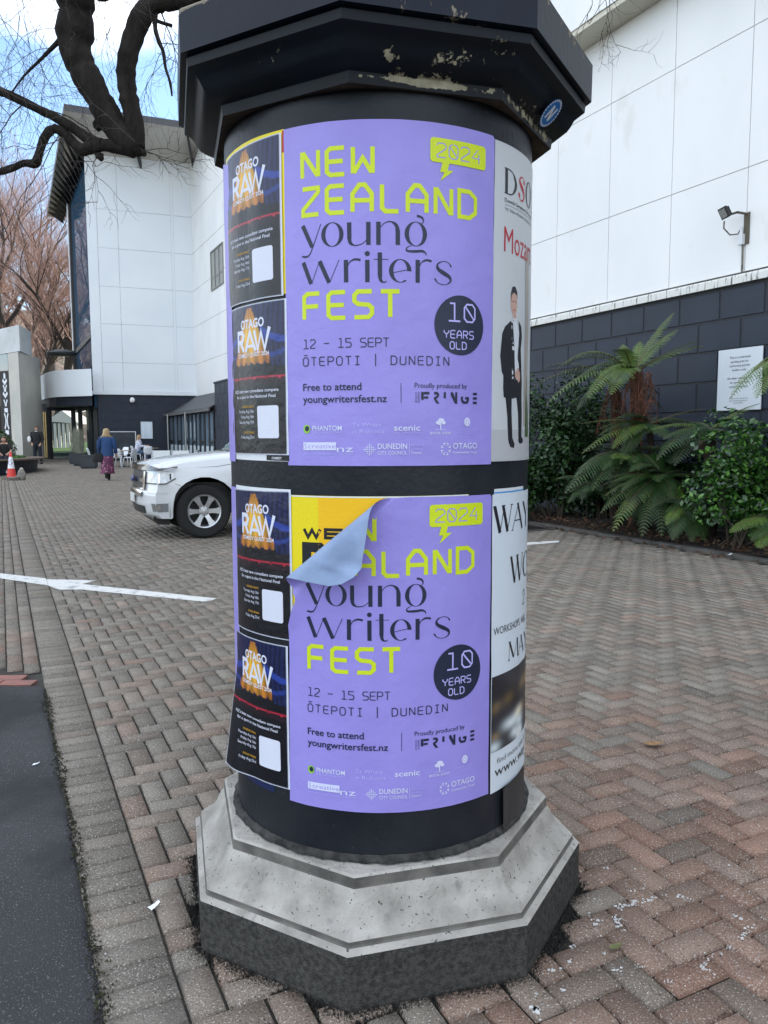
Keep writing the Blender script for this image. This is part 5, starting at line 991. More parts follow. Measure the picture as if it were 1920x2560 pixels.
corner_part('headlight', [LAMPG, BLKP, CHROME], [(.22, 1.36, lambda t: .795 + .055 * max(0, (.62 - t) / .4), lambda t: .960, .008, 0), (.16, 1.40, lambda t: .782 + .06 * max(0, (.62 - t) / .4), lambda t: .797 + .06 * max(0, (.62 - t) / .4), .011, 1), (.34, .42, lambda t: .845, lambda t: .925, .0095, 1), (.95, 1.0, lambda t: .80, lambda t: .925, .0095, 2)])
corner_part('fog_lamp', [mat('lamp pocket', (.18, .19, .2), .5), CHROME], [(.52, 1.12, lambda t: .40, lambda t: .515, .004, 0), (.84, 1.08, lambda t: .425, lambda t: .495, .012, 1)])
corner_part('bumper_shade_line', [mat('white shade line', (.50, .52, .54), .4)], [(.42, 1.15, lambda t: .515, lambda t: .523, .006), (.5, 1.3, lambda t: .655, lambda t: .663, .006)])  # shade under the bumper creases, painted as thin greyer strips
V, F = patch(1.39, 2.0, lambda t: .70, lambda t: .965, .016, 10, 5); mb = MB(); mb.add(V, F)
for z0, z1, m in ((.80, .85, 1), (.70, .72, 1)): V, F = patch(1.40, 2.0, lambda t, z0=z0: z0, lambda t, z1=z1: z1, .03, 10, 2); mb.add(V, F, m)
V, F = patch(1.36, 1.43, lambda t: .695, lambda t: .95, .03, 3, 4); mb.add(V, F, 1); mirror(mb); mb.build('grille', [BLKP, CHROME], ute, smooth=True)
mb = MB(); mb.ell((.845, 0, .83), (.02, .115, .048), 16, 8); mb.build('badge', mat('dark blue badge', (.01, .03, .14), .3), ute, smooth=True)
mb = MB(); mb.add(*patch(1.42, 2.0, lambda t: .60, lambda t: .688, .03, 10, 3)); mb.add(*patch(1.36, 2.0, lambda t: .36, lambda t: .47, .012, 10, 2), 1); mirror(mb); mb.build('bumper_bar', [CHROME, BLKP], ute, smooth=True)
mb = MB(); mb.box(.850, .862, -.18, .18, .50, .62); mb.build('number_plate', mat('plate', (.62, .64, .62), .4), ute)
mb = MB(); mb.add(*patch(.10, 2.0, lambda t: .968 + .050 * max(0, (1 - t)) ** 1.1, lambda t: 1.045 + .060 * max(0, (1 - t)) ** .9, lambda t: .045, 26, 4)); mirror(mb); mb.build('bonnet_protector', mat('smoked plastic', (.035, .022, .026), .15, coat=.6), ute, smooth=True)
mb = MB(); mb.prism([(.50, .20), (.78, .215), (.88, .29), (.86, .335), (.50, .335)], -.80, .80, lambda x, z, y: dfm(x, y, z)); mb.box(-4.3, .45, -.70, .70, .33, .78); mb.build('underbody', BLKP, ute)
for cx in (0, -3.22):
    for s in (1, -1): mb = MB(); V = [(cx + .478 * math.cos(a), s * y, .385 + .478 * math.sin(a)) for a in np.linspace(R_(-8), R_(188), 24) for y in (.935, .5)]; mb.add(V, [(2 * i, 2 * i + 2, 2 * i + 3, 2 * i + 1) for i in range(23)]); mb.build('wheel_arch_liner', BLKP, ute)
mbs = {1: MB(), -1: MB()}
def line(pts, wd=.007):
    for i in range(len(pts) - 1):
        (x0, z0), (x1, z1) = pts[i], pts[i + 1]; d = np.array([x1 - x0, z1 - z0]); d /= np.linalg.norm(d); nn = np.array([-d[1], d[0]]) * wd / 2
        for s in (1, -1): mbs[s].add([dfm(x, s * .938, z) for x, z in ((x0 + nn[0], z0 + nn[1]), (x1 + nn[0], z1 + nn[1]), (x1 - nn[0], z1 - nn[1]), (x0 - nn[0], z0 - nn[1]))], [(0, 1, 2, 3)])
line([(.40, 1.005), (.1, 1.05), (-.2, 1.085), (-.42, 1.12), (-.52, 1.165), (-.58, 1.20)]); line([(.42, .79), (.30, .745), (.06, .745)], .005); line([(-.62, 1.2), (-.62, .62), (-.55, .42)]); line([(-1.62, 1.2), (-1.62, .5)]); line([(-2.46, 1.2), (-2.46, .9)]); line([(-2.52, 1.2), (-2.52, .42)], .02); line([(-.62, .44), (-2.5, .44)])
for s in (1, -1): mbs[s].build('shut_lines', BLKP, ute)
def cabw(z): return .80 - .16 * (z - 1.2) / .62
mb = MB(); cab = [(-.60, 1.16), (-1.28, 1.785), (-1.5, 1.82), (-2.2, 1.82), (-2.38, 1.78), (-2.52, 1.16)]
mb.prism(cab, -1, 1, lambda x, z, y: (x, y * cabw(z), z)); mb.build('cabin', CARW, ute, angle=30)
mb = MB(); ws = lambda k, y: (-.60 - .68 * k + .012, y * cabw(1.16 + .625 * k) * .93, 1.16 + .625 * k + .012); mb.add([ws(.04, -1), ws(.04, 0), ws(.04, 1), ws(.93, 1), ws(.93, 0), ws(.93, -1)], [(0, 1, 4, 5), (1, 2, 3, 4)]); mb.build('windscreen', WSCR, ute)
for poly in ([(-.86, 1.24), (-1.36, 1.72), (-1.58, 1.74), (-1.58, 1.24)], [(-1.66, 1.24), (-1.66, 1.74), (-2.2, 1.74), (-2.36, 1.24)]):
    for s in (1, -1): mb = MB(); mb.add([(x, s * (cabw(z) + .006), z) for x, z in poly], [tuple(range(len(poly)))]); mb.build('side_window', SIDEG, ute)
mb = MB(); mb.tube([(-.52, -.62, 1.205), (-.56, -.1, 1.225), (-.60, .55, 1.21)], .012, 6); mb.tube([(-.53, .05, 1.21), (-.62, .55, 1.235), (-.63, .72, 1.235)], .010, 6); mb.build('wiper', BLKP, ute)
for s in (1, -1):
    mb = MB(); mb.ell((-.82, s * 1.03, 1.22), (.06, .11, .085), 12, 8); mb.tube([(-.86, s * .85, 1.16), (-.84, s * .98, 1.18)], .03, 6); mb.build('mirror', CARW, ute, smooth=True)
for x0 in (-1.5, -2.38):
    for s in (1, -1): mb = MB(); mb.box(x0, x0 + .18, s * .94 - .012, s * .94 + .02, 1.02, 1.055); mb.build('door_handle', CHROME, ute)
mb = MB(); mb.box(-4.38, -2.6, -.72, .72, 1.205, 1.228); mb.build('tray_cover', BLKP, ute)
for cx in (0, -3.22):
    for s in (1, -1):
        wh_ = empty('wheel', (cx, s * .79, .385)); wh_.parent = ute
        mb = MB(); n = 40; rings = [[(r * math.cos(2 * math.pi * i / n), s * y, r * math.sin(2 * math.pi * i / n)) for i in range(n)] for r, y in ((.235, .10), (.30, .125), (.35, .118), (.378, .09), (.385, .05), (.385, -.08), (.35, -.12), (.25, -.11))]; mb.loft(rings, cap=False); mb.build('tyre', TYRE, wh_, angle=35)
        mb = MB(); ring = lambda r, y: [(r * math.cos(2 * math.pi * i / n), s * y, r * math.sin(2 * math.pi * i / n)) for i in range(n)]
        mb.loft([ring(.240, .085), ring(.236, .118), ring(.218, .112), ring(.206, .04), ring(.205, -.08)], 0, cap=False); mb.loft([ring(.205, .02), ring(.02, .02)], 1, cap=True)
        for k in range(6):
            a = R_(60 * k + 0); rot = lambda x, z: (x * math.cos(a) - z * math.sin(a), x * math.sin(a) + z * math.cos(a))
            V = []
            for x, hw, y in ((.03, .036, .085), (.10, .030, .098), (.16, .034, .102), (.222, .052, .108)):
                for sg in (-1, 1): q = rot(x, sg * hw); V.append((q[0], s * y, q[1]))
                for sg in (1, -1): q = rot(x, sg * hw); V.append((q[0], s * (y - .04), q[1]))
            mb.add(V, [(4 * i + j, 4 * i + (j + 1) % 4, 4 * i + 4 + (j + 1) % 4, 4 * i + 4 + j) for i in range(3) for j in range(4)], 0)
        mb.loft([ring(.075, .06), ring(.07, .092), ring(.035, .094), ring(.032, .106), ring(.01, .108)], 0)
        for k in range(6): q = R_(60 * k + 30); mb.ell((.058 * math.cos(q), s * .094, .058 * math.sin(q)), (.009, .008, .009), 6, 4, 1)
        mb.build('rim', [ALLOY, BLKP], wh_, angle=30)
# ------------------------------------------------------------------ café furniture
CHW = mat('white chair plastic', (.68, .71, .74), .4)
def chair(loc, rz, label):
    t = empty('cafe_chair', loc, rz, label, 'chair', 'white plastic café chairs')
    mb = MB(); mb.loft([[(.21 * math.cos(q) * s_, .21 * math.sin(q) * s_ + .0, z) for q in np.linspace(0, 6.283, 17)[:-1]] for s_, z in ((.9, .43), (1, .44), (1.0, .46), (.92, .465))]); mb.build('seat', CHW, t, angle=40)
    V = []; n = 10
    for j in range(6):
        z = .45 + .38 * j / 5; w_ = .12 + .08 * math.sin(math.pi * (j + .8) / 6.6)
        for i in range(n + 1): x = w_ * (2 * i / n - 1); V.append((x, -.20 - .10 * j / 5 + .9 * x * x, z))
    V += [(x, y - .018, z) for x, y, z in V]; k = 6 * (n + 1); F = [(j * (n + 1) + i, j * (n + 1) + i + 1, (j + 1) * (n + 1) + i + 1, (j + 1) * (n + 1) + i) for j in range(5) for i in range(n)]
    rim = [i for i in range(n + 1)] + [j * (n + 1) + n for j in range(1, 6)] + [5 * (n + 1) + i for i in range(n - 1, -1, -1)] + [j * (n + 1) for j in range(4, 0, -1)]
    F += [tuple(q + k for q in f[::-1]) for f in F] + [(rim[i], rim[(i + 1) % len(rim)], rim[(i + 1) % len(rim)] + k, rim[i] + k) for i in range(len(rim))]
    mb = MB(); mb.add(V, F); mb.build('backrest', CHW, t, smooth=True)
    for sx in (-1, 1):
        for sy in (-1, 1): mb = MB(); mb.tube([(sx * .15, sy * .15, .44), (sx * .19, sy * .22, 0)], [.018, .013], 8); mb.build('leg', CHW, t, smooth=True)
    return t
def gp(px, d): p = at(px, 1150, d); return np.array([p[0], p[1], gh(p[1])])
chair(gp(236, 34.6), R_(-80), 'white café chair beside the dark planter box, left of the walking woman')
chair(gp(256, 35.2), R_(100), 'white café chair mostly hidden behind the walking woman')
chair(gp(292, 33.4), R_(15), 'white café chair just right of the walking woman, its back to us')
chair(gp(304, 35.4), R_(150), 'white café chair on the far side of the small round table')
chair(gp(323, 33.6), R_(75), 'white café chair in side view at the small round table')
chair(gp(345, 37.2), R_(-90), 'white café chair the woman in white sits on')
chair(gp(372, 36.6), R_(10), 'white café chair between the seated woman and the glazed lean-to')
chair(gp(438, 31.5), R_(80), 'white café chair above the pickup bonnet, beside a white barrier board')
chair(gp(479, 31.8), R_(85), 'greyed café chair in front of the glazed doors', )
def table(loc, label, hgt=.72):
    t = empty('cafe_table', loc, 0, label, 'table', 'small round café tables'); mb = MB(); mb.loft([[(r * math.cos(q), r * math.sin(q), z) for q in np.linspace(0, 6.283, 25)[:-1]] for r, z in ((.32, hgt - .03), (.35, hgt - .02), (.35, hgt), (.33, hgt + .005))]); mb.build('tabletop', mat('tan table top', (.34, .27, .18), .5), t, angle=40)
    mb = MB(); mb.tube([(0, 0, .03), (0, 0, hgt - .03)], .03, 8); mb.build('post', DARKF, t); mb = MB(); mb.tube([(0, 0, 0), (0, 0, .03)], .22, 16); mb.build('base', DARKF, t)
table(gp(308, 34.4), 'small round café table with tan top between white chairs')
table(gp(379, 37.4), 'small round café table in front of the seated woman in white')
cup = empty('coffee_cup', gp(378, 37.2) + [0, 0, .725], 0, 'small white cup on the table of the seated woman', 'cup')
mb = MB(); mb.loft([[(r * math.cos(q), r * math.sin(q), z) for q in np.linspace(0, 6.283, 13)[:-1]] for r, z in ((.03, 0), (.04, .04), (.045, .08), (.04, .08), (.03, .02))]); mb.build('bowl', CHW, cup, smooth=True)
mb = MB(); mb.tube([(.04, 0, .065), (.07, 0, .06), (.07, 0, .03), (.038, 0, .025)], .006, 6); mb.build('handle', CHW, cup)
def barrier(px, d, wd, label, rz):
    p = gp(px, d); t = empty('barrier_board', p, rz, label, 'board', 'white café barrier boards')
    mb = MB(); mb.box(-wd / 2, wd / 2, -.012, .012, .18, .98); mb.build('panel', mat('barrier white', (.70, .735, .75), .5, (.66, .70, .71), 2), t)
    for s in (-1, 1): mb = MB(); mb.tube([(s * (wd / 2 + .015), 0, 0), (s * (wd / 2 + .015), 0, 1.0)], .018, 8); mb.box(s * (wd / 2 + .015) - .03, s * (wd / 2 + .015) + .03, -.2, .2, 0, .025); mb.build('post', mat('barrier post', (.5, .52, .54), .4, metal=.5), t)
barrier(404, 25.5, .52, 'white café barrier board rising behind the front edge of the bonnet', R_(8)); barrier(452, 25.2, .50, 'white café barrier board behind the middle of the bonnet', R_(4))
# planter boxes
PB = mat('charcoal planter', (.03, .036, .042), .55)
for px, d, w_, lab in ((222, 33.4, .62, 'nearest charcoal planter box, beside the walking woman'), (200, 35.4, .5, 'middle charcoal planter box with tall grass'), (189, 37.0, .45, 'farthest charcoal planter box by the glass doors')):
    t = empty('planter_box', gp(px, d), R_(6), lab, 'planter', 'charcoal café planter boxes'); mb = MB(); mb.box(-w_ / 2 + .03, w_ / 2 - .03, -.2, .2, 0, .07); mb.box(-w_ / 2, w_ / 2, -.24, .24, .07, .50); mb.box(-w_ / 2 - .02, w_ / 2 + .02, -.26, .26, .505, .56); mb.build('box', PB, t); mb = MB(); mb.box(-w_ / 2 + .03, w_ / 2 - .03, -.21, .21, .55, .575); mb.build('soil', mat('planter soil', (.05, .045, .03), .9), t)
GRS = mat('grey green blades', (.13, .14, .10), .7, (.20, .20, .15), 6)
for px, d, lab in ((201, 35.4, 'tall grey-green grass in the middle planter box'), (190, 37.0, 'tall grey-green grass in the farthest planter box')):
    t = empty('grass_plant', gp(px, d) + [0, 0, .57], 0, lab, 'plant', 'tall grasses in planter boxes'); mb = MB(); rr = random.Random(px)
    for _ in range(150):
        x, y = rr.gauss(0, .07), rr.gauss(0, .07); h_ = rr.uniform(.6, 1.25); l1 = rr.gauss(0, .09); l2 = rr.gauss(0, .09); s_ = rr.uniform(.008, .016); mb.add([(x - s_, y, 0), (x + s_, y, 0), (x + l1 * .4 + s_, y + l2 * .4, h_ * .6), (x + l1 * .4 - s_, y + l2 * .4, h_ * .6), (x + l1, y + l2, h_)], [(0, 1, 2, 3), (3, 2, 4)])
    mb.build('blades', GRS, t)
# round seat planter with hedge
pc = np.array([-17.5, 28.2]); RPn = 3.85
sp = empty('seat_planter', (pc[0], pc[1], .05), 0, 'large round dark planter with timber seat rim and clipped hedge at the far left', 'planter')
circ = lambda r, z, n=72: [(r * math.cos(2 * math.pi * i / n), r * math.sin(2 * math.pi * i / n), z) for i in range(n)]
mb = MB(); mb.loft([circ(RPn - .1, -.1), circ(RPn - .02, .48), circ(RPn - .5, .49)], cap=False); mb.build('wall', mat('dark blue planter wall', (.012, .016, .03), .5), sp, smooth=False)
mb = MB(); mb.loft([circ(RPn - .45, .50), circ(RPn + .22, .50), circ(RPn + .22, .56), circ(RPn - .45, .565)], cap=False); mb.build('seat_rim', mat('worn timber', (.14, .10, .07), .7, (.08, .06, .045), 5, stretch=(1, 1, 8)), sp)
mb = MB(); mb.loft([circ(RPn - .46, .40), circ(.1, .5)], cap=False); mb.build('soil', mat('planter earth', (.03, .024, .017), .9), sp)
def leafcloud(mb, fn, n, size, rr, m=0, flat_=.5, asp=.5):
    for _ in range(n):
        p, nrm = fn(rr); p = np.array(p); d = np.array([rr.gauss(0, 1), rr.gauss(0, 1), rr.gauss(0, .7)]); d /= np.linalg.norm(d); nrm = np.array(nrm) + np.array([rr.gauss(0, flat_), rr.gauss(0, flat_), rr.gauss(0, flat_)]); nrm /= np.linalg.norm(nrm); a = np.cross(nrm, d); a /= np.linalg.norm(a) + 1e-6; b = np.cross(a, nrm); s_ = size * rr.uniform(.6, 1.3)
        mb.add([p - b * s_, p + a * s_ * asp, p + b * s_ + nrm * s_ * -.15, p - a * s_ * asp], [(0, 1, 2), (0, 2, 3)] if rr.random() < .0 else [(0, 1, 2, 3)], m if not isinstance(m, (list, tuple)) else rr.choice(m))
HG = [mat('hedge leaf dark', (.022, .045, .018), .6), mat('hedge leaf mid', (.045, .085, .028), .6), mat('hedge leaf light', (.085, .13, .045), .6)]
rr = random.Random(21); mb = MB()
def hedge_pt(rr):
    a = rr.uniform(-2.6, .9); r = rr.uniform(1.2, 3.05); z = .5 + (1.32 * (1 - max(0, (r - 2.0) / 1.3) ** 2.5) + .10 * float(n2(a * 6, r * 3, 9))) * (1 - rr.random() ** 3 * .9 if r < 2.9 else rr.random()); return (r * math.cos(a), r * math.sin(a), z), (math.cos(a) * (r > 2.4), math.sin(a) * (r > 2.4), .8)
leafcloud(mb, hedge_pt, 15000, .055, rr, [0, 0, 1, 1, 2]); hd = mb.build('hedge', HG, sp)
mb = MB(); leafcloud(mb, lambda rr: ((lambda a, r: ((r * math.cos(a), r * math.sin(a), .52 + .12 * rr.random()), (0, 0, 1)))(rr.uniform(-2.6, .9), rr.uniform(2.7, 3.35))), 2200, .05, rr, 0); mb.build('ground_cover', mat('bright ground cover', (.09, .20, .035), .6), sp)
# traffic cone, rock and broken pavers
cn = empty('traffic_cone', gp(27, 27.0), R_(12), 'red and white traffic cone with a purple sticker beside a grey rock', 'cone')
OR = mat('cone red', (.62, .045, .035), .5); mb = MB(); mb.box(-.21, .21, -.21, .21, 0, .04); mb.build('base', OR, cn)
ring = lambda r, z: [(r * math.cos(q), r * math.sin(q), z) for q in np.linspace(0, 6.283, 25)[:-1]]
mb = MB(); mb.loft([ring(.155, .04), ring(.115, .36)], 0, cap=False); mb.loft([ring(.115, .36), ring(.057, .76)], 1, cap=False); mb.loft([ring(.057, .76), ring(.03, .92), ring(.02, .925)], 0, cap=False); mb.build('cone_body', [OR, mat('reflective white', (.72, .73, .76), .4)], cn, smooth=True)
mb = MB()
for a0, z0 in ((R_(-95), .56), ): mb.add([((.094 - .145 * (z0 + .075 * math.sin(q) - .52)) * math.cos(a0 + .8 * math.cos(q)) * 1.03, (.094 - .145 * (z0 + .075 * math.sin(q) - .52)) * math.sin(a0 + .8 * math.cos(q)) * 1.03, z0 + .075 * math.sin(q)) for q in np.linspace(0, 6.283, 17)[:-1]], [tuple(range(16))])
mb.build('sticker', mat('purple sticker', (.16, .05, .32), .5), cn)
def stone(name, loc, size, seed, m, label, cat, rz=0):
    bm = bmesh.new(); bmesh.ops.create_icosphere(bm, subdivisions=3, radius=1)
    for v in bm.verts: v.co *= 1 + .13 * float(n2(v.co.x * 2.3, v.co.y * 2.3 + v.co.z * 1.7, seed)); v.co = (v.co.x * size[0], v.co.y * size[1], max(-.02, (v.co.z + .75) * size[2]))
    me = bpy.data.meshes.new(name); bm.to_mesh(me); bm.free(); me.materials.append(m); me.polygons.foreach_set('use_smooth', [True] * len(me.polygons)); o = link(name, me); o.location = loc; o.rotation_euler = (0, 0, rz); tag(o, label, cat)
stone('rock', gp(52, 26.2), (.135, .14, .21), 4, mat('grey rock', (.14, .13, .11), .9, (.30, .28, .25), 3, bump=.01, bscale=25), 'upright grey rock standing right of the traffic cone', 'rock')
stone('rock', gp(53, 26.25) + [0, 0, .33], (.06, .06, .05), 6, mat('pale rock', (.42, .40, .36), .9), 'small pale stone perched on the upright grey rock', 'rock')
for i, (px, d, a, lab) in enumerate(((16, 26.3, .1, 'flat broken paver left of the cone foot'), (33, 26.0, .7, 'tilted broken paver against the grey rock'))):
    mb = MB(); mb.prism([(-.17, -.06), (.14, -.075), (.19, .0), (.12, .07), (-.16, .06)], 0, .10, lambda x, y, z: (x, y + .0 * z, z * (1 + .3 * i * (x > 0)))); o = mb.build('broken_paver', mat('paver lump', (.19, .165, .14), .9, (.12, .105, .09), 14)); o.location = gp(px, d); o.rotation_euler = (.12 * i, 0, a); tag(o, lab, 'paver')
# ------------------------------------------------------------------ people
def skin_body(nodes, m, name, faceparts=True):
    """nodes: name -> (x, y, z, radius, parent); one continuous skinned surface"""
    bm = bmesh.new(); lay = bm.verts.layers.skin.verify(); B = {}
    for k, (x, y, z, r, p) in nodes.items():
        v = bm.verts.new((x, y, z)); v[lay].radius = (r, r) if not isinstance(r, tuple) else r; v[lay].use_root = p is None; B[k] = v
        if p: bm.edges.new((B[p], v))
    me = bpy.data.meshes.new(name); bm.to_mesh(me); bm.free(); o = bpy.data.objects.new(name, me); COL.objects.link(o)
    o.modifiers.new('skin', 'SKIN'); s_ = o.modifiers.new('sub', 'SUBSURF'); s_.levels = 2; s_.render_levels = 2
    dg = bpy.context.evaluated_depsgraph_get(); e = o.evaluated_get(dg); me2 = bpy.data.meshes.new_from_object(e); bpy.data.objects.remove(o); me2.materials.clear(); me2.materials.append(m); me2.polygons.foreach_set('use_smooth', [True] * len(me2.polygons)); me2.name = name
    return link(name, me2)
def person_nodes(J):
    """J holds joint positions; adds head, face, hands with five fingers, feet"""
    N = {}; g_ = lambda k: J[k]
    N['pelvis'] = (*g_('pelvis'), .125, None); N['spine'] = (*((np.array(g_('pelvis')) + g_('chest')) / 2), .115, 'pelvis'); N['chest'] = (*g_('chest'), .125, 'spine'); N['neck0'] = (*(np.array(g_('chest')) * .25 + np.array(g_('neck')) * .75), .075, 'chest'); N['neck'] = (*g_('neck'), .052, 'neck0')
    hd = np.array(g_('head')); fwd = np.array(J['look']) / np.linalg.norm(J['look']); N['jaw'] = (*(hd + fwd * .018 - [0, 0, .055]), (.058, .062), 'neck'); N['skull'] = (*(hd + [0, 0, .02]), (.078, .088), 'jaw'); N['crown'] = (*(hd + [0, 0, .075]), (.058, .066), 'skull'); N['nose'] = (*(hd + fwd * .098 - [0, 0, .012]), .013, 'skull')
    sd_ = np.cross(fwd, [0, 0, 1.0])
    for s in (1, -1): N[f'ear{s}'] = (*(hd + sd_ * s * .083 - [0, 0, .01]), .014, 'skull')
    for s, q in ((1, 'r'), (-1, 'l')):
        N['sh' + q] = (*g_('sh' + q), .062, 'neck0'); N['el' + q] = (*g_('el' + q), .042, 'sh' + q); N['wr' + q] = (*g_('wr' + q), .027, 'el' + q)
        d = np.array(g_('wr' + q)) - g_('el' + q); d /= np.linalg.norm(d); pal = np.array(g_('wr' + q)) + d * .07; N['pa' + q] = (*pal, .034, 'wr' + q)
        side = np.cross(d, [0, 1.0, .2]); side /= np.linalg.norm(side)
        for i in range(4): b = pal + d * .035 + side * (i - 1.5) * .021; N[f'f{i}{q}'] = (*b, .010, 'pa' + q); N[f't{i}{q}'] = (*(b + d * (.052 - .008 * abs(i - 1.3)) + fwd * .012), .008, f'f{i}{q}')
        b = np.array(g_('wr' + q)) + d * .035 + side * .04; N['th' + q] = (*b, .011, 'pa' + q); N['tt' + q] = (*(b + d * .045 + side * .012), .009, 'th' + q)
        N['hi' + q] = (*g_('hi' + q), .092, 'pelvis'); N['kn' + q] = (*g_('kn' + q), .058, 'hi' + q); N['an' + q] = (*g_('an' + q), .038, 'kn' + q); N['to' + q] = (*g_('to' + q), .034, 'an' + q)
    return N
SK = mat('skin', (.46, .27, .20), .5); BLOND = mat('blonde hair', (.42, .30, .16), .5, (.26, .17, .08), 30, stretch=(1, 1, .2)); BRUN = mat('dark brown hair', (.045, .022, .016), .5, (.075, .038, .026), 30, stretch=(1, 1, .2)); DENIM = mat('dark navy cloth', (.010, .013, .024), .8); BLKC = mat('black knit', (.009, .009, .010), .85); EYE = mat('eye dark', (.02, .015, .012), .3)
def limb(root, name, m, chains, n=12, flat=1.0):
    mb = MB()
    for pts, rad in chains: mb.tube(pts, rad, n, flat=flat)
    return mb.build(name, m, root, angle=60)
def eyes(root, J):
    hd = np.array(J['head']); f = np.array(J['look']) / np.linalg.norm(J['look']); s_ = np.cross(f, [0, 0, 1.0])
    for s in (1, -1): mb = MB(); p = hd + f * .082 + s_ * s * .032 + [0, 0, .012]; mb.ell(p, (.011, .011, .007), 8, 6); mb.build('eye', EYE, root, smooth=True)
    mb = MB(); p = hd + f * .078 - [0, 0, .052]; mb.ell(p, (.022, .014, .006), 8, 6); mb.build('mouth', mat('lips', (.30, .10, .09), .5), root, smooth=True)
def hair(root, J, m, length, width=.1):
    hd = np.array(J['head']); f = np.array(J['look']) / np.linalg.norm(J['look']); s_ = np.cross(f, [0, 0, 1.0]); mb = MB(); rings = []
    for k, (dz, rx, ry, off) in enumerate(((.125, .02, .02, -.01), (.112, .062, .07, -.012), (.08, .092, .098, -.018), (.03, .102, .104, -.026), (-.03, .104, .098, -.04), (-.09, .10 + width * .1, .085, -.05), (-.09 - length * .5, .095 + width * .35, .075, -.055), (-.09 - length, .075 + width * .3, .05, -.05), (-.10 - length, .02, .015, -.05))):
        ring_ = []
        for q in np.linspace(0, 2 * math.pi, 21)[:-1]:
            a = math.cos(q); b = math.sin(q); by = ry * b
            if b > 0 and dz < .05: by = by * (.15 if abs(a) < .75 else .55)
            w_ = 1 + .06 * math.sin(q * 7 + k); ring_.append(tuple(hd + [0, 0, dz + .012 * math.sin(q * 5 + k) * (k > 5)] + s_ * rx * a * w_ + f * (by * w_ + off)))
        rings.append(ring_)
    mb.loft(rings); return mb.build('hair', m, root, smooth=True)
def oval(c, rx, ry, z, n=24, wob=0): return [(c[0] + rx * math.cos(2 * math.pi * i / n) * (1 + wob * math.sin(2 * math.pi * i / n * 7 + z * 9)), c[1] + ry * math.sin(2 * math.pi * i / n) * (1 + wob * math.sin(2 * math.pi * i / n * 7 + z * 9)), z) for i in range(n)]
def place(o, loc, rz): o.location = loc; o.rotation_euler = (0, 0, rz)
# walking woman (local +y is where she is heading)
J = dict(pelvis=(0, 0, .92), chest=(0, .02, 1.24), neck=(0, .02, 1.46), head=(0, .04, 1.585), look=(0.1, 1, 0), shr=(.17, .01, 1.40), shl=(-.17, .01, 1.40), elr=(.25, -.02, 1.12), ell=(-.25, .0, 1.12), wrr=(.27, .10, .88), wrl=(-.25, .10, .90), hir=(.09, 0, .86), hil=(-.09, 0, .86), knr=(.06, .10, .48), knl=(-.06, -.02, .48), anr=(.03, .02, .09), anl=(-.02, -.30, .20), tor=(.03, .15, .03), tol=(-.02, -.24, .08))
pw = skin_body(person_nodes(J), SK, 'person'); tag(pw, 'woman in a blue coat and patterned long skirt walking away across the square', 'person')
COATB = mat('blue coat', (.012, .055, .16), .75, (.008, .04, .125), 6); mb = MB()
mb.loft([oval((0, 0), .215, .15, .80, wob=.03), oval((0, 0), .21, .145, .92), oval((0, .0), .185, .13, 1.08), oval((0, .01), .205, .135, 1.25), oval((0, .01), .21, .12, 1.36), oval((0, .02), .185, .11, 1.425), oval((0, .02), .10, .085, 1.475)], cap=False); mb.tube([J['shr'], (.225, 0, 1.28), J['elr'], (.265, .05, .98), (.27, .09, .90)], [.085, .082, .068, .06, .062], 12); mb.tube([J['shl'], (-.225, 0, 1.28), J['ell'], (-.255, .05, 1.0), (-.25, .09, .92)], [.085, .082, .068, .06, .062], 12); mb.build('coat', COATB, pw, angle=60)
def skirtmat():
    m = mat('patterned skirt', (.10, .012, .05), .7); t = m.node_tree; l = t.links.new; tcn = t.nodes.new('ShaderNodeTexCoord'); v = t.nodes.new('ShaderNodeTexNoise'); v.inputs['Scale'].default_value = 9; v.inputs['Detail'].default_value = 2; v.inputs['Distortion'].default_value = 1.5; mpn = t.nodes.new('ShaderNodeMapping'); mpn.inputs['Scale'].default_value = (1.3, 1.3, .6); l(tcn.outputs['Object'], mpn.inputs['Vector']); l(mpn.outputs['Vector'], v.inputs['Vector']); r = t.nodes.new('ShaderNodeValToRGB'); r.color_ramp.interpolation = 'CONSTANT'
    for i, (p, c) in enumerate(((0, (.012, .008, .03)), (.40, (.16, .012, .05)), (.48, (.03, .02, .09)), (.54, (.24, .03, .06)), (.60, (.45, .33, .36)), (.64, (.12, .01, .045)))):
        e = r.color_ramp.elements[i] if i < 2 else r.color_ramp.elements.new(p); e.position = p; e.color = (*c, 1)
    l(v.outputs['Fac'], r.inputs['Fac']); l(r.outputs['Color'], t.nodes['Principled BSDF'].inputs['Base Color']); return m
mb = MB(); mb.loft([oval((0, -.06), .225, .20, .225, wob=.05), oval((0, -.05), .21, .19, .40, wob=.05), oval((0, -.02), .195, .16, .62, wob=.03), oval((0, 0), .185, .135, .86)], cap=False); mb.build('skirt', skirtmat(), pw, smooth=True)
limb(pw, 'boots', BLKC, [([J['tor'], (.03, .06, .045), (.03, .01, .07), (.03, .02, .14), (.035, .03, .22)], [.03, .042, .05, .048, .052]), ([J['tol'], (-.02, -.27, .12), (-.02, -.31, .18), (-.025, -.27, .26)], [.03, .042, .05, .052])])
hair(pw, J, BLOND, .10, .2); eyes(pw, J); place(pw, at(270, 1197, 25.9) * [1, 1, 0], R_(14))
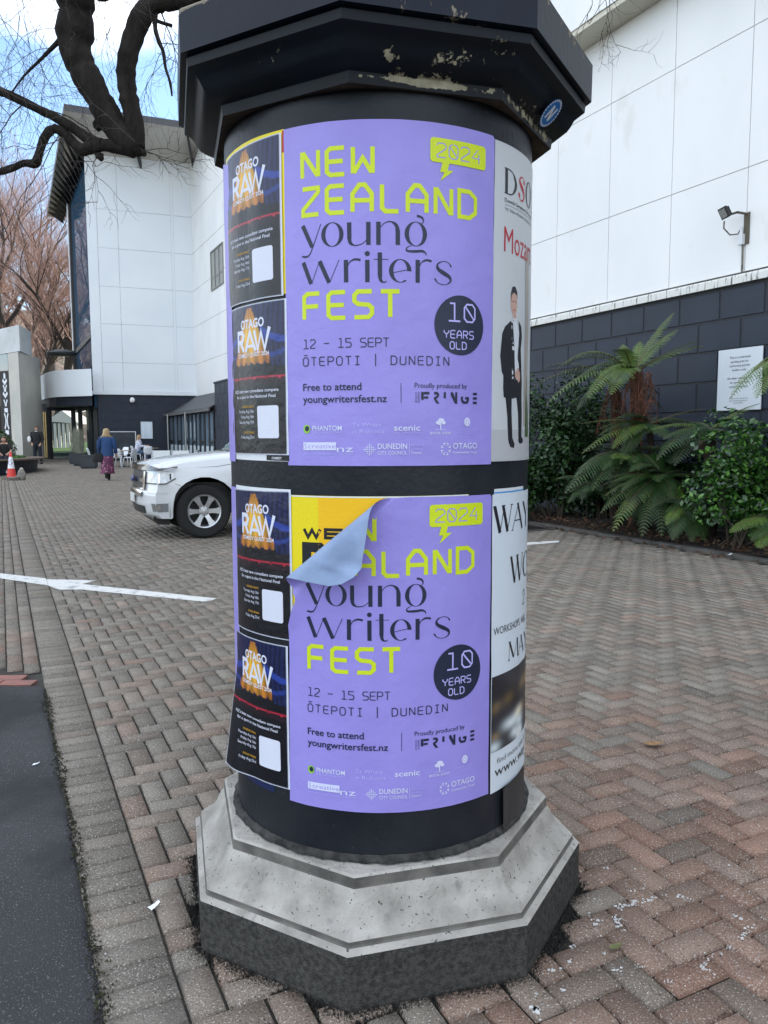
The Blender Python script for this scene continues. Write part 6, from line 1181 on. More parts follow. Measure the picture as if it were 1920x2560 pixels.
hb = empty('handbag', at(262, 1150, 25.75) * [1, 1, 0], R_(14), 'black shoulder bag hanging at the walking woman\'s left side', 'bag'); mb = MB(); mb.loft([oval((-.20, .05), .17, .07, .60), oval((-.20, .05), .185, .085, .64), oval((-.20, .05), .17, .075, .80), oval((-.20, .05), .12, .05, .90)]); mb.build('pouch', BLKC, hb, angle=50); mb = MB(); mb.tube([(-.30, .05, .88), (-.27, .02, 1.1), (-.22, .0, 1.36), (-.19, .03, 1.47), (-.20, .10, 1.3), (-.14, .1, .9)], .012, 6); mb.build('strap', BLKC, hb)
# standing man
J = dict(pelvis=(0, 0, .96), chest=(0, 0, 1.30), neck=(0, 0, 1.52), head=(.02, -.02, 1.655), look=(.75, -1, -.05), shr=(-.19, 0, 1.46), shl=(.19, 0, 1.46), elr=(-.27, .03, 1.17), ell=(.27, .03, 1.17), wrr=(-.20, -.09, .98), wrl=(.20, -.09, .96), hir=(-.10, 0, .92), hil=(.10, 0, .92), knr=(-.12, -.02, .50), knl=(.13, -.02, .50), anr=(-.13, .03, .08), anl=(.16, .03, .08), tor=(-.16, -.12, .03), tol=(.20, -.12, .03))
pmn = skin_body(person_nodes(J), SK, 'person'); tag(pmn, 'man in black jumper and sunglasses standing by the entrance, hands at his pockets', 'person')
mb = MB(); mb.loft([oval((0, 0), .185, .13, .90), oval((0, 0), .19, .135, 1.05), oval((0, 0), .20, .14, 1.25), oval((0, 0), .235, .145, 1.40), oval((0, 0), .205, .125, 1.47), oval((0, 0), .125, .10, 1.52), oval((0, 0), .07, .07, 1.545)], cap=False); mb.tube([(-.15, 0, 1.47), J['shr'], J['elr'], (-.215, -.07, 1.01)], [.07, .095, .07, .055], 12); mb.tube([(.15, 0, 1.47), J['shl'], J['ell'], (.215, -.07, .99)], [.07, .095, .07, .055], 12); mb.build('jumper', BLKC, pmn, angle=60)
limb(pmn, 'trousers', DENIM, [((J['pelvis'], (-.09, 0, .88), J['knr'], (-.13, .02, .12)), [.15, .115, .085, .075]), ((J['pelvis'], (.09, 0, .88), J['knl'], (.155, .02, .12)), [.15, .115, .085, .075])]); limb(pmn, 'shoes', BLKC, [(((-.13, .06, .05), J['tor']), [.055, .045]), (((.16, .06, .05), J['tol']), [.055, .045])])
mb = MB(); mb.loft([oval((0, -.01), .085, .085, 1.50), oval((0, -.01), .072, .072, 1.555)], cap=False); mb.add([(-.05, -.085, 1.53), (.06, -.085, 1.53), (.005, -.138, 1.40)], [(0, 1, 2)]); mb.build('collar', mat('white collar', (.7, .72, .74), .7), pmn)
hair(pmn, J, BRUN, .0, 0); eyes(pmn, J); mb = MB(); hd = np.array(J['head']); f_ = np.array(J['look']) / np.linalg.norm(J['look']); s_ = np.cross(f_, [0, 0, 1.0])
for s in (1, -1): p = hd + f_ * .095 + s_ * s * .034 + [0, 0, .014]; mb.ell(p, (.026, .026, .02), 10, 6); mb.tube([hd + f_ * .09 + s_ * s * .06 + [0, 0, .02], hd + s_ * s * .088 + [0, 0, .015]], .004, 5)
mb.build('sunglasses', BLKP, pmn); mp_ = at(94, 1138, 37.0); place(pmn, (mp_[0], mp_[1], gh(mp_[1])), R_(0))
mb = MB(); mb.ell((0, 0, 0), (.085, .05, .15), 14, 10); o = mb.build('sun_hat', mat('white straw', (.72, .72, .70), .8, bump=.004, bscale=60), smooth=True); o.location = (mp_[0] - .31, mp_[1] - .12, gh(mp_[1]) + 1.16); tag(o, 'white rounded sun hat held at the standing man\'s right elbow', 'hat')
# woman on the planter seat
J = dict(pelvis=(0, .1, .70), chest=(0, .04, 1.02), neck=(0, .02, 1.20), head=(0, -.02, 1.325), look=(.15, -1, -.1), shr=(-.17, .03, 1.14), shl=(.17, .03, 1.14), elr=(-.24, -.02, .88), ell=(.25, -.04, .88), wrr=(-.06, -.22, .76), wrl=(.20, -.24, .80), hir=(-.10, .05, .66), hil=(.10, .05, .66), knr=(-.05, -.40, .66), knl=(.16, -.42, .62), anr=(.12, -.38, .20), anl=(.22, -.50, .14), tor=(.16, -.50, .15), tol=(.26, -.63, .10))
ps = skin_body(person_nodes(J), SK, 'person'); tag(ps, 'long-haired woman in black sitting on the round planter rim', 'person')
mb = MB(); mb.loft([oval((0, .09), .165, .125, .66), oval((0, .07), .155, .12, .85), oval((0, .04), .19, .135, 1.02), oval((0, .03), .18, .11, 1.12), oval((0, .03), .12, .09, 1.165)], cap=False); mb.tube([(-.12, .03, 1.15), J['shr'], (-.23, -.01, .94)], [.06, .085, .065], 10); mb.tube([(.12, .03, 1.15), J['shl'], (.235, -.02, .94)], [.06, .085, .065], 10); mb.build('top', BLKC, ps, angle=60)
limb(ps, 'jeans', DENIM, [((J['pelvis'], J['hir'], J['knr'], (.10, -.38, .25)), [.14, .115, .085, .065]), ((J['pelvis'], J['hil'], J['knl'], (.21, -.49, .2)), [.14, .115, .085, .065])]); limb(ps, 'sneakers', mat('white sneakers', (.66, .70, .76), .6), [(((.11, -.34, .17), (.12, -.40, .18), J['tor']), [.045, .055, .04]), (((.21, -.46, .10), (.22, -.52, .12), J['tol']), [.045, .055, .04])])
hair(ps, J, BRUN, .30, .25); eyes(ps, J); q = at(6, 1150, 29.5); place(ps, (q[0] - .05, q[1] + .3, .02), R_(8))
# woman at the café table, in profile facing right
J = dict(pelvis=(0, -.05, .56), chest=(0, .02, .90), neck=(0, .03, 1.08), head=(0, .07, 1.205), look=(.25, 1, 0), shr=(.17, .03, 1.02), shl=(-.17, .03, 1.02), elr=(.22, .12, .78), ell=(-.22, .12, .78), wrr=(.14, .36, .80), wrl=(-.12, .36, .80), hir=(.09, 0, .52), hil=(-.09, 0, .52), knr=(.10, .42, .50), knl=(-.09, .42, .50), anr=(.12, .40, .09), anl=(-.06, .30, .09), tor=(.12, .54, .03), tol=(-.06, .44, .03))
pc_ = skin_body(person_nodes(J), SK, 'person'); tag(pc_, 'blonde woman in a white shirt seated sideways at a café table', 'person')
mb = MB(); mb.loft([oval((0, -.05), .18, .14, .50), oval((0, -.03), .17, .135, .70), oval((0, .01), .19, .135, .90), oval((0, .03), .205, .125, 1.0), oval((0, .03), .15, .10, 1.06), oval((0, .03), .07, .068, 1.105)], cap=False); mb.tube([J['shr'], J['elr'], (.15, .33, .80)], [.08, .065, .05], 12); mb.tube([J['shl'], J['ell'], (-.13, .33, .80)], [.08, .065, .05], 12); mb.build('shirt', mat('pale shirt', (.58, .60, .72), .8), pc_, angle=60)
limb(pc_, 'jeans', mat('blue denim', (.05, .09, .15), .8), [((J['pelvis'], J['hir'], J['knr'], (.12, .41, .22)), [.14, .11, .08, .06]), ((J['pelvis'], J['hil'], J['knl'], (-.06, .32, .22)), [.14, .11, .08, .06])]); limb(pc_, 'shoes', mat('tan shoes', (.25, .15, .12), .6), [(((.12, .38, .06), J['tor']), [.05, .035]), (((-.06, .28, .06), J['tol']), [.05, .035])])
hair(pc_, J, BLOND, .16, .15); eyes(pc_, J); q = gp(347, 37.2); place(pc_, q + [0, 0, .02], R_(-82))
# ------------------------------------------------------------------ tree ferns, ferns and shrubs in the bed
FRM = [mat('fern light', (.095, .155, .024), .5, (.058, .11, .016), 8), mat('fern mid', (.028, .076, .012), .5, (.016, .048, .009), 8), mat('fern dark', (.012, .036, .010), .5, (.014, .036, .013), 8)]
DEAD = mat('dead frond rust', (.135, .05, .026), .85, (.07, .028, .016), 12); STIP = mat('frond stalk', (.07, .055, .02), .6); FTR = mat('fern trunk fibre', (.035, .022, .014), .95, (.015, .010, .007), 18, bump=.02, bscale=40, stretch=(1, 1, .3))
def frond(mb, base, tip, rise, width, m, rr, n=26, droop=.28, stalk=3):
    base, tip = np.array(base, float), np.array(tip, float); c = (base + tip) / 2 + [0, 0, rise]; P = lambda t: (1 - t) ** 2 * base + 2 * t * (1 - t) * c + t * t * tip
    mb.tube([P(t) for t in np.linspace(0, 1, 9)], [.010 * (1 - .85 * t) + .0015 for t in np.linspace(0, 1, 9)], 4, stalk, cap=False)
    for i in range(n):
        t = .10 + .89 * (i + .5) / n; p = P(t); tg = P(min(t + .02, 1)) - P(t - .02); tg /= np.linalg.norm(tg); sd = np.cross(tg, [0, 0, 1.0]); sd /= np.linalg.norm(sd) + 1e-6
        w_ = 1.38 * width * max(.05, math.sin(math.pi * min(1, (t * .80 + .20))) ** .75) * rr.uniform(.78, 1.1); up = np.cross(sd, tg)
        for s in (1, -1):
            d = s * sd * .93 + tg * .42; d /= np.linalg.norm(d); q = lambda u, k=0: p + d * w_ * u + up * (.06 * w_ * math.sin(u * 2.4)) - np.array([0, 0, droop * w_ * u * u]) ; e = np.cross(d, up); k = 6; hw = .030 * (1 - t * .4) * (width / .14) ** .5 * 26 / n
            for j in range(k):
                u0, u1 = j / k, (j + 1) / k; h_ = hw * (1 - u0) ** .7 * (.5 + .5 * min(1, 4 * (u0 + .1)))
                a, b = q(u0), q(u1); mid = q((u0 + u1) / 2 + .06)
                mb.add([a, mid + e * h_, b], [(0, 1, 2)], m); mb.add([a, b, mid - e * h_], [(0, 1, 2)], m)
def P3(x, y, d): return at(1280 + x / 2.592, 680 + y / 2.592, d)
def fern_plant(name, base, crown_px, d, fr, label, cat, seed, trunk_r=0, group=None, n=26, extra=0, ewidth=.1, elen=.7, em=(1, 2)):
    rr = random.Random(seed); crown = P3(*crown_px, d); root = empty(name, base, 0, label, cat, group)
    if trunk_r:
        mb = MB(); b = np.array(base); pts = [b + (crown - b) * t + np.array([.03 * math.sin(t * 5 + seed), .02 * math.cos(t * 4), 0]) for t in np.linspace(0, 1, 9)]; mb.tube(pts, [trunk_r * (1.25 - .35 * t + .08 * rr.random()) for t in np.linspace(0, 1, 9)], 12)
        mb.build('trunk', FTR, root, world=True, smooth=True)
    mb = MB()
    for x, y, dd, rise, wd, m in fr: frond(mb, crown + [rr.gauss(0, .02), rr.gauss(0, .02), 0], P3(x, y, d + dd), rise, wd, m, rr, n)
    for k in range(extra):
        a = rr.uniform(0, 6.28); l = elen * rr.uniform(.7, 1.15); frond(mb, crown, crown + [l * math.cos(a), l * math.sin(a), rr.uniform(-.35, .25) * l], rr.uniform(.15, .35) * l, ewidth * rr.uniform(.8, 1.2), rr.choice(em), rr, n)
    mb.build('crown', FRM + [STIP], root, world=True)
    return root, crown
bedz = .06
def bed(px, d): p = at(px, 1200, d); return np.array([p[0], p[1], bedz])
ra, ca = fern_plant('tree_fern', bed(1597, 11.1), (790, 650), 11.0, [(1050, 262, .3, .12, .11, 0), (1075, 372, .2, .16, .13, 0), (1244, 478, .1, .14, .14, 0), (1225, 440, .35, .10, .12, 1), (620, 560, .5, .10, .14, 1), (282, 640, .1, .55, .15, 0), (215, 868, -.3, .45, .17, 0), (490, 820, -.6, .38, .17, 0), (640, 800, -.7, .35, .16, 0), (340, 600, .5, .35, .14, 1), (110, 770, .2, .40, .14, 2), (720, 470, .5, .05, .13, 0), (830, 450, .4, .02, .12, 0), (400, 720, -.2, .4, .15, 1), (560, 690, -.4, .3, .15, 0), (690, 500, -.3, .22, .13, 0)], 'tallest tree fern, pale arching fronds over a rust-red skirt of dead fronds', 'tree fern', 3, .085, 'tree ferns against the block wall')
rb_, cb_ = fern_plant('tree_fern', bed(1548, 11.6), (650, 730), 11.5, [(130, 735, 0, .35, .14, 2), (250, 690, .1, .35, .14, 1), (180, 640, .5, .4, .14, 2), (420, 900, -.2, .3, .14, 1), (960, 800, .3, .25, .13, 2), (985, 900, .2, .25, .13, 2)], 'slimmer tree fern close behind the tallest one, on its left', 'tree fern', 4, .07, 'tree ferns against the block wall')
def skirt(root, px_list, d, seed):      # hanging dead fronds
    mb = MB(); rr = random.Random(seed)
    for x, y0, y1, w_ in px_list:
        for k in range(9):
            a = P3(x + rr.gauss(0, w_ * .5), y0, d - .14 + rr.gauss(0, .05)); b = P3(x + rr.gauss(0, w_ * .9), y1 + rr.uniform(-200, 30), d - .12 + rr.gauss(0, .06)); mb.tube([a, (a + b) / 2 + [rr.gauss(0, .02), 0, 0], b], [.008, .006, .003], 4)
            for j in range(34):
                t = rr.random(); p = a + (b - a) * t; l = rr.uniform(.03, .09); dx = rr.gauss(0, .05); dy = rr.gauss(0, .03); mb.add([p + [-.006, 0, 0], p + [.006, 0, 0], p + [dx, dy, -l]], [(0, 1, 2)])
    mb.build('dead_skirt', DEAD, root, world=True)
skirt(ra, [(790, 640, 960, 40), (860, 650, 1130, 50), (845, 820, 1160, 40)], 11.0, 1); skirt(rb_, [(655, 760, 1040, 50), (680, 900, 1120, 40)], 11.4, 2)
fern_plant('fern', bed(1620, 10.9), (895, 985), 10.9, [(445, 985, -.2, .12, .075, 0), (450, 1180, -.5, .24, .12, 0), (650, 1148, -.6, .22, .12, 0), (1250, 884, .1, .06, .07, 1), (560, 1060, -.3, .2, .11, 1), (700, 1250, -.5, .3, .12, 1)], 'middle fern with long flat fronds below the tall tree fern', 'fern', 5, .05, 'ferns along the garden bed', extra=12, em=(1, 2, 2), elen=.75, ewidth=.12)
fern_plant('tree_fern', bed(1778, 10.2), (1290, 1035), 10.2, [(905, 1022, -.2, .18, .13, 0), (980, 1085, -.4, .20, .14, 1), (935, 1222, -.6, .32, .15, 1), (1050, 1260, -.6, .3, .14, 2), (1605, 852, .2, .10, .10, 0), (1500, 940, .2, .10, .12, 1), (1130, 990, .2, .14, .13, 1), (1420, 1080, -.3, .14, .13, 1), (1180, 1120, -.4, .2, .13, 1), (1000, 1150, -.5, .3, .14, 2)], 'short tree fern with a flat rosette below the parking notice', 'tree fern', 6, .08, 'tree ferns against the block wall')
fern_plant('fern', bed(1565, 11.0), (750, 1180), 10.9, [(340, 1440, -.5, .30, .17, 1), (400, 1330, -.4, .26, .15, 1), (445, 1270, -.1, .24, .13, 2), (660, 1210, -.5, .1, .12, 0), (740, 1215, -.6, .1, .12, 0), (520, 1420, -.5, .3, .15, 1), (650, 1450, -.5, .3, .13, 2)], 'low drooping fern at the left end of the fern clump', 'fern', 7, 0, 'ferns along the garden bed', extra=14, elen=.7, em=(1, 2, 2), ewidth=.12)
fern_plant('fern', bed(1640, 10.3), (960, 1330), 10.4, [(600, 1450, -.3, .16, .10, 1), (570, 1565, -.4, .22, .12, 1), (640, 1365, -.1, .14, .11, 1), (650, 1690, -.6, .30, .14, 0), (1040, 1480, -.5, .18, .11, 1), (840, 1720, -.6, .34, .14, 1), (970, 1720, -.6, .36, .15, 1), (1190, 1470, -.2, .16, .13, 1), (780, 1160, .1, .10, .12, 1), (930, 1165, .1, .06, .12, 1), (1140, 1560, -.5, .2, .12, 0), (700, 1600, -.5, .25, .13, 2)], 'broad bright fern in front, its fronds nearly touching the paving', 'fern', 8, 0, 'ferns along the garden bed', extra=18, elen=.7, em=(1, 1, 2), ewidth=.11)
fern_plant('fern', bed(1718, 9.9), (1150, 1500), 9.95, [(1000, 1640, -.3, .15, .11, 0), (1170, 1750, -.4, .2, .14, 1), (1250, 1740, -.4, .2, .14, 1), (1040, 1740, -.4, .2, .13, 1), (1300, 1600, 0, .15, .12, 1), (990, 1560, -.1, .14, .11, 1)], 'small dark fern at the foot of the glossy shrub', 'fern', 9, 0, 'ferns along the garden bed', extra=14, elen=.5, em=(1, 2))
fern_plant('fern', bed(1945, 8.7), (1720, 1600), 8.75, [(1412, 1690, -.2, .16, .13, 0), (1550, 1740, -.3, .14, .12, 1), (1600, 1790, -.4, .1, .13, 0), (1640, 1640, -.2, .1, .12, 1), (1580, 1660, -.2, .16, .13, 1)], 'fern at the right edge beside the kerb', 'fern', 10, 0, 'ferns along the garden bed', extra=3, elen=.5)
fern_plant('tree_fern', bed(1990, 8.9), (1790, 560), 8.9, [(1412, 822, -.2, .26, .15, 0), (1582, 822, -.4, .20, .14, 0), (1690, 780, -.4, .2, .14, 0), (1560, 640, .2, .16, .13, 0), (2000, 500, .1, .2, .15, 0), (2050, 800, 0, .3, .15, 1)], 'tree fern beyond the right edge, two pale fronds crossing the notice', 'tree fern', 12, .09, 'tree ferns against the block wall')
for (x_, y_), d_, sd_, lab in (((560, 1400), 11.3, 51, 'dark fern half hidden behind the low drooping fern'), ((1080, 1180), 10.8, 52, 'dark fern between the two shorter tree ferns'), ((860, 1560), 10.5, 53, 'small fern spilling over the kerb in front of the fern clump')):
    fern_plant('fern', bed(1280 + x_ / 2.592, d_), (x_, y_), d_, [], lab, 'fern', sd_, 0, 'ferns along the garden bed', extra=20, elen=.62 if sd_ < 53 else .38, em=(1, 2, 2), ewidth=.11)
mb = MB(); rr = random.Random(8)        # brown dead fronds caught among the green ones
for x, y, x2, y2 in ((860, 1330, 700, 1560), (1110, 1360, 1060, 1500), (800, 1460, 760, 1640), (1270, 1060, 1300, 1220), (1240, 1050, 1230, 1180)): frond(mb, P3(x, y, 10.5), P3(x2, y2, 10.3), .05, .045, 0, rr, 34, stalk=0)
o_ = mb.build('dead_fronds', DEAD, rb_, world=True)
def shrub(name, centre, rad, n, size, mats, label, seed, stems, dens=None, ms=(0, 1, 1, 2), cut=-.95, asp=.5):
    root = empty(name, (centre[0], centre[1], bedz), 0, label, 'shrub'); rr = random.Random(seed); mb = MB()
    lob = [(np.array([rr.gauss(0, .42), rr.gauss(0, .42), rr.uniform(-.75, .7)]), rr.uniform(.28, .5)) for _ in range(16)]
    def pt(rr):
        while True:
            l, r = rr.choice(lob); v = np.array([rr.gauss(0, 1), rr.gauss(0, 1), rr.gauss(0, 1)]); v /= np.linalg.norm(v); q = l + v * r * rr.random() ** .33
            if q[2] < cut or np.linalg.norm(q[:2]) > 1: continue
            p = centre + q * rad
            if p @ E2 > CW - .05: continue
            return p, v * .7 + np.array([0, 0, .7])
    leafcloud(mb, pt, n, size, rr, list(ms), flat_=.55, asp=asp); mb.build('foliage', mats, root, world=True)
    mb = MB()
    for k in range(stems):
        l, r = lob[k % 16]; e = centre + l * rad; b = np.array([centre[0] + rr.gauss(0, .1), centre[1] + rr.gauss(0, .1), bedz]); mb.tube([b, b + (e - b) * .5 + [rr.gauss(0, .05), rr.gauss(0, .05), .1], e], [.016, .011, .005], 5)
    mb.build('stems', mat(name + ' bark', (.045, .035, .025), .9), root, world=True)
GLOSS = [mat('glossy leaf deep', (.010, .036, .008), .28, spec=.6), mat('glossy leaf', (.024, .080, .012), .28, spec=.6), mat('glossy leaf bright', (.075, .19, .025), .3, spec=.6)]
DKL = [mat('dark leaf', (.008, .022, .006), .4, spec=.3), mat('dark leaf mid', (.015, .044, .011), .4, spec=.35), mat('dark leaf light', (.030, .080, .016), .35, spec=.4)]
c = at(1858, 1210, 9.35); shrub('glossy_shrub', c, np.array([.84, .62, .80]), 8200, .038, GLOSS, 'glossy bright green shrub right of the ferns, under the parking notice', 31, 14, asp=.6)
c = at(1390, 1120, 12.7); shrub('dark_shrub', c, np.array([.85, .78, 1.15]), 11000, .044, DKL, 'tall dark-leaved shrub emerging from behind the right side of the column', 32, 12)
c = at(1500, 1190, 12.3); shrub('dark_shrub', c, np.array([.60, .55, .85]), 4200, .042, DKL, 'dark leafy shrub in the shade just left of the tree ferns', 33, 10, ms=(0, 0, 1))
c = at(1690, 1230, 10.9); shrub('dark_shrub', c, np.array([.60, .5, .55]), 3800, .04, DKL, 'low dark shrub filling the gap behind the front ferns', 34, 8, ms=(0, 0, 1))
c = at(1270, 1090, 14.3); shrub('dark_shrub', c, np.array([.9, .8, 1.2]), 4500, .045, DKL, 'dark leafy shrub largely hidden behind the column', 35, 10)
# ------------------------------------------------------------------ bare trees
BARK = mat('dark grey bark', (.011, .009, .008), .95, (.026, .022, .019), 9, bump=.03, bscale=26, stretch=(1, 1, .4), spec=.2); TWIG = mat('bare twig', (.055, .042, .038), .8)
tr = random.Random(77)
big = empty('bare_tree', (-6.2, 4.2, 0), 0, 'large dark bare tree reaching in from the top left, heavy drooping limbs and fine twigs', 'tree')
D7 = 7.5
def chain(pts, d=D7): return [at(x, y, d + (q[3] if len(q) > 3 else 0)) for q in pts for x, y in ((q[0], q[1]),)], [q[2] / FPX * d for q in pts]
limbs = [[(30, -420, 66, 1.0), (110, -260, 60, .6), (160, -140, 52, .3), (185, -40, 47), (190, 30, 46), (187, 85, 48), (188, 125, 41), (205, 170, 38), (228, 212, 37), (255, 262, 36), (285, 315, 34), (315, 352, 33), (340, 372, 26), (352, 386, 10)],
         [(1480, -330, 7, -1.6), (1200, -300, 10, -1.0), (800, -220, 12, -.5), (560, -60, 14, -.2), (490, -4, 17), (440, 4, 21), (400, 6, 25), (372, 18, 27), (352, 45, 29), (337, 82, 28), (322, 130, 26), (315, 180, 24), (320, 235, 25), (331, 285, 26), (340, 335, 25), (342, 370, 20)],
         [(335, 372, 24), (300, 368, 19), (262, 363, 17), (228, 368, 18), (205, 374, 17), (182, 356, 13), (160, 333, 13), (138, 322, 13), (122, 330, 13), (108, 352, 12), (98, 382, 11), (88, 408, 13), (60, 408, 9), (30, 420, 10), (-20, 430, 10), (-90, 400, 9)],
         [(255, 362, 17), (225, 350, 16), (190, 325, 14), (150, 300, 13), (100, 275, 11), (50, 250, 12), (0, 228, 12), (-60, 210, 12), (-140, 150, 12)],
         [(388, 30, 8), (388, 70, 6), (396, 100, 6), (408, 130, 5), (414, 170, 4), (425, 205, 4), (430, 240, 2)], [(380, 45, 6), (402, 56, 5), (430, 64, 4)],
         [(150, 100, 8), (120, 130, 5), (95, 155, 4), (60, 190, 3), (30, 230, 2)], [(230, -10, 6), (262, 0, 5), (300, -25, 5)],
         [(248, 385, 12), (249, 396, 11), (247, 400, 5)], [(340, 375, 14), (360, 384, 8), (366, 385, 3)], [(255, 300, 9), (243, 312, 13), (250, 322, 9)]]
mb = MB(); LP = []
for ch in limbs:
    p, r = chain(ch); P, Rr = [], []
    for i in range(len(p) - 1):
        for t in np.linspace(0, 1, 4, endpoint=False):
            p0, p1, p2, p3 = p[max(i - 1, 0)], p[i], p[i + 1], p[min(i + 2, len(p) - 1)]; P.append(.5 * (2 * p1 + (p2 - p0) * t + (2 * p0 - 5 * p1 + 4 * p2 - p3) * t * t + (3 * p1 - p0 - 3 * p2 + p3) * t ** 3)); Rr.append((r[i] + (r[i + 1] - r[i]) * t) * (.87 + .045 * tr.gauss(0, 1)))
    P.append(p[-1]); Rr.append(r[-1]); mb.tube(P, Rr, 14); LP += list(zip(P, Rr))
mb.build('limbs', BARK, big, world=True, smooth=True)
mb = MB(); j0 = at(30, -420, 8.5); mb.tube([(-6.2, 4.2, -.1), (-6.15, 4.25, .4), (-6.05, 4.4, 2.2), (-5.6, 4.8, 4.6), (-4.6, 5.4, 6.4), tuple(j0)], [.55, .42, .36, .33, .30, .26], 14); mb.build('trunk', BARK, big, world=True, smooth=True)
def twig(mb, p, d, L_, r, lvl, rr, grav=-.25):
    pts = [np.array(p)]; d = np.array(d, float); n = 6; d /= np.linalg.norm(d); kids = []
    for i in range(n):
        d = d + np.array([rr.gauss(0, .20), rr.gauss(0, .20), rr.gauss(0, .16) + (grav if i < n * .6 else .22) * .45]); d /= np.linalg.norm(d); pts.append(pts[-1] + d * L_ / n)
        if i >= 1 and lvl > 0 and rr.random() < .85:
            s_ = np.cross(d, [rr.gauss(0, 1), rr.gauss(0, 1), rr.gauss(0, 1)]); s_ /= np.linalg.norm(s_) + 1e-6; kids.append((pts[-1], d * .7 + s_ * .8, L_ * rr.uniform(.35, .6), r * .62))
    mb.tube(pts, [r * (1 - .7 * i / n) for i in range(n + 1)], 3 if r < .006 else 5, cap=False)
    for k in kids: twig(mb, *k, lvl - 1, rr, grav)
mb = MB(); cand = [q for q in LP if q[1] < .14 and q[0][0] < -1.2]
for k in range(12): p, r = tr.choice(cand); twig(mb, p, (tr.gauss(0, .6), tr.gauss(0, .6), tr.uniform(-.8, .6)), tr.uniform(.5, 1.1), tr.uniform(.004, .008), 2, tr)
for x, y, dd, L_ in ((20, -60, 0, 1.1), (70, -50, .4, 1.2), (110, -40, -.3, 1.0), (-20, 40, .3, 1.0), (-30, 120, .6, 1.1), (270, -40, .5, 1.2), (300, -60, .2, 1.1), (330, -40, .8, 1.0), (420, -30, .4, 1.0), (250, -60, -.2, 1.3), (-20, 10, -.3, 1.1), (130, 100, .2, .9), (140, 130, .1, .8), (100, 150, .3, .9), (290, 60, .6, .9), (415, 130, .1, .7), (425, 90, .3, .8), (30, -20, 1.0, 1.2), (60, 20, .8, 1.0), (-40, 80, -.2, 1.0)):
    for _ in range(2): twig(mb, at(x + tr.gauss(0, 12), y + tr.gauss(0, 12), D7 + dd), (tr.gauss(0, .7), tr.gauss(0, .5), tr.uniform(-1, -.1)), L_ * tr.uniform(.8, 1.2), tr.uniform(.0026, .0045), 2, tr)
for x, y in ((385, 360), (400, 375), (420, 350)): twig(mb, at(345, 375, D7), (at(x + 80, y + tr.gauss(0, 30), D7) - at(345, 375, D7)) + [0, tr.gauss(0, .2), 0], tr.uniform(.45, .7), .005, 2, tr, -.05)
for _ in range(3): twig(mb, at(1500, -70, 5.9), (tr.gauss(0, .25), tr.gauss(0, .2), -1), tr.uniform(.45, .7), .004, 2, tr, -.05)
mb.tube([at(1480, -330, 5.9), at(1490, -180, 5.9), at(1500, -70, 5.9)], [.012, .008, .004], 5)
mb.build('twigs', TWIG, big, world=True)
# background trees, leafless, tops in the sun
BT = mat('trunk in the distance', (.035, .028, .024), .95); BTW = mat('reddish twigs', (.25, .155, .125), .9)
def far_tree(seed, H_):
    rr = random.Random(seed); mb = MB()
    def br(p, d, L_, r, lvl):
        pts = [p]; n = 4; d = np.array(d); kids = []
        for i in range(n):
            d = d + np.array([rr.gauss(0, .13), rr.gauss(0, .13), rr.gauss(0, .08) + .06]); d /= np.linalg.norm(d); pts.append(pts[-1] + d * L_ / n)
            if lvl > 0 and (i >= 1 or lvl < 4):
                for _ in range(3 if lvl == 4 else 2 if lvl == 3 else 2 if rr.random() < .17 else 1):
                    a = rr.uniform(0, 6.28); s_ = np.array([math.cos(a), math.sin(a), rr.uniform(-.1, .5)]); kids.append((pts[-1], d * .75 + s_ * .62, L_ * rr.uniform(.45, .68), r * (1 - .18 * i) * .52, lvl - 1))
        mb.tube(pts, [r * (1 - .5 * i / n) for i in range(n + 1)], 6 if lvl > 2 else 3, 0 if lvl > 2 else 1, cap=False)
        for k in kids: br(*k)
    br(np.zeros(3), (0, 0, 1), H_ * .46, H_ * .020, 5)
    return mb
protos = []
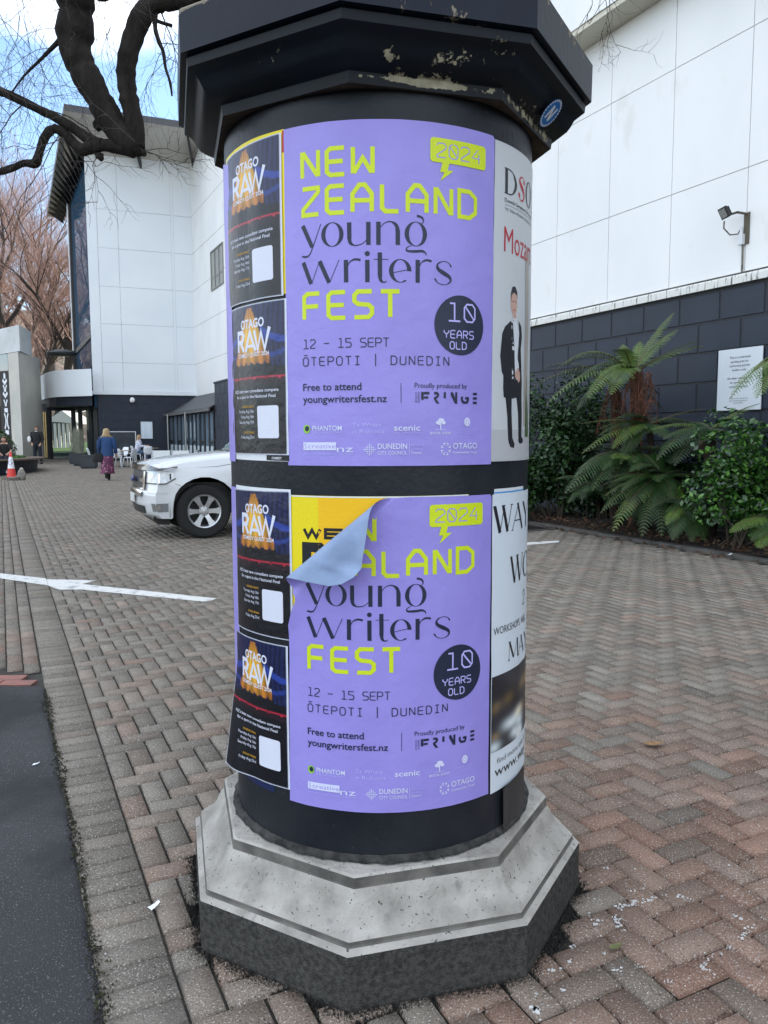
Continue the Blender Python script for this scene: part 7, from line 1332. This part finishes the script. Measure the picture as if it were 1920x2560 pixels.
for i, (sd_, H_) in enumerate(((5, 23), (12, 25))):
    mbt = far_tree(sd_, H_); me_tr = MB(); me_cr = MB()
    for f, m in zip(mbt.f, mbt.m): (me_tr if m == 0 else me_cr).f.append(f); (me_tr if m == 0 else me_cr).m.append(0)
    me_tr.v = mbt.v; me_cr.v = mbt.v
    def prune(q):
        used = sorted({i for f in q.f for i in f}); mp_ = {o: n for n, o in enumerate(used)}; q.v = [q.v[i] for i in used]; q.f = [tuple(mp_[i] for i in f) for f in q.f]
    prune(me_tr); prune(me_cr)
    root = empty('background_tree', (0, 0, 0), 0, 'tree', 'tree', 'bare trees beyond the entrance'); me_tr.build('trunk', BT, root); me_cr.build('crown', BTW, root); protos.append(root)
spots = [(20, 62, 0, .0, 'bare reddish tree rising straight above the concrete portal'), (100, 66, 1, 1.0, 'bare tree with dark twin trunks between portal and glass flank'), (135, 58, 0, 2.2, 'bare tree directly behind the disc canopy'), (-60, 70, 1, 3.0, 'bare tree at the extreme left edge'), (60, 80, 1, 4.4, 'bare reddish tree further back, its trunk hidden by the lintel'), (170, 78, 0, 5.2, 'bare tree partly cut off by the glass flank'), (85, 95, 1, 2.6, 'farthest bare tree, its crown filling the gap left of the roof eave'), (-140, 76, 0, .6, 'unseen bare tree added outside the left edge to be mirrored in the glass flank'), (45, 55, 0, 3.6, 'nearest bare tree, a slim dark trunk just behind the lintel')]  # the unseen tree outside the left edge is added for the glass reflection
for i, (px, d, v, rz, lab) in enumerate(spots):
    o = protos[v] if (i < 2) else copy_tree(protos[v]); p = at(px, 1100, d); o.location = (p[0], p[1], gh(p[1]) - .1); o.rotation_euler = (0, 0, rz); s_ = (1.15, 1.12, .92, 1.12, 1.25, 1.12, 1.35, 1.1, .75)[i]; o.scale = (s_, s_, s_); o['label'] = lab
# wooded hillside far behind
mb = MB(); xs = np.linspace(-190, 60, 60); ys = np.linspace(105, 260, 24)
mb.add([(x, y, -2 + 38 * min(1, max(0, (y - 105) / 120)) ** .8 * (1 + .16 * float(n2(x * .04, y * .03, 3))) + 2.2 * float(n2(x * .5, y * .5, 6))) for y in ys for x in xs], [(j * 60 + i, j * 60 + i + 1, (j + 1) * 60 + i + 1, (j + 1) * 60 + i) for j in range(23) for i in range(59)])
tag(mb.build('hill', mat('winter hillside', (.13, .09, .07), .95, (.06, .055, .035), .35, .4, .6, bump=.6, bscale=1.2, col3=(.26, .19, .15), scale3=1.6, lo3=.55, hi3=.62), smooth=True), kind='structure')
